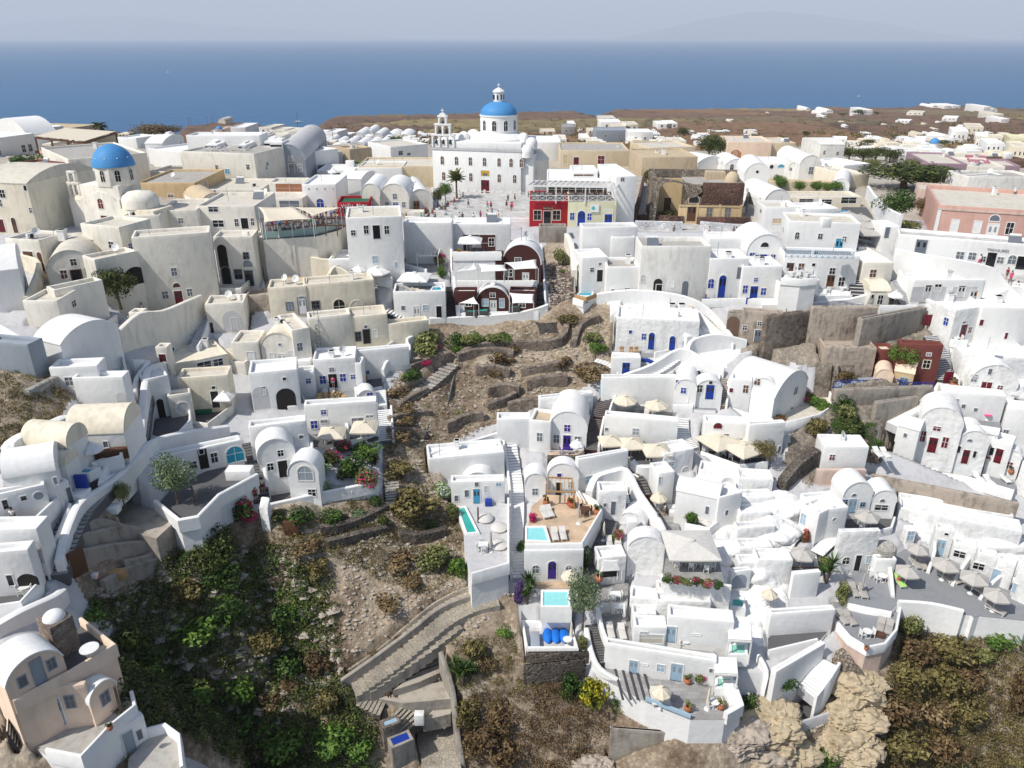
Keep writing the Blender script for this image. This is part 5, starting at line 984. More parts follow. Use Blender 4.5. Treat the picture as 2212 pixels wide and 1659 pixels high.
H('low white corner room left of the tall white house',640,1560,825,1560,150,90,ops=[('w',705,1480,20,30)])
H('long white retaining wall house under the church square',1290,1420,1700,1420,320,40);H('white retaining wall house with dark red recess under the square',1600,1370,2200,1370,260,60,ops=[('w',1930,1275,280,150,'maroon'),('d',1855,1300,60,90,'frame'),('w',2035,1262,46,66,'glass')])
TR('walled terrace with cacti beside the tall white house',[(1240,1480),(1480,1540),(1640,1540),(1660,1330),(1320,1340)],'pave',par='0');PERG('thin white pergola over the cactus terrace',[(1390,1380),(1570,1380),(1600,1300),(1420,1300)],2.2,'frame',6)
TR('small paved terrace with white parasol under the square wall',[(1700,1395),(2120,1390),(2090,1340),(1700,1340)],'peachpave',par='0',D=29.5);U('white square parasol on the terrace under the church square',1850,1225,200,4,'canvaswhite',D=29.5);SET('beside the white parasol under the square',1940,1365,2,False,'wood',D=29.5);POT('potted shrub beside the white parasol',1755,1370,mat_='leafyellow',sc=1.8)
for x,y in[(1270,1500),(1315,1420),(1485,1430)]:YU('tall cactus on the walled terrace',x,y,90)
B('bougainvillea and climbers at the corner of the cactus terrace',1590,1400,120,130,'leafolive','bloom');B('tall leafy plant by the white terrace wall',1610,1510,80,150,'leafbright')
TR('terrace with two white parasols and white fence',[(820,1600),(1180,1620),(1170,1560),(830,1560)],'deck',par='0',ph=1.0)
U('smaller white parasol at the foot of the tall white house',890,1480,140,6,'canvaswhite');U('large white round parasol at the foot of the tall white house',1040,1495,240,6,'canvaswhite');U('flat white parasol in front of the cactus terrace',1370,1540,260,4,'canvaswhite')
# the dark hotel with red brown fronts and shade sails
T(1,2)
H('white house with a roof terrace plunge pool',1200,1945,1645,1935,250,80,rc='deck',par=.5,ops=[('d',1390,1870,50,120,'frame'),('w',1465,1830,40,44,'paleblue'),('d',1582,1865,46,120,'glass'),('w',1272,1832,30,36,'slate')],top=1)
PL('turquoise plunge pool on the white roof terrace',[(1510,1678),(1615,1675),(1600,1640),(1530,1645)],'waterblue')
LO('beige sun lounger on the roof terrace with the plunge pool',1345,1690,90,'canvas');LO('second beige lounger by the plunge pool',1400,1700,90,'canvas')
H('dark red brown hotel front, upper storey in shade',1700,1625,2140,1625,230,60,m='maroon',rc='white',ops=[('w',1835,1535,70,60),('w',1970,1530,60,50),('d',1755,1570,50,100,'frame'),('w',2040,1530,40,60,'frame')]);H('dark red brown hotel front with round arch roof, upper right',2130,1615,2460,1625,330,60,'v','maroon',rc='white',rise=3.0,ops=[('w',2190,1530,50,60),('w',2264,1420,50,40),('d',2330,1560,50,90,'frame')])
H('dark red brown hotel front at lower left with shade sail',1715,1900,1910,1900,210,40,m='maroon',rc='white',ops=[('w',1835,1795,50,40),('d',1775,1830,44,90,'frame')]);H('dark red brown arched hotel front, lower middle',1905,1890,2190,1890,235,40,'v','maroon',rc='white',rise=3.0,ops=[('w',2045,1722,44,36),('w',1980,1785,50,56,'paleblue'),('d',2050,1810,50,120,'frame'),('w',2125,1790,40,76,'paleblue')]);H('dark red brown hotel front at lower right',2190,1885,2420,1890,200,40,m='maroon',rc='white',ops=[('w',2300,1800,50,50)])
TR('upper hotel terrace with blue plunge pools',[(1690,1650),(2430,1650),(2430,1600),(1700,1600)],'darkstep',par='0',ph=1.0);TR('lower hotel terrace with chairs and plunge pools',[(1740,1930),(2440,1910),(2440,1860),(1740,1870)],'darkstep',par='0',ph=1.0)
WL('white dividing wall of the hotel terraces',[(1700,1640,2.2),(1690,1380,2.4)],2,.4);WL('white end wall at the left of the lower hotel terrace',[(1745,1935,1.2),(1715,1700,2.5)],2,.4)
for nm,pts in[('left upper',[(1730,1520),(1920,1500),(1880,1440)]),('middle upper',[(1945,1520),(2180,1510),(2140,1460),(1920,1450)]),('right upper',[(2230,1500),(2440,1490),(2420,1410),(2150,1440)]),('left lower',[(1755,1790),(1925,1800),(1880,1735)]),('right lower',[(2215,1790),(2400,1790),(2400,1710),(2190,1700)])]:SAIL('white shade sail over the %s hotel terrace'%nm,pts,(2.2,2.2,3.0,3.0)[:len(pts)],'canvaswhite')
for x,y in[(1850,1610),(1965,1610),(2200,1610),(1860,1850),(1960,1845),(2230,1810)]:PL('small turquoise plunge pool of the dark hotel',[(x-40,y+12),(x+40,y+12),(x+45,y-14),(x-45,y-14)],'watergreen',m='darkstep')
for x in(1800,1870,2010,2110,2150):CHR('round backed chair on the lower hotel terrace',x,1900,180,'peachy' if 0 else 'canvas')
T(1,3);ST('long black staircase beside the dark hotel',[(240,1880),(225,1600),(205,1310)],1.5,34,'darkstep',sides='lr',group=None)
T(1,2);ST('black stairs between the white house and the hotel',[(1680,1940),(1665,1780),(1650,1650)],1.4,16,'darkstep')
ST('short stairs with black risers left of the pool house',[(1120,1850),(1340,1950)],1.8,8,'white','darkstep')
WL('long low white wall along the foot of the hotel',[(1500,1960,.8),(1800,1960,1),(2212,1930,1),(2440,1880,1),(2520,1850,1)],1,.5)
# r1c3 lower
T(1,3)
H('dark broken stone recess under the lane',235,1250,470,1250,120,30,m='concrete');H('wide white wall house below the yellow shop',600,1430,1070,1420,290,40,rc='pavelight');H('white stepped block left of the grey stairs',850,1430,1050,1430,210,60)
WL('white crumbling buttress beside the gully',[(470,1290,2),(510,1380,2),(540,1560,1)],2,.8,'cream2')
H('white house with a little window and door beside the plunge pools',600,1610,820,1600,210,80,ops=[('w',692,1502,30,36),('w',762,1452,24,22,'slate'),('d',760,1530,50,100,'darkin')]);H('white house with grey roof and sloping wall by the air units',810,1720,1085,1720,240,90,rc='roofgrey',ops=[('w',995,1680,40,40,'slate'),('w',870,1690,20,40,'glass')])
H('large plain white house with four arched doorways',1090,1750,1680,1750,440,90,rc='roofgrey',m='white2',ops=[('A',1132,1580,36,66,'lightgrey'),('O',1260,1640,76,170,'darkin'),('A',1382,1615,38,74,'white'),('O',1496,1660,54,150,'slate'),('d',1270,1670,50,120,'white')],par=.7)
ST('grey stairs between two white walls right of the shops',[(1060,1430),(1085,1200)],1.6,18,'lightgrey');AC('stacked air conditioning units beside the large plain house',1035,1620,0,sc=1.6);AC('lower air conditioning unit beside the large plain house',1035,1680,0,sc=1.6)
TR('white ledge with two plunge pools beside the gully',[(530,1770),(620,1800),(740,1750),(790,1640),(730,1560),(610,1570),(560,1680)],'deck',par='0',ph=.5)
PL('upper small turquoise pool beside the gully',[(618,1600),(718,1602),(716,1568),(625,1566)],'waterblue');PL('lower turquoise pool with white rim beside the gully',[(562,1722),(690,1724),(705,1680),(600,1676)],'waterblue')
WL('wooden handrail along the pool ledge',[(540,1765,.9),(640,1790,.9),(730,1755,.9)],.9,.08,'woodlight',k=1)
TR('pale courtyard in front of the four arched doorways',[(1080,1740),(1560,1820),(1640,1760),(1680,1700),(1090,1700)],'peachpave')
BOX('red fabric covered grill on the pale courtyard',1155,1690,1.2,.8,.8,'red','grill','covered_grill')
B('green shrub in the narrow gully below the recess',420,1370,150,180,'leafolive');B('small green shrub in the narrow gully',440,1490,80,50,'leafyellow' if 0 else 'leafolive')
# blue shuttered houses
H('white walled yard with stacked timber above the blue door house',1690,1420,2060,1420,190,60);
H('white house with arched dark blue window and blue door',1680,1740,2010,1740,330,90,ops=[('A',1720,1620,50,80,'blue'),('a',1815,1650,62,190,'blue'),('o',1965,1530,40,100,'slate')])
H('white vaulted house with half round window and blue french door',2010,1500,2330,1500,300,110,'v',rise=3.0,ops=[('h',2185,1285,70,40),('w',2075,1385,44,60,'blue'),('d',2165,1420,70,130,'blue'),('w',2255,1400,40,60,'blue')])
H('white house with small blue windows and tall blue door on a terrace',1960,1775,2300,1775,300,90,ops=[('w',2108,1587,32,34,'blue'),('d',2090,1700,66,130,'blue'),('w',2015,1670,40,66,'blue'),('w',2173,1690,44,60,'blue')],bev=.2)
TR('terrace of the blue door houses with wooden chairs',[(1640,1800),(2000,1790),(2340,1800),(2340,1740),(1640,1720)],'deckdark',par='01',ph=.8)
for x in(1720,1790,1930,2010,2190):SET('outside the blue door houses',x,1765,2,False,'wood')
for x in(1680,2045):BOX('blue wooden gate of the terrace',x,1800,.9,.08,1.0,'blue','gate','gate',group='blue gates')
T(1,4)
H('white flat roofed house with bright blue door and blue railing',140,1385,750,1410,300,85,rc='roofcream',ops=[('d',612,1298,66,130,'sky')],par=.35);BOX('white chimney block on the roof of the bright blue door house',490,1130,1.2,1.2,1.2,'white','chimney','chimney',D=23.6)
e=empty('railing',spot(150,1395,27.4));b_=MB();q=PF(*f((735,1410)),27.4)-e.location;rail(b_,(0,0,0),q,1.0,'paleblue',n=11);b_.build('railing_frame',e);tag(e,'pale blue crossed railing below the bright blue door','railing')
H('white house with brown door and square windows under the blue railing',110,1640,750,1660,270,70,rc='deck',ops=[('d',190,1490,62,96,'wood'),('w',287,1482,48,70,'wood'),('w',395,1458,28,24),('w',556,1515,48,56),('d',538,1615,66,106,'wood'),('w',635,1605,50,76)],bev=.12)
TR('white terrace with white chairs on the corner block',[(110,1600),(280,1612),(420,1600),(410,1540),(150,1540)],'white',par='01',ph=.5,D=30.6);TR('lower white terrace with white tables',[(430,1700),(710,1725),(715,1660),(430,1660)],'white',par='0',ph=.6)
for x,y in[(200,1570),(270,1560),(330,1575),(530,1690),(640,1700)]:SET('on the white terraces of the corner house',x,y,3,False)
H('white corner block with dark window below the terrace',80,1815,420,1790,200,40,ops=[('w',308,1728,42,60)]);H('low white wall house with dark red shutter right of the corner block',420,1800,720,1790,70,30,ops=[('w',645,1782,66,34,'dred')])
ST('grey steps between the white walls at the stair head',[(765,1740),(760,1560),(750,1400)],1.8,26,'lightgrey','darkstep')
H('cream vaulted roof house in the middle of the right lane',800,1600,1060,1600,160,150,m='cream2',rc='white',ops=[('w',908,1534,54,66,'wood')]);H('small cream front with vaulted roof above the ochre wall',860,1850,1030,1850,165,90,'x','cream2',rc='cream',ops=[('w',970,1760,44,76),('w',905,1730,20,30)],rise=.9)
WL('long white retaining wall beneath the shopping lane',[(1070,1500,3.2),(1300,1540,3),(1550,1580,3),(1900,1660,3),(2040,1760,2.4),(2330,2010,2)],3,.6)
H('white portico with square pillars, dark doors and flat roof',1230,1780,1830,1780,190,60,ops=[('o',1390,1690,290,130,'lightgrey'),('o',1690,1720,210,130,'lightgrey'),('d',1380,1690,54,110,'wood'),('w',1468,1655,56,56),('d',1670,1690,60,100,'wood'),('d',1770,1740,60,100,'terracotta')])
TR('terrace in front of the white portico',[(1300,1790),(1560,1780),(1560,1740),(1330,1740)],'deckdark',par='',ph=.8);WL('curved white wall in front of the portico',[(1130,1560,1),(1180,1640,1.2),(1340,1720,1.5),(1300,1800,1.5)],1.2,.5)
TR('small terrace with white parasol above the ochre retaining wall',[(960,1855),(1270,1850),(1230,1760),(1040,1740)],'deck',par='0');U('white parasol above the ochre retaining wall',1110,1700,140,6,'canvaswhite');SET('under the white parasol above the ochre wall',1060,1810,2,False,'wood')
ST('curved grey stair from the portico down to the small terrace',[(1240,1840),(1180,1720),(1080,1600)],1.4,20,'lightgrey')
# ================================================================== r2 tiles
T(2,1)
TR('stone floored yard with rubble sacks in front of the great cream house',[(900,560),(1300,640),(1700,500),(1800,430),(1700,380),(1150,410),(920,460)],'earthfloor',m='cream2',par='01',ph=1.2,th=.4)
H('cream house with round topped gable and three dark openings',440,285,870,245,310,180,'v','cream2',ops=[('w',635,55,52,56),('d',663,172,84,138,'glass','wood'),('w',553,160,56,72,'wood'),('w',763,136,56,70,'wood')],rise=2.2)
TR('terrace of the round gabled cream house',[(490,285),(885,250),(870,200),(500,230)],'deckdark',m='cream2',par='0',ph=.8);PE('person in white top and dark trousers outside the round gabled house',578,268,'canvaswhite','black')
H('plain cream base wall under the round gabled house',540,600,950,500,300,50,m='cream2',ops=[('w',600,400,18,26,'ochre')]);H('cream wall house with small parapets at the left of the base wall',250,610,545,610,220,110,m='cream2')
H('cream house with dark doorway left of the round gable',110,110,400,130,260,80,m='cream2',rc='roofgrey',ops=[('d',255,30,84,160,'wood'),('a',410,80,40,160,'wood')])
ST('brown stone stairs beside the round gabled house',[(455,500),(430,320),(420,150)],1.6,22,'terracotta' if 0 else 'tan','brown');WL('sloping cream wall along the brown stairs',[(250,450,1.4),(370,200,2.2),(240,120,2),(100,50,2)],2,.5,'cream')
H('white house with bulging vault at the left edge',-60,480,240,440,330,200,'x','white',rise=1.8)
TREE('dark green tree before the cream arch in the corner of the yard',1040,430,330,340,'leafdark');H('cream arched recess with balcony behind the dark tree',900,420,1265,330,380,60,m='cream2',ops=[('O',1170,170,200,150,'darkin')])
b_=MB().m('plastic')
for i in range(14):BOX('white rubble sack heaped in the stone yard',1510+(i%7)*26,480-(i//7)*40+random.uniform(-8,8),.8,.7,.55,'canvaswhite','sack','rubble_sack',rz=i*37,group='white rubble sacks in the yard')
for i in range(5):BOX('grey pipe or beam lying in the stone yard',1420+i*36,570-i*8,2.2,.15,.15,'metal','beam','beam',rz=20+i*9,group='beams in the yard')
PE('person bending in white shirt in the stone yard',1240,510,'canvaswhite','black');CHIM('stout cream chimney on the wall above the sacks',1755,300,w_=.9,h=1.4)
H('white house with a wide arched porch',1810,660,2140,640,240,80,m='cream2',ops=[('O',2005,570,160,170,'lightgrey'),('d',2020,560,50,110,'darkin'),('w',1830,620,30,90,'glass')]);H('stained cream house wall above the porch',1690,400,2100,400,120,90,m='cream2')
H('concrete stained house corner right of the porch',2135,460,2400,450,120,60,m='mottled')
WL('great curved cream wall dropping from the yard',[(1050,820,2.5),(1250,760,4.0),(1450,730,4.0),(1650,640,4),(1760,520,3)],4,.6,'cream2')
H('cream gate block with red wooden door in the curved wall',1380,1000,1480,1000,210,40,m='cream2',ops=[('d',1410,900,60,150,'dred')]);H('cream gate block with tall brown door',1150,690,1260,690,200,40,m='cream2',ops=[('d',1175,610,50,140,'wood')])
ST('grey stair rising beside the curved cream wall',[(1660,820),(1720,700),(1780,500)],1.2,18,'lightgrey',sides='r')
# white houses at the left
H('white house with wide curved back wall and roof terrace',190,730,930,720,130,90,par=.9,D=33.2);H('white round vaulted house with small windows and dark door',520,960,1060,850,200,140,m='white',ops=[('w',633,862,40,66),('w',740,915,34,56),('w',845,870,30,46),('d',905,895,62,140,'slate'),('w',988,750,30,66)])
H('smooth white vault on the left slope',340,900,570,960,190,200,'x',rise=1.4);
WL('thin white wall along the top of the left slope',[(-40,640,1),(120,740,1.2),(340,880,1.2)],1.2,.5)
TR('small white terrace with a pale green pool',[(870,1010),(1090,1000),(1070,900),(930,920)],'white',par='1',ph=1.6);PL('pale green plunge pool with a bather',[(900,1000),(1075,995),(1065,945),(930,950)],'waterpale');BOX('pink inflatable float beside the pale green pool',975,915,1.1,.6,.35,'pinkfab','float','inflatable_float');PE('person lounging in the pale green pool',960,985,'skin','dred',pose='sit')
H('white house with flat bulging roof below the pale green pool',480,1200,890,1180,230,80,ops=[('w',600,1085,70,70,'slate')]);TR('terrace with a folding table beside the white wall',[(800,1165),(1000,1160),(1060,1020),(900,1060)],'deck',par='01',ph=.6);SET('on the small terrace below the pale green pool',910,1130,2,False)
H('tall white house base with a blind arch beside the stairs',700,1380,1130,1370,320,60,ops=[('O',1085,1260,80,190,'lightgrey')]);WL('white wall at the right of the pool terraces',[(1160,1000,1.5),(1290,1010,1.5),(1200,1150,1.5),(1160,1330,1.2)],1.5,.5)
WL('old stone wall on the bank at the left',[(240,1210,.7),(400,1140,.8),(560,1060,.8)],.8,.6,'palestone');H('dark shaded house wall at the left edge',-80,960,300,1000,230,60,m='bluegrey')  # the end wall's bluish shade is put into its bluegrey plaster
ST('wide grey stepped street descending on the left',[(1350,1030),(1230,1180),(1190,1400),(1150,1650)],2.6,30,'pave','deckdark')
WL('tall smooth white wall right of the stepped street',[(1440,990,1.2),(1320,1110,2.2),(1290,1250,2.6),(1260,1450,2.2),(1240,1630,1.6)],2,.7)
# cave courtyard
TR('dark courtyard with round white seat before the cave door',[(1310,1600),(1400,1620),(1560,1560),(1650,1460),(1640,1300),(1440,1320),(1350,1400)],'deckdark',par='0123',ph=.7)
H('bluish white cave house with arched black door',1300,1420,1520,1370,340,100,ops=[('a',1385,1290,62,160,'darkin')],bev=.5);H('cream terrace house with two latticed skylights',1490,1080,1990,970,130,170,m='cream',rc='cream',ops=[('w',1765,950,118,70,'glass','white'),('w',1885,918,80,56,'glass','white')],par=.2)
H('cream house with dark door and white parasol terrace',1580,1330,2010,1300,270,90,m='cream',ops=[('d',1858,1225,66,140,'darkin'),('w',1845,1137,30,24)]);U('small white square parasol by the cream cave door',1935,1190,150,4,'canvaswhite');TB('round table under the small white parasol',1945,1300)
H('rounded white seat alcove with oval mirror',1480,1400,1680,1370,190,50,m='cream2',ops=[('r',1580,1310,110,90,'lightgrey')],bev=.4);TR('narrow terrace with green bench left of the parasol',[(1660,1480),(1800,1500),(2010,1340),(1850,1300),(1690,1380)],'deckdark',par='01',m='cream2');BOX('green padded bench by the cream terrace',1760,1360,1.9,.7,.5,'dgreen','bench','bench',rz=10)
H('cream house with balcony and pale green shutters',2030,980,2260,975,230,110,m='cream2',ops=[('w',2170,880,60,100,'frame')]);ST('pale steps between the cream houses',[(2020,940),(1980,800)],1.6,12,'cream2');H('cream flat roof house with outdoor stairs',1990,1000,2130,1010,90,90,m='cream2')
# ---- r2c2
T(2,2)
H('white house with round gable, french door and shuttered windows',65,960,360,960,290,130,'v','cream2',rc='cream',ops=[('w',145,880,40,78,'frame'),('d',227,890,66,110,'frame'),('w',307,862,40,76,'frame'),('w',206,765,24,20,'slate')],rise=1.8)
H('cream block behind the round gabled white house',350,990,500,960,340,160,m='cream2',ops=[('w',378,785,44,66,'slate')]);BOX('white boiler hut between the cream block and blue house',420,990,2,1.4,1.6,'white','hut','boiler_hut')
H('unfinished cream house front with round headed fanlight door',130,520,460,500,240,80,m='cream',ops=[('w',292,435,54,64,'bluegrey','slate'),('d',402,440,66,140,'frame','slate'),('h',398,358,60,30,'frame')]);H('cream house front with black alcove window and small dark window',440,520,1040,470,270,70,m='cream',ops=[('w',516,425,62,66,'glass','slate'),('A',720,440,96,130,'darkin','cream'),('A',872,430,110,90,'roofcream','cream')],bev=.15)
WL('rising cream wall with pillars above the unfinished house',[(420,300,1.6),(600,280,1.4),(690,200,2.0),(840,250,1.5)],1.5,.5,'cream');WL('curved high cream wall beside the unfinished house',[(410,60,1.2),(440,120,2.2),(640,140,2),(680,100,2.5)],2,.5,'cream')
TR('concrete terrace with boxes and rubble above the cream wall',[(80,270),(460,265),(640,250),(700,150),(560,100),(100,200)],'earthfloor',m='cream2')
for i in range(6):BOX('brown box or board stacked on the concrete terrace',230+i*60,250-(i%2)*20,.9,.7,.8,'cardboard' if i%2 else 'woodlight','box','box',group='boxes on the concrete terrace')
H('cream corner house with white window and dark doorway',830,770,1150,740,240,90,m='cream',ops=[('w',882,695,46,76,'glass','slate'),('d',958,712,56,120,'darkin','slate'),('w',948,612,26,26,'slate'),('w',1030,670,36,60,'frame')]);H('tall curved cream wall with ladder left of the corner house',480,780,840,740,240,60,m='cream2',bev=.3)
lad=empty('ladder',spot(530,790));b_=MB().m('metal');[b_.bar((s_,0,0),(s_-.2,.9,5.2),.06,.06)for s_ in(0,.5)];[b_.bar((-.04*k,.17*k,k),(.5-.04*k,.17*k,k),.04,.04)for k in[.5*j for j in range(1,10)]];b_.build('ladder_frame',lad);tag(lad,'long metal ladder leaning on the tall curved cream wall','ladder')
TR('pale terrace with round stone seat and rubble',[(520,880),(790,860),(1100,830),(1200,760),(1130,700),(760,740),(500,760)],'roofcream',m='white',par='012',ph=.6);WL('round cream seat wall on the pale terrace',[(500,800,.8),(560,820,.8),(620,790,.8),(600,740,.8),(510,740,.8)],.8,.3,'cream2')
H('long beige wall house stretching to the bushes',1140,780,1500,740,190,40,m='cream',rc='cream');H('white wall house with sloping parapet under the pale terrace',790,1010,1330,960,180,30,m='white',ops=[('w',965,1005,30,30,'slate')])
WL('white parapet wall curving down beside the hillside',[(1480,700,1),(1310,780,1.2),(1330,880,1.3),(1150,980,1.5),(1100,1060,1.3)],1.2,.4)
H('white house with round gable, open door and dark blue windows',515,1150,880,1130,250,110,ops=[('w',578,1070,52,66,'blue'),('w',655,982,40,36,'slate'),('d',666,1085,74,120,'darkin'),('w',752,1052,50,66,'blue'),('w',838,1045,36,40,'blue')],bev=.15);H('white gable arch of the dark blue window house',570,1090,790,1090,165,70,'v',rise=1.2);PE('person in pink top standing in the doorway of the dark blue window house',672,1145,'pinkfab','slate',rz=0,pose='stand')
BOX('blue shutter leaning at the corner of the white pillar',872,1040,.5,.12,1.7,'blue','shutter','shutter');H('white pillar wall right of the blue windows',875,1180,930,1180,250,60)
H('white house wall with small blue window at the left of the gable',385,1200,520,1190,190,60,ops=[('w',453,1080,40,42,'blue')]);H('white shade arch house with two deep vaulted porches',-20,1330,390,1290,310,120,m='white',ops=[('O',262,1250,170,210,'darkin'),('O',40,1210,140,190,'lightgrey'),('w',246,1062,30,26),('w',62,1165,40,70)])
TR('terrace stacked with boxes before the dark blue window house',[(430,1290),(870,1275),(860,1140),(540,1170),(420,1180)],'deck',par='01',ph=.6);TR('white balcony ledge with bits of cloth',[(285,1330),(440,1300),(400,1230),(280,1245)],'roofcream',par='*',ph=.5,D=41.5);BOX('red and blue cloth pile on the white balcony ledge',350,1290,.9,.5,.25,'red','cloth','cloth_pile',D=41.5)
for i in range(9):BOX('cardboard box in the row on the terrace edge',560+(i%5)*50,1265-(i//5)*30-(i%5)*3,.9,.8,.7,'cardboard','box','cardboard_box',rz=i*7,group='cardboard boxes on the terrace')
for x in(600,660):LO('white sun lounger stored behind the cardboard boxes',x,1210,10)
H('white house wall above the beige parasols with small blue windows',445,1560,1060,1520,265,50,ops=[('w',584,1350,44,40,'blue'),('w',503,1458,56,66,'blue'),('w',590,1428,60,26,'slate'),('w',982,1385,60,22,'slate'),('w',880,1430,100,60,'slate')])
H('white low house with arch roof and blue shutters by the white stairs',880,1290,1040,1270,120,60,'v',rise=1.0,ops=[('w',985,1210,50,60,'blue')]);AC('air conditioner on the ground by the blue shuttered arch',910,1255)
TR('small paved yard beside the white stairs',[(880,1310),(1050,1290),(1040,1240),(890,1250)],'deck',par='0',ph=.4);POT('terracotta pot on the yard by the white stairs',995,1285);TR('grey landing with pots above the blue shutter arch',[(930,1150),(1090,1120),(1090,1040),(930,1050)],'deckdark');POT('large urn with branches on the grey landing',940,1070,sc=2.4,mat_='leafdry')
ST('white stairs descending beside the scrub hillside, upper flight',[(1080,1300),(1070,1160)],1.5,9);ST('white stairs descending beside the scrub hillside, lower flight',[(1120,1600),(1105,1330)],1.6,16,'white','slate',sides='r')
TR('shaded restaurant terrace under two beige square parasols',[(520,1690),(810,1640),(1060,1590),(1060,1480),(760,1490),(470,1560)],'deckdark',par='',ph=.6);WL('white dividing wall between the two beige parasols',[(800,1620,1.5),(790,1480,1.8)],1.5,.4);WL('low white wall at the foot of the parasol terrace',[(820,1640,.8),(1020,1600,.8)],.8,.3)
U('left beige square parasol beside the scrub hillside',653,1500,225,4,'canvas',rz=.05);U('right beige square parasol beside the white stairs',935,1450,225,4,'canvas',rz=.02)
for x,y in[(530,1580),(640,1620),(860,1540),(950,1560)]:SET('beneath the beige square parasols',x,y,2,False,'slate')
b=empty('bare_tree',spot(715,1430));q=MB().m('bark')
def limb(p,d,l,r_,n):
 if n==0:return
 e_=p+d*l;q.tube(p,e_,r_,5,r_*.7)
 for _ in range(2+(n>2)):limb(e_,(d+Vector((random.gauss(0,.55),random.gauss(0,.4),random.gauss(.05,.3)))).normalized(),l*.75,r_*.65,n-1)
limb(Vector((0,0,0)),Vector((0,0,1)),1.4,.1,5);q.build('branches',b);q=MB().m('leaf');leafcloud(q,200,(0,0,2.6),(2.4,1.4,1.4),.2,9);q.build('foliage',b);tag(b,'almost bare climbing tree on the wall above the beige parasols','tree')
B('olive bush with magenta flowers left of the scrub slope',1500,790,260,150,'leafolive',None);B('large leafy bush under the hotel wall',1520,690,260,210,'leafolive')
for x,y,w_,h,m_ in[(1720,700,170,130,'leaf'),(1830,720,200,150,'leafolive'),(1900,680,160,120,'leafbright'),(2050,710,220,130,'leafolive'),(2150,720,160,110,'leafbright'),(1740,790,120,90,'leafbright')]:B('green bush in the row under the dark hotel wall',x,y,w_,h,m_)
B('magenta bougainvillea below the leafy bush',1565,790,70,50,'bloom');B('bright magenta flowering bush on the slope',1470,935,100,70,'bloom');B('dark green creeping plant beside the magenta bush',1330,1010,200,130,'leaf');B('brown scrub mat beside the white curved parapet',1230,1110,230,160,'leafdry')
ST('rough stone steps climbing the scrub slope',[(1230,1260),(1400,1180),(1560,1060),(1700,930)],2.2,16,'palestone','stone')
for pts,l in[([(1230,1330),(1340,1250),(1480,1180)],'left'),([(1780,860),(1950,800),(2212,770)],'top'),([(2000,1320),(2120,1280),(2240,1220)],'right'),([(1150,1440),(1300,1400),(1500,1380)],'lower left'),([(1140,1540),(1300,1530),(1450,1560)],'lowest left')]:WL('dry stone terrace wall at the %s of the scrub slope'%l,[(x,y,.9)for x,y in pts],.9,.7,'stone')
for pts in([(1440,1580,.1),(1560,1300,.1),(1580,1130,.1)],[(1630,1480,.1),(1660,1250,.1),(1730,960,.1)]):WL('grey pipe running down the scrub slope',pts,.12,.16,'metal',group='pipes on the slope')
T(2,2)
for pts,l in[([(1740,900),(1900,860),(2100,850),(2230,870)],'one'),([(1330,1000),(1500,930),(1680,880)],'two'),([(2180,1330),(2330,1290),(2500,1290)],'three'),([(2290,1020),(2450,1000),(2640,960)],'four'),([(2340,1130),(2560,1090),(2690,1080)],'five'),([(2000,1190),(2150,1160),(2280,1180)],'six'),([(2060,770),(2300,790),(2620,760),(2690,600)],'seven'),([(2740,800),(2800,640),(2960,560)],'eight'),([(1640,1500),(1800,1430),(1960,1400)],'nine'),([(1900,1010),(2060,1000),(2200,1040)],'ten')]:WL('reddish dry stone terrace wall of the ravine, number %s'%l,[(x,y,1.1)for x,y in pts],1.1,.9,'stone')
for x,y,w_,h,m_ in[(2700,560,200,100,'leafbrowngreen'),(2900,700,160,130,'leafolive'),(2960,780,170,120,'leafbright'),(2860,990,330,150,'leafdry'),(2640,900,170,110,'leafrust'),(2100,900,160,110,'leafrust'),(2050,1000,120,90,'leafdry'),(1760,1350,120,80,'leafolive'),(2200,900,90,60,'leafrust'),(1280,1310,200,90,'leafdry'),(1260,1420,200,90,'leafdry'),(1250,1530,260,120,'leafdry'),(2220,780,140,90,'leafrust')]:B('scrub bush among the ravine walls',x,y,w_,h,m_)
# ================================================================== middle right
T(2,3)
WL('long curved white wall along the path above the blue door house',[(730,380,1),(1000,370,1.4),(1300,400,1.6),(1560,460,1.6),(1740,560,1.2),(1900,740,.8)],1.4,.6)
H('white rock built house with arched blue doors and blue windows',890,790,1600,830,260,110,m='rockwhite',ops=[('a',1207,710,52,145,'blue'),('a',1385,760,52,125,'blue'),('w',1140,697,38,52,'blue'),('w',1024,657,26,30,'blue'),('w',1484,757,18,42,'blue')],bev=.3)
H('sculpted white terrace roof step above the arched blue doors',960,590,1560,620,120,60,m='rockwhite',bev=.4);AC('air conditioner on the white roof above the arched blue doors',1450,620);CHIM('white chimney block on the sculpted roof',1045,570,w_=1.2,h=1.3)
H('white vaulted annex at the right of the arched blue doors',1500,830,1640,800,130,60,'x',rise=.6)
TR('terrace with chairs before the arched blue doors',[(860,870),(1100,880),(1230,870),(1400,840),(1440,790),(880,770)],'deck',par='023',ph=.7)
H('white wall with wide blue door under the arched door terrace',855,1025,1105,1030,150,30,ops=[('d',985,975,66,105,'blue')]);WL('blue metal railing of the arched door terrace',[(1100,930,.8),(1170,930,.8),(1260,970,.8)],.8,.06,'blue',k=1)
for x in(950,1030,1075):CHR('tan wicker chair on the arched door terrace',x,850,0,'woodlight');
SET('with round top on the arched door terrace',1285,835,1);POT('potted plant right of the arched blue doors',1640,780)
ST('pale stairs curving below the blue railing',[(1110,1040),(1260,1000),(1420,890)],1.5,12,'white','lightgrey');ST('white edged stairs down the scrub bank',[(960,1040),(860,950),(720,900)],1.3,10,'white','stone');ST('long grey stair along the curved white wall',[(1960,780),(1780,620),(1640,490)],1.7,22,'roofgrey',sides='l')
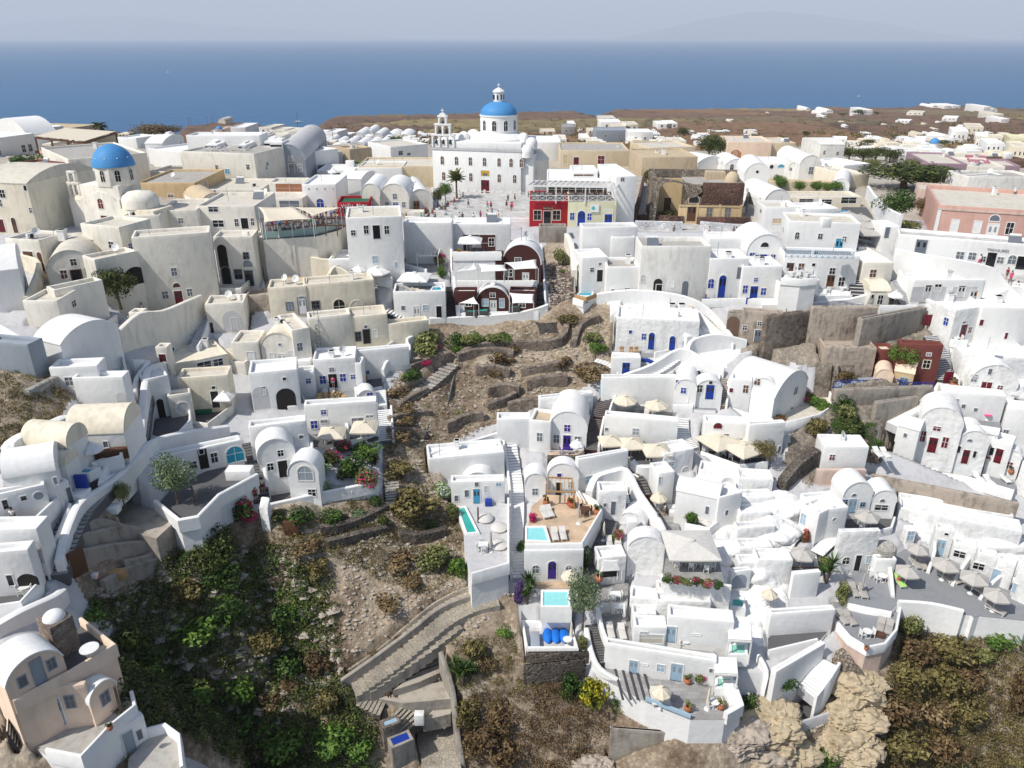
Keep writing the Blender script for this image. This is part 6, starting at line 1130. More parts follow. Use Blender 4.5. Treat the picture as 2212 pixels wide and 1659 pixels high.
H('dark cave mouth under the mottled cliff wall',1850,690,2000,700,190,30,m='concrete',ops=[('O',1910,590,110,170,'brown')])
H('mottled tan cliff wall house with small square openings',1960,730,2300,760,260,30,m='mottled',ops=[('w',2012,620,36,40),('w',2140,585,34,36),('d',2125,670,56,104,'slate')],bev=.2)
WL('white walled yard with rough stone face',[(1510,900,2),(1560,840,2.2),(1760,800,2.2),(2020,780,1)],2,.5);WL('white rising wall above the long courtyard',[(960,1090,1.2),(1200,1020,1.5),(1440,900,1.8),(1640,960,1.5),(1830,1040,1.2)],1.5,.5)
H('long plain white wall beyond the two round parasols',770,1230,1420,1230,180,30);H('small white vault with blue window facing the parasol court',1390,1300,1580,1320,240,130,'v',rise=1.5,ops=[('w',1482,1163,44,48,'blue'),('w',1370,1080,26,28,'blue')]);H('white vaulted house with blue door and black window',1570,1300,1800,1310,230,60,'v',rise=1.2,ops=[('d',1710,1175,72,122,'blue'),('w',1622,1145,46,60),('w',1718,1090,30,26)]);AC('air conditioner on the roof of the white vault',1600,1030)
TR('paved court with sun loungers and two round parasols',[(850,1410),(1130,1450),(1390,1475),(1400,1310),(1080,1240),(880,1240)],'pave',par='01',ph=.8)
U('cream round parasol at the left of the paved court',980,1225,210,8);U('cream round parasol at the right of the paved court',1250,1265,215,8)
LO('grey lounger in the shade on the paved court',1080,1370,0,'taupe');LO('pale lounger right of the grey one on the court',1160,1380,-15,'cushion');SET('between the loungers of the paved court',1120,1330,1);SET('under the right round parasol of the court',1240,1340,3)
TR('terrace with wooden deck before the blue door vault',[(1390,1320),(1560,1320),(1760,1330),(1800,1250),(1560,1250),(1420,1240)],'deck',par='0',ph=.6);UC('closed white parasol beside the blue window vault',1515,1310,'canvaswhite')
ST('dark red edged stairs below the pale blue gate',[(760,1400),(790,1300),(830,1210)],1.9,12,'paved','maroon',sides='r');ST('long dark stairs right of the big vaulted house',[(680,1680),(700,1550),(730,1410)],1.7,20,'paved','maroon',sides='lr');BOX('pale blue gate frame at the head of the dark red stairs',820,1210,2.0,.12,2.3,'paleblue','gate','gate');ST('rubble filled stair between white walls',[(1800,1300),(1840,1060)],1.2,16,'roofgrey','brown',sides='lr')
H('big white barrel vaulted house with purple blue door and shutters',320,1640,640,1660,300,200,'v',rise=2.8,ops=[('w',478,1488,52,58,'blue2'),('w',385,1580,50,66,'slate'),('d',474,1620,66,140,'blue2'),('w',568,1590,50,60,'slate')]);H('square white wing with tan roof beside the purple blue door',150,1660,330,1680,240,110,rc='tan',ops=[('w',240,1565,46,72,'slate')])
H('whitewashed shell wall behind the big vaulted house',240,1380,700,1330,150,30,m='rockwhite',bev=.3);H('plain white wall house left of the square wing',-130,1640,160,1640,230,60)
TR('balcony with purple blue railing before the vaulted house',[(310,1740),(620,1745),(630,1670),(320,1665)],'peachpave',par='',ph=.8,railing='w0');SET('on the purple railed balcony',468,1710,2,True,'blue2');U('small white parasol on the purple railed balcony',565,1605,130,8,'canvaswhite')
H('dark stone base wall under the purple railed balcony',305,1830,610,1830,90,20,m='darkstone')
# restaurant strip with cream parasols (r3c3 top)
T(3,3)
H('long white wall above the three beige parasols',790,190,1420,250,200,40,ops=[('w',1070,137,54,54,'bluegrey'),('w',818,115,26,26,'slate'),('w',1357,222,26,20,'slate')]);TR('dark paved terrace under three beige parasols',[(710,370),(1000,430),(1260,440),(1330,290),(1160,240),(760,210)],'deckdark',par='',ph=.6)
for i,(x,y,w_)in enumerate([(855,190,195),(1035,210,215),(1250,265,235)]):U('beige parasol over the dark paved terrace',x,y,w_,4,'canvas',rz=.1)
for x,y in[(780,300),(980,310),(1190,360),(1100,290)]:SET('under the three beige parasols',x,y,3)
WL('curved low white wall with planters before the three parasols',[(1040,430,.8),(1100,480,.9),(1230,480,.9)],.9,.8);B('climbing potted greenery on the parasol terrace steps',920,360,80,110,'leaf');ST('steps from the dark paved terrace',[(1000,470),(1010,380)],1.6,6,'paved','maroon')
TR('stone paved terrace under two big beige parasols',[(1630,350),(1960,470),(2200,440),(2200,300),(1900,230),(1660,220)],'deckdark',m='rockwhite',par='012',ph=.8);H('white wall with dark red fanlight behind the big parasols',1640,300,2240,330,250,60,ops=[('h',1780,85,66,50,'dred'),('w',1850,180,40,50,'wood'),('w',1990,220,40,50,'wood'),('w',2110,240,40,60,'wood')])
U('big beige square parasol at the left of the pair',1795,185,300,4,'canvas',rz=.5);U('big beige square parasol at the right of the pair',2010,255,270,4,'canvas',rz=.5)
for x,y in[(1690,290),(1840,330),(1900,360),(2000,390)]:SET('under the pair of big parasols',x,y,3)
ST('curved white stairs between the parasol terraces',[(1560,290),(1470,170),(1460,20)],2.0,16,'white','lightgrey');TREE('wild grey green shrub tree at the right of the big parasols',2160,430,220,240,'leafbrowngreen')
H('white block house with pale blue shutter below the curved stairs',1300,500,1560,450,170,100,m='rockwhite',ops=[('w',1378,417,52,40,'paleblue'),('A',1500,470,60,60,'lightgrey')],bev=.3);
# vaulted front with climbing plant
H('white round gabled house front with black door and pergola poles',300,680,570,690,270,60,'v',rise=2.0,ops=[('w',409,515,36,38,'blue2'),('d',402,600,50,110,'darkin'),('w',507,595,40,50,'roofgrey')]);H('small white barrel vault with grey window at the left of the gabled front',110,720,290,720,220,90,'v',rise=1.4,ops=[('w',200,655,46,56,'slate')]);H('white wall with pale blue shutters behind the climbing plant',560,640,990,560,260,30,ops=[('w',683,547,86,60,'paleblue')])
B('climbing vine on the white wall',630,470,110,200,'leaf');B('dark leafy shrub beside the round steps',1030,620,70,110,'leafdark')
ST('curved stairs climbing past the pale blue shutters',[(620,720),(780,620),(960,560),(1060,500)],1.6,18,'cream2','lightgrey');ST('curving steps with dark red edges in the middle',[(1110,690),(1070,580),(1010,480)],2.6,9,'paved','maroon')
H('white house with little pale blue door inside the curved wall',740,850,980,850,200,90,m='rockwhite',ops=[('w',805,770,26,32,'slate'),('d',875,810,40,110,'slate')],bev=.3);WL('tall curved white wall around the little house',[(660,740,1.5),(720,640,2),(860,590,2),(980,580,2),(1080,740,1.6),(1180,880,1.5),(1290,1060,1.5),(1330,1340,1.5)],1.8,.8);ST('white steps on the little house roof',[(980,760),(950,610)],1.2,9)
TR('paved lane of grey slabs passing the laundry corner',[(1100,700),(1180,860),(1290,1010),(1330,1330),(1480,1370),(1450,1000),(1420,800),(1260,740),(1180,680)],'pave');H('white hut with pale blue doors beside the small round parasol',1250,700,1390,680,200,100,ops=[('w',1262,560,20,60,'paleblue')]);U('small cream octagonal parasol over the white counter',1270,685,150,8)
H('white barrel roofed house with green climber and sky door',1400,850,1760,930,210,110,'x',rise=1.0,ops=[('w',1687,815,30,66,'slate')]);H('white cubic annex with window right of the green climber',1760,950,1960,900,240,110,m='white',ops=[('w',1855,835,26,44,'slate')]);B('green vine hanging over the corner of the barrel roofed house',1550,800,160,190,'leafbright');AC('air conditioner above the barrel roofed house',1710,660);DISH('satellite dish on the flat roof of the cubic annex',1850,690,sc=2)
TR('small terrace with two grey loungers below the climber',[(1490,970),(1700,1010),(1800,930),(1740,880),(1520,890)],'deckdark',par='01',ph=.7);LO('pale lounger at left below the climber',1660,940,35,'cushion');LO('pale lounger at right below the climber',1705,920,35,'cushion');PE('person bending over a white table on the slab lane',1310,860,'canvaswhite','slate','hair');TB('white work table on the slab lane',1380,830,False);BOX('low grey white folding crate by the work table',1400,860,1.2,.8,.7,'plastic','crate','crate');POT('flowering planter on the slab lane',1230,940,sc=3,mat_='leaf');B('pink flowers in the lane planter',1245,960,90,40,'leaf','bloom')
TR('terrace of the huge square canopy with flower boxes',[(1300,1400),(1840,1470),(1790,1250),(1680,1200),(1330,1230)],'pave',m='rockwhite',par='',ph=.6,D=50.0);U('huge square cream canopy parasol',1545,1085,440,4,'cushion',rz=0,D=50.0)
for x,y in[(1440,1290),(1560,1310),(1630,1280),(1690,1330)]:SET('under the huge square canopy',x,y,3,D=50.0)
for i in range(6):B('flower box bush along the huge canopy terrace',1345+i*85,1395+i*11,110,80,['leaf','leafbright','leafolive','leaf','leafbright','leaf'][i],'bloom' if i in(1,3,4)else None,D=49.6)
H('tall white cliff house front below the huge canopy',1290,1700,1860,1760,280,20,m='rockwhite',bev=.5)
# pool houses
TR('grey and white pool terrace left of the stairs',[(-350,1420),(-30,1330),(-30,760),(-190,740),(-430,760),(-410,1150)],'lightgrey',par='01',ph=.9,D=49.5);T(3,2)
H('white house with sky blue door and round gable above the pool',1690,760,2150,750,190,60,m='white',ops=[('d',1907,680,58,124,'sky'),('w',1822,670,34,60,'slate'),('w',1908,583,32,38,'slate'),('w',2097,590,40,30,'sky'),('w',1732,712,30,50,'slate'),('w',1990,635,30,60,'lightgrey')]);H('white arch gable over the sky blue door',1780,640,2060,640,150,90,'v',rise=1.4);H('white stepped roof house with satellite dish above the pool',1500,560,2150,500,190,130,m='white',bev=.2);DISH('large white satellite dish on the stepped roof',2060,330,20,sc=2.2);WL('white top wall of the stepped roof house',[(1490,400,1.2),(1700,330,1.2),(1900,270,1.2),(2120,220,1.5)],1.2,.4)
PL('long turquoise green lap pool',[(1820,1010),(1920,1000),(1810,780),(1740,790)],'watergreen',rh=.3);H('white base wall of the pool terrace with air unit',1840,1420,2220,1330,150,20);AC('air conditioner against the white base wall',2030,1400,sc=1.8);BOX('striped white slatted unit on the path',2020,1530,1.9,1.3,1.5,'plastic','cabinet','slatted_cabinet',rz=8);PE('person in dark red crouching by the slatted unit',2105,1545,'dred','black',pose='sit')
for x,y,l in[(1980,900,'large grey beanbag near the lap pool'),(2100,980,'round grey beanbag by the stairs wall'),(2100,1130,'large pale beanbag at the lower corner')]:bb=MB().m('cushion');bb.lathe([(.0,-.05),(.75,0),(.95,.25),(.8,.5),(.4,.68),(0,.72)],18);o=bb.build('beanbag',smooth=True);o.location=spot(x,y);tag(o,l,'beanbag')
SET('on the lower corner of the pool terrace',1960,1160,4,False);UC('closed grey parasol on the pool terrace',2030,1170,'taupe');BOX('blue storage box beside the sky blue door',2010,770,.8,.7,.7,'blue');POLE('white pole at the edge of the pool terrace',1920,920,130,nm='post')
T(3,3);ST('long white stairs with grey treads between the two pool houses',[(70,1400),(40,1100),(50,700),(10,380),(-40,60)],1.5,56,'white','paleblue' if 0 else 'lightgrey',sides='l')
TR('peach coloured pool terrace with loungers',[(110,1160),(600,1150),(770,860),(720,780),(560,690),(290,680),(170,780),(140,940)],'peachpave',par='0123',ph=.8,D=49.2);PL('pale turquoise square pool on the peach terrace',[(125,1070),(325,1080),(285,950),(125,955)],'water',D=49.2,rh=.45)
for x,y,l in[(370,1050,'third'),(440,1045,'fourth'),(280,860,'first'),(325,850,'second')]:LO('cream lounger on the peach terrace, %s one'%l if 0 else 'cream sun lounger on the peach pool terrace',x,y,15 if y<900 else 5,'cushion',D=49.2)
SET('under the closed grey parasol on the peach terrace',630,850,3,False,'wood',D=49.2);UC('closed grey parasol with white base on the peach terrace',575,930,'taupe',D=49.2);B('red bougainvillea in a terracotta pot on the peach terrace',510,740,90,90,'bloomred',D=49.2);B('magenta bougainvillea beside the square pool',175,860,90,100,'bloom',D=49.2)
for x,y in[(295,770),(515,790),(735,850)]:POT('large terracotta pot on the peach terrace',x,y,sc=2.4,D=49.2)
PERG('thin pergola frame before the gabled front',[(300,650),(540,660),(520,540),(310,530)],2.2,'woodlight',6,D=49.2);[B('small green planting along the edge of the peach terrace',x,1145,60,36,'leafolive',D=49.4)for x in(280,350,420,490,540)]
H('white house front with arched purple blue door below the peach terrace',105,1410,610,1400,240,20,ops=[('a',347,1325,72,150,'blue2'),('A',205,1325,56,70,'slate'),('A',490,1310,50,40,'slate')]);TR('peach landing before the arched purple blue door',[(210,1490),(510,1490),(600,1400),(210,1400)],'peachpave');U('cream octagonal parasol by the arched purple blue door',505,1355,165,8)
B('climbing green plant on the corner of the peach terrace house',610,1170,120,300,'leaf');TREE('feathery grey green tree beside the lower square pool',610,1840,260,480,'leafgrey');YU('large yucca at the left of the lower pool',150,1520,200);YU('second yucca by the white stairs',130,1620,190);B('purple flowering bush left of the lower pool',50,1500,110,260,'purple');B('dark shrub at the left corner of the square pool',80,1080,110,160,'leafbright')
PL('lower square pool with pale turquoise water',[(262,1640),(505,1640),(490,1505),(262,1505)],'water',rh=.6,over=.8)
# stairs and small terraces centre
ST('dark stairs between the peach terrace and the white dome wall',[(690,1440),(700,1200),(800,1040),(860,900)],1.7,30,'paved','darkstep');H('white alcove with draped curtains and dark opening',740,1400,980,1380,170,110,m='rockwhite',ops=[('O',855,1310,140,110,'darkin')],bev=.3);LO('pale lounger at left on the curtained alcove roof',840,1120,0);LO('pale lounger at right on the curtained alcove roof',920,1140,0);UC('closed cream parasol on the curtained alcove roof',790,1080);SAIL('white curtain draped over the dark alcove',[(760,1350),(950,1340),(920,1240),(780,1240)],(1.2,1.2,2.6,2.6),'canvaswhite')
B('magenta and green flowers on the white dome wall',920,1020,110,120,'leafbright','bloom');H('smooth white rounded roof mass in the centre',990,1340,1300,1360,300,90,'v','rockwhite',rise=1.2);H('smooth white sloping ledge left of the slab lane',940,900,1150,960,90,110,'v','rockwhite',rise=.8);CHIM('white chimney stack with cowl in the centre',1030,1010,w_=1.1,h=1.8);BOX('small cluster of cactus pots on the white roof',1130,1090,.9,.6,.35,'cactus','plant','cactus_cluster')
TR('grey slab terrace with white chairs below the curtained alcove',[(690,1620),(860,1600),(1000,1600),(1010,1420),(780,1400)],'pave',m='rockwhite');POT('white planter with shrub by the dark stairs',750,1430,sc=2.6);SET('on the slab terrace below the curtained alcove',890,1590,3,False)
# ================================================================== r2c4, r3c4
T(2,4)
H('ochre stained stone retaining wall at the left under the corner block',-40,800,340,740,270,20,m='stone',bev=.2);H('tan and dark retaining wall under the curved white parapet',340,730,900,730,280,20,m='mottled',bev=.2);H('mottled concrete retaining wall under the small parasol terrace',780,770,1330,660,220,20,m='concrete');WL('curved white parapet above the ochre wall',[(-60,460,.8),(300,450,.8),(700,410,.8),(900,370,1),(960,420,1)],.9,.5)
H('broken earth bank with tan plaster face',470,910,920,930,130,120,m='mottled',bev=.4);H('dark red house wall with windows beside the grey stairs',1090,1050,1450,1070,290,40,m='redwine',rc='cream',ops=[('w',1370,935,60,66,'glass','cream'),('w',1390,850,40,24,'slate'),('w',1280,935,22,30,'frame')]);H('dark red wall wing running left behind the tree',950,900,1090,900,90,60,m='redwine',rc='cream')
H('ochre vaulted hut with blue framed window',1070,1110,1240,1140,120,110,'x','ochre',rc='peach',rise=.7,ops=[('w',1172,1090,66,70,'slate','paleblue')]);H('peach vaulted hut beside the blue framed window',920,1090,1070,1110,120,80,'v','peach',rise=1.0);TREE('round green tree against the dark red wall',1150,1000,290,260,'leafbright')
TR('pale terrace with blue railing around the ochre hut',[(560,1140),(850,1130),(1060,1110),(1200,1150),(1420,1150),(1440,1060),(1000,1040),(620,1060)],'bluegrey',m='palepink',railing='b0123');H('stained concrete wall below the blue railing',570,1280,1400,1250,120,20,m='concrete');H('second stained wall with whitewashed corner',920,1400,1280,1350,130,20,m='concrete')
ST('grey stairs descending beside the dark red house',[(1510,1080),(1500,860),(1400,690)],2.0,26,'lightgrey','darkstep');BOX('dark red wooden gate at the head of the grey stairs',1385,600,1.6,.1,1.6,'dred','gate','gate');BOX('dark red wooden gate at the foot of the grey stairs',1548,1095,1.2,.1,1.6,'dred','gate','gate');ST('stairs climbing under the portico to the red gate',[(1430,590),(1560,500),(1620,440)],1.5,12,'lightgrey')
ST('long white diagonal stairs at the right',[(1070,1460),(1250,1320),(1440,1200)],1.6,24,'white','lightgrey',sides='r')
for x,y,w_,h,m_ in[(660,960,130,150,'leafrust'),(850,980,120,80,'leafrust'),(690,1020,130,90,'leafbrowngreen'),(650,1230,170,160,'leaf'),(660,1370,160,200,'leafolive'),(880,1480,240,160,'leafbright'),(700,1500,260,180,'leafdark'),(410,1460,180,200,'leafbrowngreen')]:B('bush on the overgrown bank in the middle right',x,y,w_,h,m_)
H('white barrel vaulted house with red door at its left end',40,1330,330,1160,240,0.1+190,'v',rise=2.3,ops=[('w',100,1220,24,70,'frame'),('w',240,1165,30,60,'slate')]);T(2,3);H('white gable wall with dark red door and pane windows',2040,1300,2260,1340,260,30,'v',rise=2.0,ops=[('d',2100,1215,70,130,'dred'),('A',2120,1085,50,60,'wood'),('w',2190,1215,44,66,'frame')]);H('white house with climber and brown windows left of the red door',1870,1260,2050,1280,200,60,ops=[('w',1895,1160,30,36,'dred'),('w',2020,1150,44,66,'wood')])
TR('sandy terrace with clay pots and garden before the red door',[(1820,1340),(2212,1470),(2350,1490),(2640,1420),(2780,1330),(2740,1220),(2420,1240),(2100,1260)],'roofcream',par='01234',ph=.9)
for i in range(9):POT('terracotta pot in the heap on the sandy terrace',2270+(i%4)*26,1440-(i//4)*24,sc=1.5,mat_='leafdry')
T(2,4);
for x,y,w_,h,m_,bl in[(330,1210,150,110,'leafolive','bloom'),(430,1250,160,120,'leafbright',None),(500,1290,110,110,'leafyellow' if 0 else 'leafbright',None),(480,1110,120,110,'leafbright',None),(170,1290,90,60,'leaf',None)]:B('garden bush on the sandy terrace',x,y,w_,h,m_,bl)
H('white front wall of the sandy terrace with arched window',0,1640,110,1640,180,20);T(3,4);H('white wall house below the clay pot terrace',-200,370,110,350,290,30,ops=[('A',135,285,26,60,'slate')])
# big white complex at the right edge
T(2,4)
H('white house with curved wall, dark red door and closed parasol',1560,740,1850,700,270,110,m='rockwhite',ops=[('d',1685,660,54,130,'dred'),('w',1745,640,28,50,'dred'),('w',1695,572,26,18)],bev=.4);H('white angular house with dark red windows at the right',1780,740,2250,760,300,120,m='white',ops=[('w',1830,575,32,50,'dred'),('w',2058,690,26,54,'dred')],bev=.25);WL('curved white wall rising at the upper right',[(1830,480,1.2),(2060,380,2),(2200,420,2.2),(2300,560,2)],2,.6)
TR('small terrace with a pale pool and white chairs',[(1420,690),(1600,760),(1720,760),(1740,680),(1500,640)],'deck',par='01',ph=.6);PL('little pale turquoise pool on the small right terrace',[(1495,690),(1560,690),(1555,662),(1500,662)],'watergreen');UC('closed cream parasol before the dark red door at right',1640,730);SET('by the closed parasol on the small right terrace',1620,750,3);POT('large terracotta jar on the upper right terrace',1980,505,sc=3,mat_='leafdry')
H('sculpted white roof mass with skylight at the right',1640,1040,2260,1080,190,190,m='rockwhite',bev=.6);H('white domed front with small dark windows and dark red doors',1700,1250,2110,1290,320,150,'v','rockwhite',rise=3.0,ops=[('w',1920,1000,32,50,'slate'),('w',1785,1050,50,20,'dred'),('w',1655,1045,50,60,'slate'),('w',1880,1150,90,120,'dred'),('w',2005,1140,46,40,'dred')]);LO('striped white deck chair at left on the sculpted roof',2030,850,10,'plastic');LO('striped white deck chair at right on the sculpted roof',2120,880,10,'plastic');POT('large clay urn on the boulder terrace',1600,1150,sc=3.2,mat_='leafdry')
TR('boulder terrace with white parasol and striped chair',[(1480,1150),(1760,1230),(2030,1270),(2080,1200),(1700,1080)],'deckdark',par='01',ph=.6,D=44.5);U('open white round parasol on the boulder terrace',1830,1105,220,8,'canvaswhite',D=44.5);SET('on the boulder terrace',1790,1190,2,D=44.5)
H('long white wall with crimson door and small windows at right',1450,1390,2000,1450,230,60,ops=[('w',1608,1280,60,90,'dred'),('w',1690,1300,34,34,'slate'),('w',1795,1330,32,30,'slate')]);H('white wall block at the right edge below the boulder terrace',1990,1600,2300,1640,290,80,m='white',ops=[('w',2050,1540,44,76,'slate')]);TR('narrow terrace with crimson table and pots',[(1440,1430),(2000,1520),(2010,1440),(1460,1380)],'deck',par='0',ph=.5,D=45.6);TB('round crimson table on the narrow terrace',1890,1420,True,0,'pinkfab',D=45.6)
T(3,4)
H('white vault with three dark red openings and fanlight window',1260,290,1620,350,380,150,'v','rockwhite',rise=2.4,ops=[('d',1428,228,76,126,'dred'),('w',1336,175,52,90,'dred'),('w',1530,230,52,90,'dred'),('w',1460,110,66,36,'dred')]);H('white side vault with small square window',1090,260,1270,310,180,90,'x','white',rise=.8,ops=[('w',1187,168,30,34,'slate')]);H('white vaulted house with crimson door and half moon window',1600,400,1860,430,280,120,'v','rockwhite',rise=1.8,ops=[('h',1745,212,46,22,'slate'),('d',1710,340,60,116,'dred'),('w',1650,290,28,56),('w',1786,332,28,56)]);H('white walled recess with crimson door at the right',1870,430,2050,480,230,90,ops=[('w',1912,300,36,66),('d',1992,345,64,120,'dred')]);H('small white vault with red window beside the pots at right',2010,480,2150,510,190,60,'v','rockwhite',rise=1.0,ops=[('w',2085,425,52,52,'dred')]);H('tall white curving wall at the right edge',2120,640,2300,720,250,80,m='rockwhite',bev=.4)
TR('long grey deck with striped chairs and closed parasols',[(830,450),(1300,520),(1700,580),(2110,700),(2150,600),(2050,470),(1620,350),(1260,290),(960,380)],'deck',par='012',ph=1.0);
for x,y in[(1325,450),(1410,465),(1810,550),(1905,580),(2040,560)]:LO('striped white deck chair on the long grey deck',x,y,5,'plastic')
for x,y in[(945,340),(1010,345)]:LO('striped deck chair on the rock platform',x,y,5,'plastic',D=47)
for x,y in[(1405,380),(1990,480)]:UC('closed cream parasol on the long grey deck',x,y)
SET('with glass top on the long grey deck',1430,400,4);SET('by the crimson door of the long deck',1880,400,2,True,'dred')
for x,y in[(1630,370),(1790,490),(2095,500)]:POT('flower pot on the long grey deck',x,y,sc=2.2)
for x,y,s_ in[(1180,370,1.8),(1490,365,.9),(1545,380,.8),(930,420,1.5),(1060,420,1.6),(880,390,1.2)]:ROCK('dark rounded boulder beside the rock platform',x,y,s_,'darkrubble','boulders by the long grey deck')
H('old mottled ochre wall under the long grey deck',850,640,2130,900,130,20,m='mottled',bev=.2);H('white hexagonal roofed hut with dark red window and arched porch',450,490,830,500,230,110,m='white',ops=[('w',555,358,46,48,'dred','white')],bev=.15);H('small arched porch of the hexagonal hut',630,490,770,500,160,20,'v',rise=.8,ops=[('w',714,385,44,36)]);H('faded pink stained wall under the hexagonal hut',410,580,830,580,110,20,m='palepink')
WL('dark rocky cleft wall between the white houses',[(110,640,1.5),(230,520,2),(400,400,2)],2,1.2,'darkstone')
H('white vault with pale blue door and half moon window',620,840,870,830,260,120,'v',rise=1.8,ops=[('h',745,685,40,26,'slate'),('d',727,785,70,116,'paleblue'),('w',645,745,40,40,'glass','paleblue'),('w',818,765,40,36,'glass','paleblue')]);H('lower white vault with a wide dark window',870,850,1080,860,210,110,'v',rise=1.6,ops=[('h',990,733,38,28,'slate'),('w',980,792,112,44)]);H('white angular house with round window and flat roof',375,1070,650,1040,250,160,m='white',ops=[('w',443,930,40,66,'paleblue'),('r',574,895,34,34,'bluegrey')],bev=.15);H('white stepped house with pale doorway at the left of the round window',250,990,400,1080,230,120,ops=[('w',305,890,40,90,'paleblue')])
TR('curved terrace edged with dark stones under a taupe parasol',[(700,1020),(900,1030),(1060,990),(1090,900),(1060,830),(650,850),(640,960)],'deckdark',m='rockwhite',par='012',ph=.5);U('taupe hexagonal parasol over the stone edged terrace',865,840,225,6,'canvasgrey');SET('under the taupe parasol of the stone edged terrace',820,960,3)
H('white curved front wall with black door and arched window below',560,1340,900,1330,330,30,m='rockwhite',ops=[('d',778,1260,50,130,'darkin'),('A',675,1250,60,60),('w',870,1240,40,60,'paleblue')],bev=.4)
ST('dark treaded white stairs rising right of the round window house',[(420,1190),(560,1060),(690,980)],1.5,14,'white','darkstep');ST('short dark treaded stairs at the left by the red flowers',[(130,1190),(190,1070),(280,1000)],1.5,9,'white','darkstep');B('red bougainvillea by the dark treaded stairs',320,1020,90,130,'leafdry','bloomred');U('taupe hexagonal parasol left of the aloe bed',305,1165,230,6,'canvasgrey');TR('balcony terrace under the left taupe parasol',[(200,1370),(430,1370),(400,1230),(150,1210)],'deck',par='1',ph=.6,railing='r0');H('white block carrying the balcony terrace',190,1560,420,1540,190,30,m='white');LO('taupe lounger on the balcony terrace',215,1290,20,'taupe')
TR('broad grey lower deck with taupe parasols',[(660,1560),(700,1612),(1050,1680),(1120,1625),(1400,1650),(1690,1715),(2250,1770),(2350,1700),(2160,1500),(1900,1300),(1400,1160),(1180,1150),(880,1330),(690,1380)],'deck',m='white',D=53.6,par='')
for i,(x,y,w_)in enumerate([(1305,1125,190),(1545,1255,245),(1215,1315,220),(1795,1370,255),(1990,1520,240)]):U('taupe hexagonal parasol on the broad grey deck',x,y,w_,6,'canvasgrey',D=53.6)
for x,y,a in[(1270,1290,0),(1330,1300,0),(1530,1410,20),(1590,1420,20),(1780,1500,30),(1720,1460,30),(740,1530,0),(820,1540,-10),(1130,1450,5),(1960,1690,40)]:LO('taupe sun lounger on the broad grey deck' if x!=1130 else 'lounger covered with a lime green towel',x,y,a,'taupe' if x!=1130 else 'towel',D=53.6)
UC('closed taupe parasol between two loungers',800,1540,'taupe',D=53.6);SET('beside the round stone chimney',910,1380,3,D=53.6);SET('by the low white divider of the broad deck',980,1430,2,True,'plastic',D=53.6)
for pts in([(1380,1360,.4),(1420,1240,1.4),(1400,1120,2)],[(1590,1470,.3),(1680,1350,1.2),(1760,1260,1.8)],[(1830,1590,.3),(1930,1500,1.2),(2080,1420,1.8)],[(1080,1570,.3),(1050,1450,1.2),(1020,1330,1.8)]):WL('curved white divider wall on the broad grey deck',pts,1.5,.35,D=53.6,group='divider walls of the broad deck')
H('white chimney base with steps at the edge of the deck',900,1400,1080,1400,160,50,D=53.6,bev=.2);st=MB().m('palestone').lathe([(1.15,0),(1.25,.4),(1.15,1.4),(.7,1.75),(.5,1.8),(0,1.8)],18).build('stone_chimney',None,smooth=True);st.location=spot(995,1215,52.0);tag(st,'round chimney of pale rough stones','chimney')
for a in[(1180,1110,1260,1110,120,50,[('w',1215,1010,56,80,'paleblue')]),(1400,1190,1560,1220,220,60,[('d',1495,1110,80,130,'paleblue'),('w',1543,1022,34,20)]),(1560,1270,1760,1320,180,60,[('w',1655,1195,100,50)]),(1760,1380,1930,1420,200,60,[('w',1820,1300,96,50)]),(1920,1440,2080,1500,210,60,[('d',1975,1360,70,120,'paleblue')]),(2080,1560,2250,1640,300,60,[('w',2110,1480,30,80,'paleblue')])]:H('white rock cut room opening onto the broad grey deck',*a[:6],m='rockwhite',ops=a[6],bev=.5,D=53.5,group='rock cut rooms along the deck')
H('smooth white rock slope above the deck rooms',1100,960,2150,1180,170,110,m='rockwhite',bev=.8);H('upper white rock ledge below the ochre wall',1120,800,2100,960,90,60,m='rockwhite',bev=.8)
YU('big dark aloe in the planted corner',500,1440,260);B('green hedge strip beside the broad deck',640,1510,130,260,'leafolive');B('dry yellow shrub under the curved front',510,1250,170,70,'leafolive');PE('person lying on a lounger with a green towel',1130,1440,'towel','pinkfab',pose='sit',D=53.6)
# white sculpted houses between the canopy and the right
T(3,3)
for a in[(1960,950,2230,940,110,90),(1930,1100,2260,1080,130,60),(1950,1270,2240,1260,130,90),(1950,1400,2240,1390,130,80),(1600,560,1960,620,100,90),(1940,680,2240,700,150,90),(1950,830,2250,820,120,80)]:H('smooth whitewashed rock terrace stepping down in the centre right',*a,m='rockwhite',bev=.7,group='stepped whitewashed rock terraces')
H('white recess with grey shadowed door and small pool',1880,1500,2050,1480,150,40,ops=[('O',1965,1420,130,120,'bluegrey')]);PL('small dark green jacuzzi in the shade',[(1890,1640),(2010,1650),(2000,1570),(1900,1570)],'watergreen',over=.3);T(3,4);H('white curved house block above the jacuzzi court',-120,1420,190,1430,180,110,m='rockwhite',bev=.4);U('cream octagonal parasol over the jacuzzi court',20,1515,140,8);SET('under the cream parasol of the jacuzzi court',0,1620,3)  # recess door: its shadow is put into the bluegrey panel colour
T(3,3)
for x,y,s_ in[(1720,560,2.6),(1880,620,2.8),(2060,820,2.6),(2130,1000,3.0),(2010,1180,2.4),(2120,1330,3),(1860,1180,2.2),(1820,560,2)]:ROCK('smooth whitewashed rock mound among the stepped white roofs',x,y,s_,'rockwhite','whitewashed rock mounds')
T(3,4)
for x,y,s_ in[(1300,900,3),(1600,960,3.4),(1900,1080,3.6),(2100,1250,3),(60,800,3),(60,1000,2.6)]:ROCK('whitewashed rock swelling above the broad grey deck',x,y,s_,'rockwhite','whitewashed rock mounds')
T(2,4)
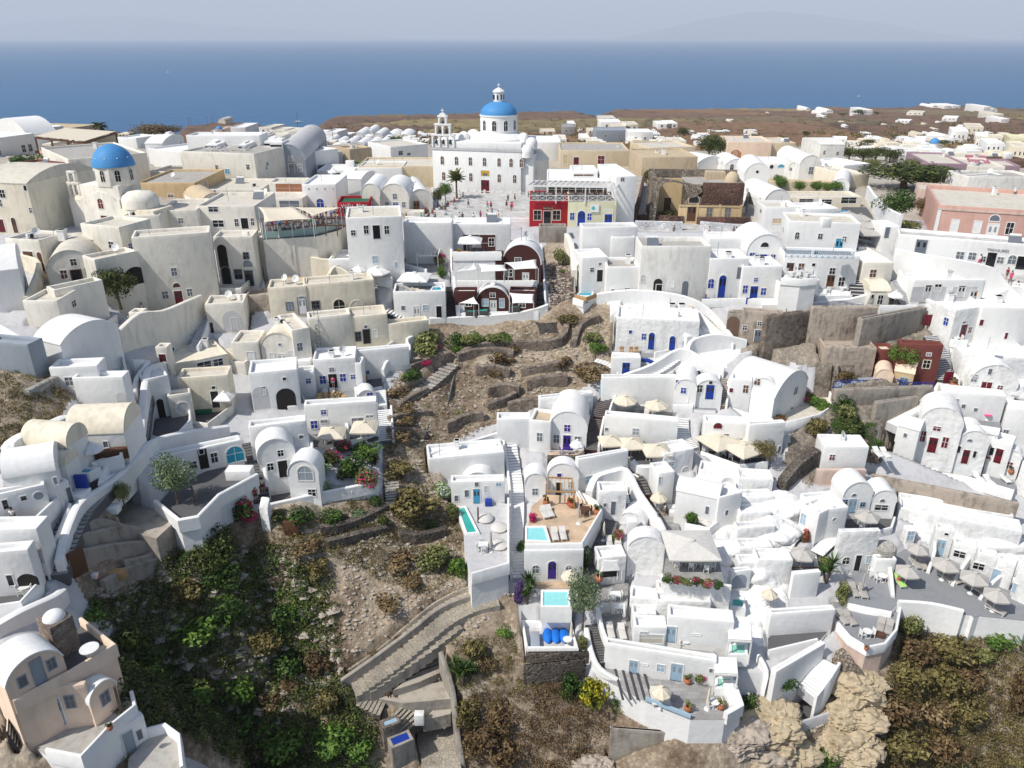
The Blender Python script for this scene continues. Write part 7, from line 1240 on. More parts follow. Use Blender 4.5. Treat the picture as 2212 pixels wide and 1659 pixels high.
for x,y,s_ in[(1700,950,2.4),(2100,960,2.4),(1620,850,2),(2160,1150,2.6)]:ROCK('whitewashed rock swelling on the sculpted right roofs',x,y,s_,'rockwhite','whitewashed rock mounds')
# ================================================================== lower left
T(3,1)
ST('long grey stepped street between the white walls at lower left',[(1170,60),(1130,230),(960,520),(700,800),(560,1050),(470,1250),(440,1400)],2.6,44,'pave','deckdark')
WL('long winding white wall at the right of the stepped street',[(1980,160,1.2),(1560,240,1.4),(1320,320,1.4),(1180,480,1.4),(1000,660,1.4),(740,850,1.6),(650,1000,1.6),(590,1200,1.8),(560,1430,2.2)],1.6,.7)
H('cream roofed vault house at the left of the street',620,350,1110,330,190,200,'x','white',rc='cream',rise=1.8,ops=[('w',680,250,30,50,'slate'),('w',915,245,40,50,'slate')]);H('cream barrel vault beside the shaded rock bank',240,400,620,430,160,130,'x','white',rc='cream',rise=1.6,ops=[('w',575,250,20,36,'paleblue'),('w',600,320,26,80,'paleblue')]);H('low cream vault in front of the barrel vault',200,500,590,520,100,90,'x','white',rc='cream',rise=.9)
WL('white rounded bank wall at the left slope',[(740,60,.8),(560,80,1),(380,180,1),(200,260,1.2),(90,360,1.2),(180,480,1)],1,1.0,'rockwhite')
TR('terrace with white parasol and wicker counter',[(600,440),(860,450),(1060,400),(1050,300),(760,290),(640,340)],'deckdark',par='12',ph=.8);U('white octagonal parasol by the wicker counter',785,250,190,8,'canvaswhite');BOX('brown wicker bar counter on the left terrace',960,380,3.2,.8,1.1,'wood','counter','counter',rz=28);PE('person bare chested at the wicker counter',885,320,'skin','slate',pose='sit');PE('second person lying behind the wicker counter',930,330,'skin','dred',pose='sit');TB('small round white table at the wicker counter',905,365)
PL('bright blue pool below the cream vaults',[(595,500),(760,490),(840,445),(620,450)],'waterblue');POT('terracotta pot at the edge of the bright blue pool',648,515);WL('white pointed wall between the pool and the street',[(810,500,1.2),(950,480,1.4),(880,640,1),(1020,520,.6)],1,.4)
BOX('blue painted panel leaning by the pool house',735,690,1.1,.3,2.2,'blue','panel','panel');BOX('white octagonal bin by the street',715,740,1.3,1.3,1.1,'white','bin','bin')
H('white vaulted house with long bulging roof at lower left',100,780,540,700,240,200,'x','white',rise=1.6,ops=[('w',480,560,30,60,'bluegrey')]);H('white wall with open round niche window',-60,870,430,760,170,60,ops=[('r',335,690,90,90,'bluegrey'),('w',205,710,50,36,'glass'),('w',48,765,46,76,'glass')]);H('white gate block with dark door by the street',520,800,640,740,190,60,ops=[('d',600,680,40,130,'slate')])
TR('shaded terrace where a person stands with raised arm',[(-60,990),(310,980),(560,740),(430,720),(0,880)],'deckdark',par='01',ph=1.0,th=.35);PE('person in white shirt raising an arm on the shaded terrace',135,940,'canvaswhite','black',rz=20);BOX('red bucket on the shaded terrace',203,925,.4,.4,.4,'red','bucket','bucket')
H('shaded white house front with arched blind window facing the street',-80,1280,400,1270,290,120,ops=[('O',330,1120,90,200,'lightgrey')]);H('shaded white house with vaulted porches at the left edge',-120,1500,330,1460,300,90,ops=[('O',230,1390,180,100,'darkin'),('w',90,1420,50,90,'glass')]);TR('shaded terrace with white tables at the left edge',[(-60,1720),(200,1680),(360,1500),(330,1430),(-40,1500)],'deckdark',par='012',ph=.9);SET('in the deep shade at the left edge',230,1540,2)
WL('white gate and pillar wall at the street corner',[(340,1320,1),(385,1250,1),(470,1150,.6),(560,950,.6),(620,820,.8)],.8,.35)
H('long white curved house with open door and blue alcove pool',1300,560,2110,380,180,60,m='white',ops=[('d',1765,415,80,165,'darkin'),('w',1738,298,40,40),('w',1852,360,56,80),('w',1670,425,60,60),('A',2030,330,150,130,'waterblue')],bev=.3)
TR('large dark paved terrace with an olive tree',[(1350,790),(1560,960),(1720,930),(1900,740),(2230,560),(2100,440),(1850,440),(1480,640)],'deckdark',m='white',par='0123',ph=.9,th=.4,D=42.2);TREE('olive tree on the large dark terrace',1545,760,330,400,'leafgrey',D=42.2);POLE('slender white post near the olive tree',1680,740,170,D=42.2,nm='post');BOX('round white outdoor counter with sink',2080,530,2.6,1.4,1.1,'white','counter','counter',D=42.2);CHR('striped wooden folding chair by the white counter',2170,520,0,'woodlight',D=42.2)
TREE('small dry leafed tree at the bend of the white wall',1080,780,190,200,'leafolive');B('white plastic sheet bush on the small terrace' if 0 else 'dry shrub below the small tree',1110,810,200,80,'leafdry');B('brown brush heap on the bare terrace',1330,960,170,150,'leafdry');BOX('crumpled white plastic sheets on the bare terrace',980,830,1.2,.9,.7,'canvaswhite','plastic','plastic_sheet')
for i,pts in enumerate([[(760,1000,1),(900,970,1.1),(1090,1000,.8)],[(660,1120,1.2),(840,1090,1.2),(1100,1030,1.2),(1360,1080,1)],[(700,1270,1.3),(900,1220,1.3),(1180,1180,1.3),(1370,1160,1.2)],[(1080,1340,1.2),(1280,1290,1.2),(1380,1220,1.2),(1640,1080,1.4)],[(900,1500,1),(1150,1380,1.2),(1500,1260,1.1),(1700,1140,.9)]]):WL('curved stone terrace wall of the empty plot, %s one'%['highest','second','middle','fourth','lowest'][i],[(x,y,h)for x,y,h in pts],1,.6,'concrete')
TR('pale triangular concrete ramp under the dark terrace',[(1420,1140),(1560,1080),(1670,970),(1560,960)],'roofcream',m='darkstone');TR('pale ledge path under the terrace walls',[(1050,1400),(1300,1300),(1640,1150),(1760,1110),(1640,1230),(1400,1290),(1100,1440)],'roofcream',m='concrete');TR('bare earth plot with rubbish under the bend of the wall',[(800,960),(1060,980),(1350,1060),(1500,920),(1330,820),(1100,740),(880,820)],'earthfloor',m='concrete')
BOX('dark arched wooden door leaning at the plot wall',690,1380,1.6,.15,2.6,'wood','door','old_door',rz=60);BOX('yellow wooden sawhorse on the plot',1000,1400,1.8,.8,.8,'woodlight','sawhorse','sawhorse');BOX('orange bucket beside the sawhorse',850,1400,.4,.4,.4,'pot','bucket','bucket');BOX('white block by the orange bucket',825,1400,.5,.4,.5,'plastic','block','block')
TREE('large rounded dark green tree at the end of the terrace walls',1880,1500,430,480,'leafdark');B('magenta oleander beside the white terrace end',2100,850,230,280,'leaf','bloom')
T(3,2)
H('white vaulted house with black doorway and square window',50,560,350,510,330,110,'v','white',rise=2.6,ops=[('d',235,455,80,140,'darkin'),('w',213,322,48,52),('w',125,440,50,60,'glass')]);H('white domed alcove with grey oval opening',300,690,560,690,300,110,'v','white',rise=1.8,ops=[('A',425,495,125,120,'bluegrey'),('w',484,664,62,58,'glass')]);H('white flat roofed house between the vault and restaurant',330,460,510,440,150,80)
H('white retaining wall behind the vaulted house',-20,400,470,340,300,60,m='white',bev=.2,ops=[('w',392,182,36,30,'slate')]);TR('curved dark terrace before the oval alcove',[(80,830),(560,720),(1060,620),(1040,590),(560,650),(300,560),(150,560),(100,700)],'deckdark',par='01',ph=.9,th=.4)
WL('white wall dividing the dark terrace and the steps',[(120,740,1.2),(90,560,1.4),(60,400,1.4),(0,260,1.4)],1.4,.4);ST('dark steps between white walls left of the vaulted house',[(50,740),(30,560),(0,400),(-60,230)],1.6,18,'deckdark','darkstep');PE('person in yellow top on the dark steps',65,655,'yellow','dred');PE('person in red top lower on the dark steps',5,740,'red','black');PE('person in blue inside the black doorway',240,490,'blue','canvas');B('red bougainvillea hanging by the black doorway',130,480,60,110,'leafdry','bloomred')
for x,y,w_,h,m_,bl in[(870,390,280,260,'leaf',None),(650,350,170,170,'leafdark','bloom'),(950,280,260,150,'leafbright',None),(760,260,140,110,'leaf','bloom'),(610,550,160,190,'leafwhite',None),(960,530,190,220,'leafolive','bloom'),(770,450,190,180,'leaf',None),(600,430,120,120,'leafwhite',None),(1020,360,120,160,'leafdark',None)]:B('dense garden shrub in the flower bed under the beige parasols',x,y,w_,h,m_,bl)
for i in range(6):BOX('rubble sack or stone at the foot of the flower bed',700+i*42,640+(i%2)*14,.9,.6,.4,'canvaswhite' if i%2 else 'palestone','sack','rubble_sack',rz=i*25,group='sacks by the flower bed')
B('great rounded olive brown bush',1370,730,420,330,'leafbrowngreen');B('white flowering oleander at the corner of the pool house',1630,620,190,180,'leafwhite');B('tall pink flowering oleander by the lap pool',1690,800,140,230,'leafolive',None);B('brown scrub bush left of the rounded bush',1230,430,260,180,'leafbrowngreen');B('prickly pear clump below the rounded bush',1500,900,150,100,'leaf');B('feathery olive shrub at the foot of the pool terrace wall',1560,1220,320,260,'leafolive');B('leafy green shrub below the pool terrace wall',1750,1290,190,240,'leafbright')
for x,y,w_,h,m_ in[(400,850,260,160,'leaf'),(640,840,230,150,'leaf'),(880,850,160,120,'leafgrey'),(1050,740,130,110,'leaf'),(200,870,140,110,'leafdark'),(420,1110,260,160,'leafdry'),(540,1290,230,180,'leafbrowngreen'),(1100,890,130,110,'leafdark'),(1330,1400,200,130,'leafdry'),(1230,1200,280,150,'leafdry')]:B('bush on the old terraces below the curved dark terrace',x,y,w_,h,m_)
for pts,l in[([(560,1000),(800,960),(1030,860),(1150,800)],'upper'),([(620,1120),(860,1060),(1130,1000)],'middle'),([(1250,1040),(1420,1060),(1640,1010)],'right')]:WL('overgrown dark stone wall on the old terraces, %s one'%l,[(x,y,.8)for x,y in pts],.8,.8,'darkstone')
WL('white plastered pier under the end of the dark terrace',[(90,980,2.6),(110,900,2.8)],2.6,.9,'rockwhite',k=1);ct=BOX('brown wooden table frame standing in the scrub',315,1050,1.5,.2,2.0,'wood','frame','wooden_frame');ST('broken stone steps beside the rounded bush',[(1190,780),(1170,570)],1.6,9,'palestone','stone')
# ================================================================== bottom left: pink houses
T(4,1)
H('pale peach house under a white curved roof with blue shutters',90,1100,580,810,260,260,'v','peach',rc='white',rise=1.4,D=41.5,ops=[('d',340,860,90,210,'bluegrey','bluegrey'),('w',195,910,66,80,'framegrey','bluegrey'),('w',445,760,66,80,'framegrey','bluegrey')])
H('white oval roofed stone room behind the peach house',470,600,670,480,140,160,'d','stone',rc='white',D=40.5);WL('white wall along the street above the oval roof',[(-40,540,1.2),(200,400,1.2),(480,270,1.2),(560,190,1)],1.2,.7)
TR('upper terrace of the peach houses with round white table',[(130,1140),(620,880),(1000,650),(860,540),(710,420),(560,600),(560,820),(200,1020)],'brown' if 0 else 'deckdark',m='peach',par='0123',ph=.7,D=42.0);TB('round white table on the upper peach terrace',800,730,D=42.0,sc=1.6)
H('pale peach long house with white double door and shutters',230,1330,820,1240,300,40,m='peach',D=45.5,rc='deckdark',ops=[('d',490,1195,120,220,'bluegrey','frame'),('w',355,1240,84,100,'slate','bluegrey'),('w',605,1085,76,100,'framegrey','bluegrey')])
H('peach projecting room under a white vaulted roof',820,1260,1040,1080,240,160,'v','peach',rc='white',rise=1.2,D=45.5,ops=[('w',908,1055,66,90,'framegrey','bluegrey')]);POLE('thin brown post in a stand on the lower peach terrace',1035,1130,170,D=45.5,nm='post')
TR('lower terrace with a big patch of sun in front of the peach house',[(420,1560),(720,1620),(960,1360),(1180,1180),(1150,1060),(1040,1030),(800,1260),(240,1340),(250,1450)],'roofgrey',m='white',par='0123',ph=.8,D=46.0);POT('potted plant on the parapet of the lower terrace',955,1330,D=45.2)
H('white house with two grey blue double doors at the bottom',760,1720,1290,1400,200,60,m='white',D=48.5,ops=[('d',1120,1450,90,200,'bluegrey'),('w',1205,1370,46,80,'slate'),('d',895,1640,90,180,'bluegrey'),('w',1030,1510,50,56,'slate')]);TR('bottom terrace with white angled parapet',[(1100,1760),(1590,1720),(1560,1440),(1440,1350),(1290,1390),(1110,1580)],'roofgrey',m='white',par='123',ph=.9,D=48.5)
ST('striped pale stairs at the lower left corner',[(60,1240),(150,1360),(230,1480)],2.4,7,'roofcream','darkstep',D0=44,D1=47);WL('brown stone wall with peach coping and white arched gate',[(120,1560,1.6),(360,1380,1.6)],1.6,.5,'stone',k=1,D=47);H('pinkish white wall block at the bottom left corner',-80,1640,60,1560,260,60,m='palepink',D=47)
# ================================================================== bottom middle
T(4,2)
ST('long pale stone staircase climbing to the right',[(830,960),(1150,740),(1400,530),(1620,350),(1850,230),(2080,170)],3.2,26,'cobble','concrete',sides='l');ST('pale cobbled ramp beside the long staircase',[(960,960),(1250,760),(1480,600),(1740,400)],2.2,14,'cobble','concrete')
for i,(a,b_,c_)in enumerate([((960,1000),(1250,870),(1580,740)),((1180,990),(1400,920),(1600,830)),((1300,1110),(1480,1080),(1680,1030)),((1440,1240),(1560,1220),(1680,1190))]):TR('wide fan shaped concrete step of the zigzag path, number %s from top'%['one','two','three','four'][i],[a,b_,c_,(c_[0]+20,c_[1]-75),(b_[0],b_[1]-90),(a[0]+30,a[1]-22)],'earthfloor',m='concrete')
TR('pale concrete landing of the zigzag path',[(900,1030),(1280,1100),(1690,1060),(1660,900),(1180,1000),(960,1000)],'earthfloor',m='concrete');TR('cobbled landing at the bottom of the zigzag path',[(1390,1440),(1460,1700),(1780,1700),(1700,1200),(1480,1240),(1400,1300)],'cobble',m='concrete');WL('tall thin wall at the right side of the zigzag path',[(1790,1700,1),(1740,1400,1),(1700,1050,1.2),(1600,720,1)],1,.5,'concrete');WL('pale concrete wall above the long staircase',[(740,960,1),(1000,780,1),(1360,500,.8),(1600,300,.6),(1880,190,.6)],1,.4,'concrete')
ST('stone steps of the zigzag path at the lower left',[(900,1060),(1000,1110),(1100,1150)],1.8,6,'cobble','darkstone');ST('diagonal stone steps toward the blue roofed tank',[(1220,1160),(1300,1250),(1350,1320)],2.6,6,'cobble','darkstone');ST('square stone steps at the lower right of the zigzag path',[(1650,1600),(1650,1400)],2.6,5,'earthfloor','darkstone',D0=65.5,D1=63.8)
H('small stone tank with deep blue painted roof',1180,1560,1370,1480,70,110,m='concrete',rc='blue',D=61,par=.1);H('small stone hut with pale blue roof hatches',1100,1380,1260,1320,60,80,m='stone',rc='paleblue',D=59.5,par=.1);BOX('white cabinet standing on the zigzag path',1415,1270,.9,.7,1.3,'plastic','cabinet','cabinet');
dg=BOX('brown dog lying asleep on the concrete landing',1140,1020,.1,.1,.1,'wood','dog','dog');q=MB().m('wood');q.lathe([(0,-.1),(.18,0),(.2,.15),(.12,.26),(0,.28)],12);q.tube((.1,.1,.12),(.5,.18,.12),.13,8,.09);q.tube((.5,.18,.13),(.66,.1,.12),.09,7,.05);q.tube((-.15,0,.1),(-.5,-.12,.05),.05,5,.02);[q.tube((x,.05,.08),(x+.1,-.3,.04),.045,5,.03)for x in(-.05,.1,.4,.5)];o=q.build('dog',smooth=True);me_=o.data;bpy.data.objects.remove(o);dg.data=me_;dg.scale=(1.6,1.6,1.6)
YU('cluster of yuccas right of the zigzag path',1780,950,260);YU('second yucca of the cluster by the zigzag path',1850,900,200);YU('third yucca of the cluster by the zigzag path',1740,860,180);B('grey dried bush right of the yuccas',1990,780,160,160,'leafdry');B('yellow green bush by the curved garden edge',2150,460,150,80,'leafbright')
for x,y,w_,h,m_ in[(300,330,330,280,'leaf'),(120,600,320,260,'leafbrowngreen'),(330,720,300,240,'leaf'),(560,700,240,260,'leafrust'),(620,1080,230,240,'leafbrowngreen'),(230,1380,380,260,'leafbright'),(640,1400,360,260,'leafbright'),(920,1450,300,190,'leafbright'),(330,880,230,120,'leafrust'),(120,1020,240,160,'leafdry'),(920,680,220,120,'leafbrowngreen'),(1220,500,110,130,'leafdry'),(1120,220,260,130,'leafdry'),(1030,560,110,120,'leafdry')]:B('bush on the overgrown slope left of the staircase',x,y,w_,h,m_)
for x,y,w_,h,m_ in[(1830,1150,240,260,'leafbrowngreen'),(1950,1330,330,300,'leafrust'),(2080,1180,300,240,'leafrust'),(2140,1500,300,260,'leafrust'),(1880,640,240,220,'leafbrowngreen')]:B('brown bush right of the zigzag path',x,y,w_,h,m_)
T(4,1)
for x,y,w_,h,m_ in[(830,300,200,180,'leafbright'),(1100,480,330,260,'leafdark'),(1700,330,300,250,'leafbrowngreen'),(2000,300,340,240,'leaf'),(1250,680,330,220,'leaf'),(1750,620,420,260,'leafbright'),(2050,560,300,260,'leaf'),(1700,980,380,260,'leafrust'),(2060,950,320,300,'leafbright'),(1400,1080,260,200,'leaf'),(1700,1280,420,220,'leafdark'),(2050,1300,340,260,'leaf'),(1800,1500,330,200,'leafbright'),(2080,1560,300,180,'leafdry')]:B('bush in the thick growth right of the peach houses',x,y,w_,h,m_)
# ================================================================== bottom right
T(4,3)
TR('small square terrace with three blue beanbags',[(130,660),(560,660),(500,450),(90,430)],'lightgrey',m='white',par='0123',ph=.7,D=55.5)
for x,l in[(307,'left'),(378,'middle'),(450,'right')]:bb=MB().m('bluefab');bb.lathe([(0,-.05),(.5,0),(.62,.25),(.55,.5),(.3,.68),(0,.72)],16);o=bb.build('beanbag',smooth=True);o.location=spot(x,530,55.5);o.scale=(.85,1.7,.8);tag(o,'bright blue beanbag at the %s of three'%l,'beanbag')
BOX('grey sofa along the left wall of the beanbag terrace',200,590,.9,2.4,.6,'bluegrey','sofa','sofa',D=55.5);TB('small white round table at the beanbag terrace corner',478,600,D=55.5);UC('closed small parasol on the beanbag terrace',510,570,D=55.5);H('white block carrying the lower square pool',255,440,515,440,170,60,D=55.0,ops=[])
H('dark stone base wall under the beanbag terrace',120,740,665,735,70,20,m='darkstone');H('lower dark stone base wall with concrete ledge',100,930,640,870,150,20,m='darkstone')
B('dark green bush beside the yellow broom',530,950,220,300,'leaf');B('yellow flowering broom bush',700,970,270,270,'leafyellow');B('green climber right of the beanbag terrace',600,560,110,200,'leafolive')
WL('long curved white wall round the lowest terrace',[(640,500,.8),(680,700,.9),(760,860,1),(960,980,1),(1160,1090,1)],1,.5);ST('dark stairs beside the curved white wall',[(700,420),(740,620),(770,760)],1.6,16,'paved','darkstep');WL('white wall left of the lounger terrace',[(740,340,1),(780,520,1),(830,640,1)],1,.4)
TR('slab terrace with two pale loungers and closed parasol',[(820,620),(1060,640),(1010,330),(740,320)],'pave',par='0',ph=.7,D=54.6);LO('pale lounger at the left on the slab terrace',850,500,3,'cushion',D=54.6);LO('pale lounger at the right on the slab terrace',950,510,3,'cushion',D=54.6);UC('closed white parasol between the white chairs',965,400,'canvaswhite',D=54.6);B('dark flowering planter by the lounger terrace',780,260,160,80,'leafdark','bloom');SET('above the two pale loungers',920,310,2,False)
H('white house with shuttered balcony and awning',1040,640,1320,650,200,110,m='white',ops=[('w',1140,495,60,26,'slate'),('w',1205,545,200,70,'palepink' if 0 else 'roofcream')]);H('white house with pale blue french doors and lamp',1320,640,1880,700,290,110,m='white',ops=[('d',1372,505,84,130,'paleblue'),('w',1600,508,60,10,'plastic')])
TR('upper slab terrace with round white table',[(1100,660),(1750,710),(1760,630),(1330,590),(1110,620)],'pave',par='0',ph=.5,D=55.0);SET('by the pale blue french doors',1500,610,2,D=55.0);WL('white railing with crosses at the shuttered balcony',[(1115,640,.8),(1310,655,.8)],.8,.06,'paleblue',k=1)
H('long white facade with pale blue doors and windows',790,800,1740,960,215,60,m='white',rc='pave',ops=[('d',1052,770,74,110,'sky' if 0 else 'paleblue'),('w',1286,797,62,60,'paleblue'),('d',1422,838,100,140,'paleblue'),('w',1720,818,30,34,'slate'),('w',1143,765,60,10,'plastic')])
TR('lowest grey slab terrace with white parasols',[(760,870),(960,980),(1160,1090),(1540,1240),(1840,1240),(1980,1160),(1960,980),(1740,950),(1160,880),(800,780)],'pave',par='4',ph=.9,D=56.6,th=.5);WL('pale blue lattice railing at the front of the lowest terrace',[(1150,1095,.8),(1540,1250,.8)],.8,.08,'paleblue',k=1,D=56.6)
for x in(920,985,1045,1105,1165):BOX('long dark edged step on the lowest terrace',x,920,.22,4.4,.1,'darkstep','step','step',rz=4,D=56.6,group='dark step edges on the lowest terrace')
U('cream octagonal parasol on the lowest terrace',1295,975,180,8,D=56.6);LO('white double lounger under the lowest parasol',1230,1070,0,D=56.6);LO('second white lounger under the lowest parasol',1330,1090,0,D=56.6);UC('closed cream parasol by the round table',1685,1150,D=56.6);SET('on the lowest terrace beside the closed parasol',1745,1140,2,D=56.6)
for x,y in[(1515,930),(1520,1170),(1800,1150)]:POT('leafy planter on the lowest terrace',x,y,sc=2.2,D=56.6,mat_='leafolive')
B('bright green plant with magenta flowers in the white planter',1625,870,120,130,'leafbright','bloom',D=56.6);BOX('white storage bench on the lowest terrace',1900,1060,1.3,3,.8,'white','bench','bench',D=56.6)
for nm,a in[('upper',(1970,700,54.8)),('lower',(1850,990,56.6))]:x,y,D=a;PERG('white frame canopy over the %s jacuzzi'%nm,[(x-95,y-140),(x+100,y-130),(x+90,y-270),(x-100,y-280)],2.5,'frame',3,'canvaswhite',D=D);PL('%s jacuzzi with pale green water'%nm,[(x-80,y-30),(x+60,y-30),(x+50,y-120),(x-80,y-120)],'waterpale',D=D,rh=.9)
for a in[(1250,240,1460,240,130,80),(1230,400,1700,420,190,90),(1640,460,1880,470,130,60),(1010,300,1230,330,120,110),(1030,440,1240,450,120,90),(1700,290,1880,300,100,60),(1280,150,1840,180,140,30)]:H('smooth white stepped block below the canopy terrace',*a,m='rockwhite',bev=.4,group='white stepped blocks')
WL('white wall curving at the right of the canopies',[(2120,740,1),(2190,880,1),(2160,1040,1)],1,.4);H('striated pale rock face under the lowest terrace',830,1620,1800,1700,300,20,m='concrete',bev=.5);B('green bush at the right end of the lowest terrace',2060,1050,190,170,'leaf');YU('aloe below the lowest terrace',900,1150,110);YU('second aloe at the right below the lowest terrace',1800,1450,120)
for x,y,s_ in[(1960,1560,2.6),(2130,1400,1.6),(2190,1560,3),(700,1640,2)]:ROCK('pale weathered rock outcrop on the slope',x,y,s_,'mottled')
T(4,4)
TR('grey prow shaped terrace on a pink retaining wall',[(600,440),(700,560),(850,650),(1000,620),(1100,500),(1140,290),(900,260),(560,220)],'deck',m='white',par='01234',ph=.6,D=54.4,wallcol='palepink')
for x,y,a in[(640,380,10),(700,390,10),(970,450,-30),(1040,470,-30)]:LO('taupe lounger on the prow shaped terrace',x,y,a,'taupe',D=54.4)
SET('on the prow shaped terrace',850,530,2,D=54.4);POT('dark urn on the tip of the prow terrace',845,640,D=54.0,mat_='leafdry');BOX('brown wooden bench box among the loungers',945,520,1.2,.5,.5,'wood','bench','bench',rz=-25,D=54.4)
WL('low white wall between the two grey decks',[(690,270,.5),(850,310,.5),(1060,340,.5)],.5,.3,D=54.2);WL('white parapet along the broad deck edge',[(1120,250,.6),(1400,270,.6),(1680,340,.7)],.6,.4,D=53.6);ST('white framed steps at the lower right deck',[(1700,300),(1950,320),(2200,360)],2.2,9,'deck','white',D0=53.6,D1=56.5)
H('long low white wall house left of the prow terrace',0,480,555,440,150,50,m='white',rc='white',bev=.1);TR('shaded yard under the low white wall',[(0,680),(420,580),(550,440),(100,400),(0,540)],'deckdark',par='0',ph=.6);ST('white stairs at the foot of the prow terrace',[(330,1010),(430,880),(520,740)],1.8,14,'white','lightgrey',sides='r')
H('white wall with planting bed on top',40,1010,460,760,180,40,m='white',bev=.2);B('planting bed of green shrubs along the white wall',130,820,260,130,'leaf');B('second planting bed bush by the white stairs',320,720,240,110,'leafolive');TR('deep sunken dark courtyard with white parapet',[(180,1340),(580,1210),(540,1060),(380,1000),(120,1060)],'deckdark',m='lightgrey',par='0',ph=.8)
WL('rough pale stone wall beside the sunken courtyard',[(420,1060,.8),(500,1130,.8),(560,1200,.8)],.8,.7,'palestone');WL('rubble slope wall under the pink prow',[(600,700,1),(700,820,1.2),(800,880,1)],1,1.2,'rubble');H('pale cabinets and grey doors shed at the lower right',1860,560,2240,640,140,60,m='white2',ops=[('w',1890,470,70,60,'darkin'),('w',1985,510,90,90,'bluegrey'),('w',2110,560,120,110,'bluegrey')])
for x,y,s_ in[(780,960,2.4),(740,1200,2.6),(700,1420,3),(560,960,1.8),(30,1300,3),(60,1560,3.2)]:ROCK('eroded sandy rock below the prow terrace',x,y,s_,'sandrock','eroded sandy rocks')
for x,y,w_,h,m_ in[(1200,440,230,260,'leafolive'),(1300,620,330,260,'leafrust'),(1550,600,380,240,'leafbrowngreen'),(1650,560,160,130,'leafbright'),(1200,850,330,300,'leafbrowngreen'),(1520,880,330,260,'leafbrowngreen'),(1700,850,260,220,'leafrust'),(1040,1150,380,260,'leafrust'),(1400,1150,340,240,'leafdry'),(1650,1150,330,240,'leafbrowngreen'),(1120,1400,380,300,'leafbrowngreen'),(1500,1420,380,260,'leafrust'),(2120,1040,240,420,'leafrust'),(550,700,140,200,'leafolive'),(1930,700,260,170,'leafbright'),(1800,760,240,180,'leafolive'),(480,1540,200,230,'leafbright')]:B('bush on the scrub slope below the grey decks',x,y,w_,h,m_)
# ------------------------------------------------------------------ terrain, sea, far land, haze
ROCKW=[[(1540,1020),(1700,1040),(1690,1130),(1700,1330),(1640,1400),(1560,1340),(1540,1150)],[(1930,1080),(2110,1110),(2212,1180),(2260,1330),(2180,1250),(1990,1170)],[(1310,650),(1520,690),(1600,760),(1560,800),(1340,780)],[(1980,850),(2212,720),(2260,900),(2000,950)]]
ROUGH=[]
def ZN(mat_,pts,amp=.5):ROUGH.append((pts,mat_,amp))
ZN('earth',[(890,760),(905,705),(1000,692),(1130,690),(1190,655),(1170,545),(1180,520),(1228,520),(1240,640),(1310,650),(1322,720),(1335,800),(1300,822),(1180,870),(1080,910),(930,975),(945,1010),(1000,1130),(1020,1245),(1110,1290),(1135,1400),(1280,1480),(1330,1530),(1650,1590),(1690,1500),(1800,1420),(1940,1345),(2060,1330),(2212,1400),(2520,1420),(2520,1930),(-300,1930),(-300,1500),(0,1480),(270,1380),(180,1290),(160,1250),(165,1110),(265,1045),(380,1135),(440,1172),(560,1100),(820,1065),(825,960),(835,850)],1.1)
ZN('mottledground',[(1575,672),(1980,665),(2030,720),(2010,840),(2015,890),(1900,925),(1880,1010),(1790,1010),(1745,1060),(1690,1000),(1720,900),(1800,880),(1790,800),(1600,760)],.9)
ZN('earth',[(-300,790),(90,790),(160,845),(100,950),(20,1025),(-300,1040)],.7)
def earthmat(name,a,b_,c):
 m,t,b=nodes(name);N=t.nodes.new;L=t.links.new;geo=N('ShaderNodeNewGeometry');n=N('ShaderNodeTexNoise');n.inputs['Scale'].default_value=.16;n.inputs['Detail'].default_value=12;n.inputs['Roughness'].default_value=.72;L(geo.outputs['Position'],n.inputs['Vector'])
 r=N('ShaderNodeValToRGB');e=r.color_ramp.elements;e[0].position=.36;e[0].color=(*a,1);e[1].position=.66;e[1].color=(*c,1);x=e.new(.5);x.color=(*b_,1);L(n.outputs[0],r.inputs[0])
 n2=N('ShaderNodeTexVoronoi');n2.inputs['Scale'].default_value=2.2;L(geo.outputs['Position'],n2.inputs['Vector']);m2=N('ShaderNodeMix');m2.data_type='RGBA';m2.blend_type='MULTIPLY';m2.inputs[0].default_value=.55;L(r.outputs[0],m2.inputs[6]);q=N('ShaderNodeMapRange');q.inputs[1].default_value=.1;q.inputs[2].default_value=.6;q.inputs[3].default_value=1.15;q.inputs[4].default_value=.45;L(n2.outputs['Distance'],q.inputs[0]);L(q.outputs[0],m2.inputs[7]);L(m2.outputs[2],b.inputs['Base Color'])
 n3=N('ShaderNodeTexNoise');n3.inputs['Scale'].default_value=1.3;n3.inputs['Detail'].default_value=10;n3.inputs['Roughness'].default_value=.7;L(geo.outputs['Position'],n3.inputs['Vector']);bp=N('ShaderNodeBump');bp.inputs['Strength'].default_value=1;bp.inputs['Distance'].default_value=.5;L(n3.outputs[0],bp.inputs['Height']);L(bp.outputs[0],b.inputs['Normal']);b.inputs['Roughness'].default_value=.95;return m
MD['earth']=lambda n:earthmat(n,(.17,.11,.07),(.45,.355,.255),(.66,.57,.45))
MD['mottledground']=lambda n:earthmat(n,(.12,.10,.08),(.36,.31,.25),(.48,.42,.34))
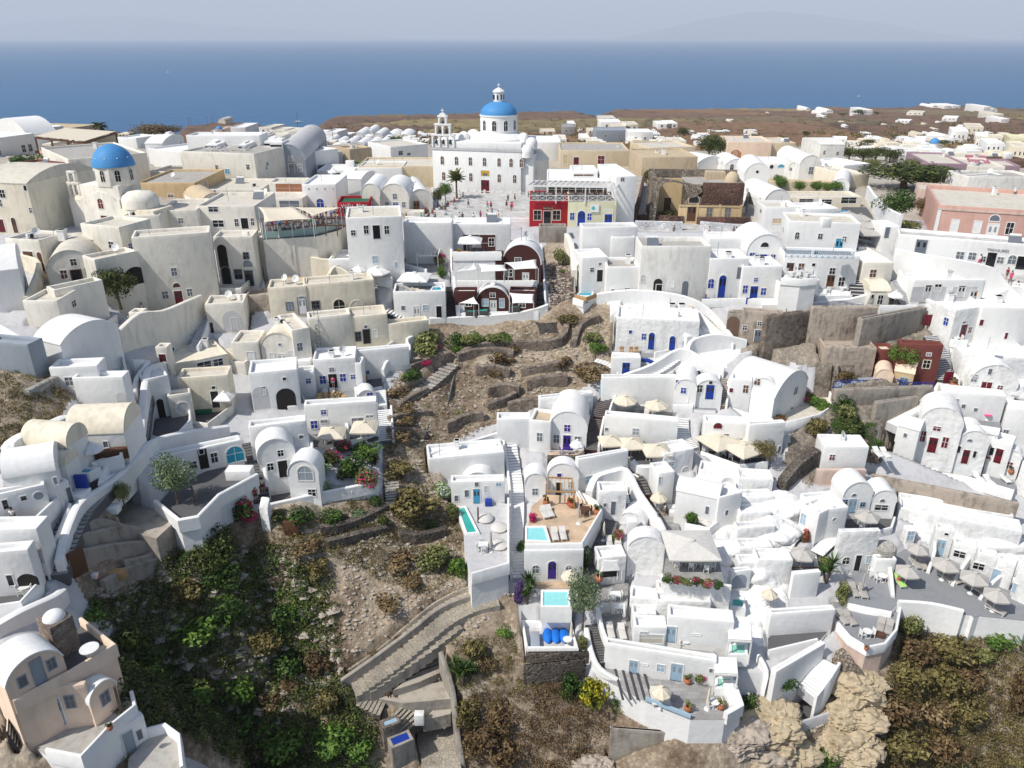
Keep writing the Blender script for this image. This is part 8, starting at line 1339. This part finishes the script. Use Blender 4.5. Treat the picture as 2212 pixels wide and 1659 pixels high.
def fieldmat(name):
 m,t,b=nodes(name);N=t.nodes.new;L=t.links.new;geo=N('ShaderNodeNewGeometry');mp=N('ShaderNodeMapping');mp.inputs['Scale'].default_value=(.007,.0036,0);mp.inputs['Rotation'].default_value=(0,0,.35);L(geo.outputs['Position'],mp.inputs[0])
 nn=N('ShaderNodeTexNoise');nn.inputs['Scale'].default_value=.01;nn.inputs['Detail'].default_value=3;L(geo.outputs['Position'],nn.inputs['Vector']);ad=N('ShaderNodeMix');ad.data_type='VECTOR';ad.inputs[0].default_value=.18;L(mp.outputs[0],ad.inputs[4]);L(nn.outputs['Color'],ad.inputs[5])
 v=N('ShaderNodeTexVoronoi');v.inputs['Scale'].default_value=1;v.distance='CHEBYCHEV';L(ad.outputs[1],v.inputs['Vector']);v2=N('ShaderNodeTexVoronoi');v2.feature='DISTANCE_TO_EDGE';v2.inputs['Scale'].default_value=1;L(ad.outputs[1],v2.inputs['Vector'])
 s=N('ShaderNodeSeparateColor');L(v.outputs['Color'],s.inputs[0]);r=N('ShaderNodeValToRGB');e=r.color_ramp.elements;e[0].color=(.115,.062,.038,1);e[1].color=(.25,.18,.075,1)
 for p_,c in((.25,(.15,.085,.05)),(.45,(.205,.115,.055)),(.62,(.13,.075,.05)),(.8,(.17,.135,.06))):x=e.new(p_);x.color=(*c,1)
 L(s.outputs[0],r.inputs[0]);n=N('ShaderNodeTexNoise');n.inputs['Scale'].default_value=.03;n.inputs['Detail'].default_value=9;n.inputs['Roughness'].default_value=.7;L(geo.outputs['Position'],n.inputs['Vector'])
 q=N('ShaderNodeMapRange');q.inputs[1].default_value=.3;q.inputs[2].default_value=.7;q.inputs[3].default_value=.6;q.inputs[4].default_value=1.45;L(n.outputs[0],q.inputs[0]);m3=N('ShaderNodeMix');m3.data_type='RGBA';m3.blend_type='MULTIPLY';m3.inputs[0].default_value=1;L(r.outputs[0],m3.inputs[6]);L(q.outputs[0],m3.inputs[7])
 w_=N('ShaderNodeMapRange');w_.inputs[1].default_value=.01;w_.inputs[2].default_value=.03;w_.inputs[3].default_value=.55;w_.inputs[4].default_value=1;L(v2.outputs[0],w_.inputs[0]);m4=N('ShaderNodeMix');m4.data_type='RGBA';m4.blend_type='MULTIPLY';m4.inputs[0].default_value=1;L(m3.outputs[2],m4.inputs[6]);L(w_.outputs[0],m4.inputs[7]);L(m4.outputs[2],b.inputs['Base Color']);b.inputs['Roughness'].default_value=.95;return m
MD['fields']=fieldmat
CX=[-320,150,250,300,380,400,480,560,600,640,680,700,725,760,1000,1100,1240,1291,1300,1332,1660,1745,1764,1784,1950,1990,2060,2212,2500]
CY=[268,268,284,294,292,272,262,268,282,289,276,262,249,248,245,241,239,252,246,235,234,233,237,231,232,227,226,235,236]
FIELD_TOP=318
def zone_of(x,y):
 for pts,m_,amp in ROUGH:
  if inpoly(x,y,pts):return m_,amp
 if y<FIELD_TOP-8*math.sin(x/130):return 'fields',1.0
 if y<480:return 'townground',.1
 return('rockwhite',.35)if any(inpoly(x,y,q)for q in ROCKW)else('lightgrey',.15)
MD['townground']=lambda n:plaster(n,(.46,.42,.36),.8,scale=.2)
def nz(X,Y,amp):return(noise.fractal((X/7,Y/7,3.1),1.0,2.1,6)*.75+noise.noise((X/1.3,Y/1.3,1.7))*.16)*amp if amp>.3 else noise.noise((X/3,Y/3,0))*amp
from mathutils.bvhtree import BVHTree
def build_terrain():
 xs=np.arange(-320,2530,6.0);ys=np.concatenate([np.arange(2400,1800,-12.0),np.arange(1800,420,-5.0),np.arange(420,332,-4.0),np.arange(332,222,-1.6)])
 nx,ny=len(xs),len(ys);V=np.zeros((ny,nx,3));cy=np.interp(xs,CX,CY);zid={};mats=[];amps=np.zeros((ny,nx));mid=np.zeros((ny,nx),int)
 for j,y in enumerate(ys):
  yy=np.maximum(y,cy);D=G(xs,yy);v=(yy-829.5)/FPX;Z=D/(SP+v*CP);X=Z*(xs-1106)/FPX;Y=Z*(CP-v*SP);z=CAMZ-D
  over=y<cy;k=1+.004*np.maximum(0,cy-y);V[j,:,0]=X*k;V[j,:,1]=Y*k;V[j,:,2]=np.where(over,-3.0,z)
  for i,x in enumerate(xs):
   m_,a=zone_of(x,y);
   if m_ not in mats:mats.append(m_)
   mid[j,i]=mats.index(m_);amps[j,i]=0 if over[i]else a
 for j in range(ny):
  for i in range(nx):
   if amps[j,i]>0:
    sc=1 if ys[j]>330 else 2.5;V[j,i,2]+=nz(V[j,i,0],V[j,i,1],amps[j,i])*sc
 P2=V.reshape(-1,3);XY=P2[:,:2]
 earth=np.array([m_=='earth' for m_ in mats])[mid.reshape(-1)]
 def near(poly,pad):
  q=np.array(poly,float)[:,:2];mn,mx=q.min(0)-pad,q.max(0)+pad;idx=np.where((XY[:,0]>mn[0])&(XY[:,0]<mx[0])&(XY[:,1]>mn[1])&(XY[:,1]<mx[1]))[0]
  s=XY[idx];ins=np.zeros(len(idx),bool);dmin=np.full(len(idx),1e9)
  for i in range(len(q)):
   a,b_=q[i-1],q[i];cond=((a[1]>s[:,1])!=(b_[1]>s[:,1]))
   with np.errstate(divide='ignore',invalid='ignore'):xx=(b_[0]-a[0])*(s[:,1]-a[1])/(b_[1]-a[1])+a[0]
   ins^=cond&(s[:,0]<xx);ab=b_-a;t=np.clip(((s-a)@ab)/max(1e-9,ab@ab),0,1);dmin=np.minimum(dmin,np.linalg.norm(s-(a+t[:,None]*ab),axis=1))
  return idx,ins,np.where(ins,0,dmin)
 soft=earth|(np.array([m_=='mottledground' for m_ in mats])[mid.reshape(-1)])
 for q_ in FILL:
  poly,z=q_[:2];of,sl_=q_[2:]if len(q_)>2 else(2.8,1.5);idx,ins,d=near(poly,7)
  if len(idx):k=(soft if len(q_)>2 else earth)[idx]|ins;idx,d=idx[k],d[k];P2[idx,2]=np.maximum(P2[idx,2],np.where(d<7,z-of-d*sl_,-99))
 for poly,z in FOOT:
  idx,ins,d=near(poly,.4)
  if len(idx):hit=idx[ins|(d<.35)];P2[hit,2]=np.minimum(P2[hit,2],z-.35)
 F_=[];MI=[]
 for j in range(ny-1):
  for i in range(nx-1):
   a=j*nx+i;F_.append((a,a+1,a+nx+1,a+nx));MI.append(mid[j,i])
 me=bpy.data.meshes.new('ground');me.from_pydata(P2.tolist(),[],F_)
 for m_ in mats:me.materials.append(M(m_))
 me.polygons.foreach_set('material_index',MI);me.shade_smooth();TG.update(V=V,xs=xs,ys=-ys);o=bpy.data.objects.new('ground',me);COL.objects.link(o);o['kind']='structure';o['label']='terraced hillside with earth, rock and whitewashed ground';return o
TG={}
build_terrain()
def seamat(name):
 m,t,b=nodes(name);N=t.nodes.new;L=t.links.new;b.inputs['Base Color'].default_value=(.008,.065,.20,1);b.inputs['Roughness'].default_value=.32;b.inputs['Specular IOR Level'].default_value=.12
 geo=N('ShaderNodeNewGeometry');mp=N('ShaderNodeMapping');mp.inputs['Scale'].default_value=(.02,.035,1);L(geo.outputs['Position'],mp.inputs[0]);n=N('ShaderNodeTexNoise');n.inputs['Scale'].default_value=1;n.inputs['Detail'].default_value=8;n.inputs['Roughness'].default_value=.65;L(mp.outputs[0],n.inputs['Vector']);bp=N('ShaderNodeBump');bp.inputs['Strength'].default_value=.35;bp.inputs['Distance'].default_value=12;L(n.outputs[0],bp.inputs['Height']);L(bp.outputs[0],b.inputs['Normal'])
 n2=N('ShaderNodeTexNoise');n2.inputs['Scale'].default_value=.0012;n2.inputs['Detail'].default_value=5;L(geo.outputs['Position'],n2.inputs['Vector']);mx=N('ShaderNodeMix');mx.data_type='RGBA';mx.inputs[6].default_value=(.001,.08,.21,1);mx.inputs[7].default_value=(.002,.11,.26,1);L(n2.outputs[0],mx.inputs[0]);L(mx.outputs[2],b.inputs['Base Color']);return m
MD['sea']=seamat
sea=MB().m('sea');sea.add([(-60000,300,0),(60000,300,0),(60000,60000,0),(-60000,60000,0)],[(0,1,2,3)]);so_=sea.build('sea');so_['kind']='structure';so_['label']='deep blue sea reaching the horizon'
MD['island']=lambda n:plain(n,(.12,.10,.08),.9)
def island(name,prof,Yd,lab):
 b=MB().m('island');n=len(prof);vs=[]
 for k,(dy,s)in enumerate(((-2500,0),(-900,.6),(0,1),(1200,.7),(3000,0))):
  for x,y in prof:
   dep=math.atan(SP/CP)+math.atan((y-829.5)/FPX);h=max(0,CAMZ-Yd*math.tan(dep))*s;X=(x-1106)/FPX*Yd/CP*1.0;X=(x-1106)/FPX*(Yd*CP+CAMZ*SP);vs.append((X,Yd+dy,max(-5,h)if s else-5))
 fs=[(k*n+i,k*n+i+1,(k+1)*n+i+1,(k+1)*n+i)for k in range(4)for i in range(n-1)];b.add(vs,fs);o=b.build(name,smooth=True);o['kind']='structure';o['label']=lab
island('island',[(1340,82),(1440,60),(1520,42),(1600,27),(1660,24),(1740,30),(1820,42),(1900,50),(1980,66),(2100,82)],40000,'hazy mountainous island on the right of the horizon')
island('island',[(-40,60),(60,48),(160,40),(260,34),(330,37),(420,50),(520,58),(640,64),(760,74),(880,84)],46000,'faint mountain ridge on the left of the horizon')
# haze: one closed box round camera, land and sea
hz=MB().m('frame').box(-62000,-600,-4,62000,61500,1900).build('haze');hz['kind']='stuff';hz['label']='pale sea haze'
def hazem(n):
 m=bpy.data.materials.new(n);m.use_nodes=True;t=m.node_tree;t.nodes.clear();o=t.nodes.new('ShaderNodeOutputMaterial');v=t.nodes.new('ShaderNodeVolumePrincipled');v.inputs['Color'].default_value=(.86,.87,.90,1);v.inputs['Density'].default_value=HAZE_D;v.inputs['Anisotropy'].default_value=0;t.links.new(v.outputs[0],o.inputs['Volume']);return m
HAZE_D=6.5e-5
hm_=hazem('hazeair');hz.data.materials.clear();hz.data.materials.append(hm_)
# ------------------------------------------------------------------ ground cover (nobody could count it)
def rnd_in(poly,n):
 xs=[p[0]for p in poly];ys=[p[1]for p in poly];out=[]
 while len(out)<n:
  x,y=random.uniform(min(xs),max(xs)),random.uniform(min(ys),max(ys))
  if inpoly(x,y,poly):out.append((x,y))
 return out
def terr(x,y):
 V,xs,ys=TG['V'],TG['xs'],TG['ys'];i=min(len(xs)-2,max(0,np.searchsorted(xs,x)-1));j=min(len(ys)-2,max(0,np.searchsorted(ys,-y)-1));a=(x-xs[i])/(xs[i+1]-xs[i]);b=(-y-ys[j])/(ys[j+1]-ys[j]);a,b=min(1,max(0,a)),min(1,max(0,b))
 return Vector((V[j,i]*(1-a)+V[j,i+1]*a)*(1-b)+(V[j+1,i]*(1-a)+V[j+1,i+1]*a)*b)
_g=bpy.data.objects['ground'].data;_bv=BVHTree.FromPolygons([v.co for v in _g.vertices],[tuple(p.vertices)for p in _g.polygons])
for o in SNAP:
 h_=_bv.ray_cast(Vector((o.location.x,o.location.y,200)),Vector((0,0,-1)))
 if h_[0]is not None:o.location.z=h_[0].z-.1
# small things standing on the flat roofs
rr=random.Random(11)
for o in HOUSES:
 W,dp,h=o['wdh']
 if dp>3.5 and h>2.6 and 'far' not in o['label']and 'distant' not in o['label']and rr.random()<.7:
  L_=o.location.x<0;e=empty('side_facade',(W,0,0)if L_ else(0,dp,0),math.pi/2*(1 if L_ else-1));e.parent=o
  for k_ in range(1+(dp>6)+(h>6)):opening(e,'w',dp*rr.uniform(.15,.85),h*rr.choice((.3,.5,.55,.6)),rr.uniform(.5,.9),rr.uniform(.6,1.1),rr.choice(('glass','glass','slate','blue')))
for o in HOUSES:
 W,dp,h=o['wdh'];lb=o['label']
 if not any(c.name.startswith('roof')for c in o.children)or W<4 or dp<3 or 'shop' in lb or 'far ' in lb or 'distant' in lb:continue
 r_=[c for c in o.children if c.name.startswith('roof')][0];zt=max(v.co.z for v in r_.data.vertices);
 if zt>h-.02 and abs(zt-h)>.5 or 'vault' in lb or 'barrel' in lb or 'church' in lb:continue
 for k_ in range(rr.choice((1,1,2,2,3))):
  t=rr.choice(('chimney','dish','hut','ac','solar','pipe','chimney'));P_=o.matrix_world if False else Matrix.Translation(o.location)@Matrix.Rotation(o.rotation_euler.z,4,'Z');q=P_@Vector((rr.uniform(.9,W-.9),rr.uniform(dp*.35,dp-.8),min(zt,h)));tl='on the roof of the '+lb
  if t=='chimney':e=MB().m('white');s_=rr.uniform(.2,.45);hh_=rr.uniform(.7,1.5);e.box(-s_,-s_,-.2,s_,s_,hh_);e.box(-s_-.07,-s_-.07,hh_-.15,s_+.07,s_+.07,hh_);e=e.build('chimney');e.location=q;c_='chimney'
  elif t=='dish':e=proto('DI',mk_dish)(q,rr.uniform(-1,1),1.1);c_='satellite dish'
  elif t=='ac':e=proto('AC',mk_ac)(q,rr.uniform(0,3),1.1);c_='air conditioner'
  elif t=='solar' and W>7:e=proto('SO',mk_solar)(q,o.rotation_euler.z,.9);c_='solar water heater'
  elif t=='hut' and W>7 and dp>5:e=MB().m('white').box(-1,-.8,-.2,1,.8,1.5).build('roof_hut',bevel=.06);e.location=q;c_='roof hut'
  else:e=MB().m('metal').tube((0,0,-.1),(0,0,rr.uniform(1.2,2.4)),.035,5).build('antenna');e.location=q;c_='antenna'
  tag(e,' '.join((('small ' if c_ in('chimney','antenna')else '')+c_+' '+tl).split()[:15]),c_)
def SCAT(name,label,poly,n,size,mat_,leaves=36,leaf=.14,flat=.7):
 """tufts of leaves spread over a polygon given in F px"""
 pts=rnd_in(poly,n);V=[];F_=[];rng=np.random.default_rng(len(label)+n);
 for(x,y)in pts:
  p=terr(x,y);R=rng.uniform(*size);k=leaves
  d=rng.normal(size=(k,3));d/=np.linalg.norm(d,axis=1)[:,None];d[:,2]=np.abs(d[:,2]);c=np.array(p)[None]+d*R*rng.uniform(.5,1,size=(k,1))*np.array([1,1,flat])[None]
  nn=d+rng.normal(size=(k,3))*.6;nn/=np.linalg.norm(nn,axis=1)[:,None];u=np.cross(nn,rng.normal(size=(k,3)));u/=np.linalg.norm(u,axis=1)[:,None];w_=np.cross(nn,u);s=leaf*rng.uniform(.6,1.4,size=(k,1))*(.6+R*.5)
  q=np.stack([c-u*s*.5,c+w_*s*.3,c+u*s*.6,c-w_*s*.3],1).reshape(-1,3);V.append(q)
 V=np.concatenate(V);m_=len(V)//4;me=bpy.data.meshes.new(name);me.vertices.add(len(V));me.vertices.foreach_set('co',V.ravel());me.loops.add(m_*4);me.loops.foreach_set('vertex_index',np.arange(m_*4));me.polygons.add(m_);me.polygons.foreach_set('loop_start',np.arange(m_)*4);me.update(calc_edges=True);me.materials.append(M(mat_));o=bpy.data.objects.new(name,me);COL.objects.link(o);o['kind']='stuff';o['label']=label;return o
def ROCKS(label,poly,n,size,mat_='rubblestone',sink=.3):
 pts=rnd_in(poly,n);ico=[(0,0,1),(.9,0,.3),(.3,.85,.3),(-.7,.5,.3),(-.7,-.5,.3),(.3,-.85,.3),(0,0,-.6)];fs=[(0,1,2),(0,2,3),(0,3,4),(0,4,5),(0,5,1),(6,2,1),(6,3,2),(6,4,3),(6,5,4),(6,1,5)];V=[];F_=[]
 for x,y in pts:
  p=terr(x,y);R=random.uniform(*size)*random.choice((.6,.8,1,1.3));a=random.uniform(0,6.28);sx,sy,sz=random.uniform(.7,1.3),random.uniform(.7,1.3),random.uniform(.5,.9);k=len(V)
  for vx,vy,vz in ico:
   jx=1+random.uniform(-.25,.25);X,Y=vx*sx*R*jx,vy*sy*R*jx;V.append((p.x+X*math.cos(a)-Y*math.sin(a),p.y+X*math.sin(a)+Y*math.cos(a),p.z+vz*sz*R*jx))
  F_+=[tuple(i+k for i in q)for q in fs]
 me=bpy.data.meshes.new('loose_stones');me.from_pydata(V,[],F_);me.materials.append(M(mat_));o=bpy.data.objects.new('loose_stones',me);COL.objects.link(o);o['kind']='stuff';o['label']=label;return o
LEFTV=[(300,1850),(270,1520),(235,1390),(190,1300),(300,1270),(400,1200),(500,1190),(640,1180),(720,1260),(740,1480),(800,1560),(840,1850)]
SCAT('ground_cover','dark green creepers and bushes covering the gully slope',LEFTV,2100,(.35,1.2),'leafdark',46,.22,.8)
SCAT('ground_cover','bright green leaves over the gully slope',[(230,1380),(300,1320),(560,1180),(680,1250),(700,1420),(560,1500),(640,1560),(800,1600),(840,1700),(420,1720),(340,1560)],1100,(.3,.8),'leafbright',34,.20,.8)
SCAT('ground_cover','olive scrub among the creepers of the gully',LEFTV,800,(.3,.9),'leafolive',40,.17)
ROCKS('pale stones showing through the gully growth',[(300,1300),(560,1180),(720,1260),(740,1480),(600,1560),(380,1500)],900,(.12,.6))
SCAT('ground_cover','dry brown brush among the green of the gully',[(370,1280),(560,1180),(720,1260),(760,1480),(760,1560),(640,1560),(430,1560)],330,(.3,.9),'leafdry',44,.15)
SCAT('ground_cover','brownish green scrub on the old terraces in the middle',[(560,1110),(820,1070),(840,960),(900,960),(940,1040),(1000,1150),(1010,1240),(900,1290),(760,1220),(640,1190),(520,1200)],850,(.25,.8),'leafbrowngreen',40,.15)
SCAT('ground_cover','dry brown tufts on the stony gully',[(850,760),(930,720),(1320,720),(1320,800),(1180,860),(940,980),(840,950)],520,(.15,.5),'leafdry',30,.12,.6)
SCAT('ground_cover','olive tufts along the gully terraces',[(835,840),(960,720),(1320,690),(1330,790),(1100,900),(850,1000),(830,960)],330,(.15,.6),'leafolive',30,.13,.6)
SCAT('ground_cover','rust coloured brush below the blue beanbag terrace',[(990,1500),(1290,1480),(1310,1560),(1270,1660),(1250,1720),(1000,1720)],650,(.35,1.0),'leafrust',50,.15)
SCAT('ground_cover','dry scrub between the cobbled steps and the beanbag terrace',[(960,1390),(1110,1370),(1130,1460),(1200,1500),(1060,1520),(990,1500)],260,(.2,.7),'leafbrowngreen',40,.13)
SCAT('ground_cover','brown and green scrub on the slope under the grey decks',[(1930,1340),(2060,1360),(2212,1440),(2240,1720),(1880,1720),(1890,1520),(1920,1450)],1500,(.3,1.1),'leafbrowngreen',50,.16,.8)
SCAT('ground_cover','rusty brush on the slope under the grey decks',[(1920,1380),(2050,1380),(2180,1470),(2212,1600),(2150,1720),(1900,1720)],600,(.3,.9),'leafrust',44,.14,.8)
SCAT('ground_cover','green succulent band along the cliff edge',[(1320,1510),(1400,1520),(1500,1575),(1640,1580),(1700,1540),(1720,1560),(1660,1640),(1560,1600),(1480,1590),(1400,1545),(1315,1535)],520,(.2,.55),'leafolive',40,.13)
SCAT('ground_cover','brush on the bank at the left edge',[(-100,800),(90,795),(155,845),(100,945),(20,1015),(-100,1030)],420,(.3,.9),'leafbrowngreen',44,.15)
SCAT('ground_cover','dark creepers down the bank in the middle right',[(1800,845),(1840,850),(1850,930),(1905,925),(1915,960),(1880,1000),(1800,990),(1795,900)],420,(.3,.8),'leaf',44,.16)
ROCKS('loose stones lying on the gully and lower slopes',[(840,760),(1320,690),(1320,800),(940,980),(1010,1250),(1100,1290),(900,1480),(740,1420),(740,1200),(830,1100)],2600,(.08,.3))
ROCKS('loose stones below the left terraces',[(180,1260),(300,1270),(520,1190),(640,1190),(720,1250),(560,1290),(380,1370),(260,1360)],1200,(.08,.32))
ROCKS('stones on the bare slope at the lower right',[(1760,1500),(1900,1430),(1920,1720),(1720,1720)],500,(.08,.3))
ROCKS('red volcanic rubble in the narrow gully beside the black stairs',[(1176,560),(1225,570),(1238,640),(1190,662)],700,(.1,.3),'darkrubble')
ROCKS('pale rubble in the narrow gully',[(1176,560),(1228,570),(1238,640),(1190,662)],500,(.1,.3))
SCAT('ground_cover','scattered shrubs on the far fields',[(560,300),(700,262),(1000,255),(1300,262),(1700,246),(2212,246),(2212,318),(1300,322),(700,318)],420,(1.5,5),'leafbrowngreen',40,.35,.6)
# ------------------------------------------------------------------ sorting out labels that would repeat
def ordinals():
 def key(o):
  p=o.get('px');return(p[0]if p else proj(o.location)[0])
 by={}
 for o in ALL:by.setdefault(o['label'],[]).append(o)
 W_=['leftmost','second from left','third from left','fourth from left','fifth from left','sixth from left','seventh from left','eighth from left','ninth from left','tenth from left']
 for l,os_ in by.items():
  if len(os_)>1:
   os_.sort(key=key);n=len(os_)
   for i,o in enumerate(os_):
    if i<10:w_=W_[i]
    else:w_='%dth from left'%(i+1)
    if i==n-1:w_='rightmost'
    o['label']=' '.join((l+', '+w_).split()[:16])
 for o in ALL:
  if 'px' in o:del o['px']
  if 'wdh' in o:del o['wdh']
ordinals()
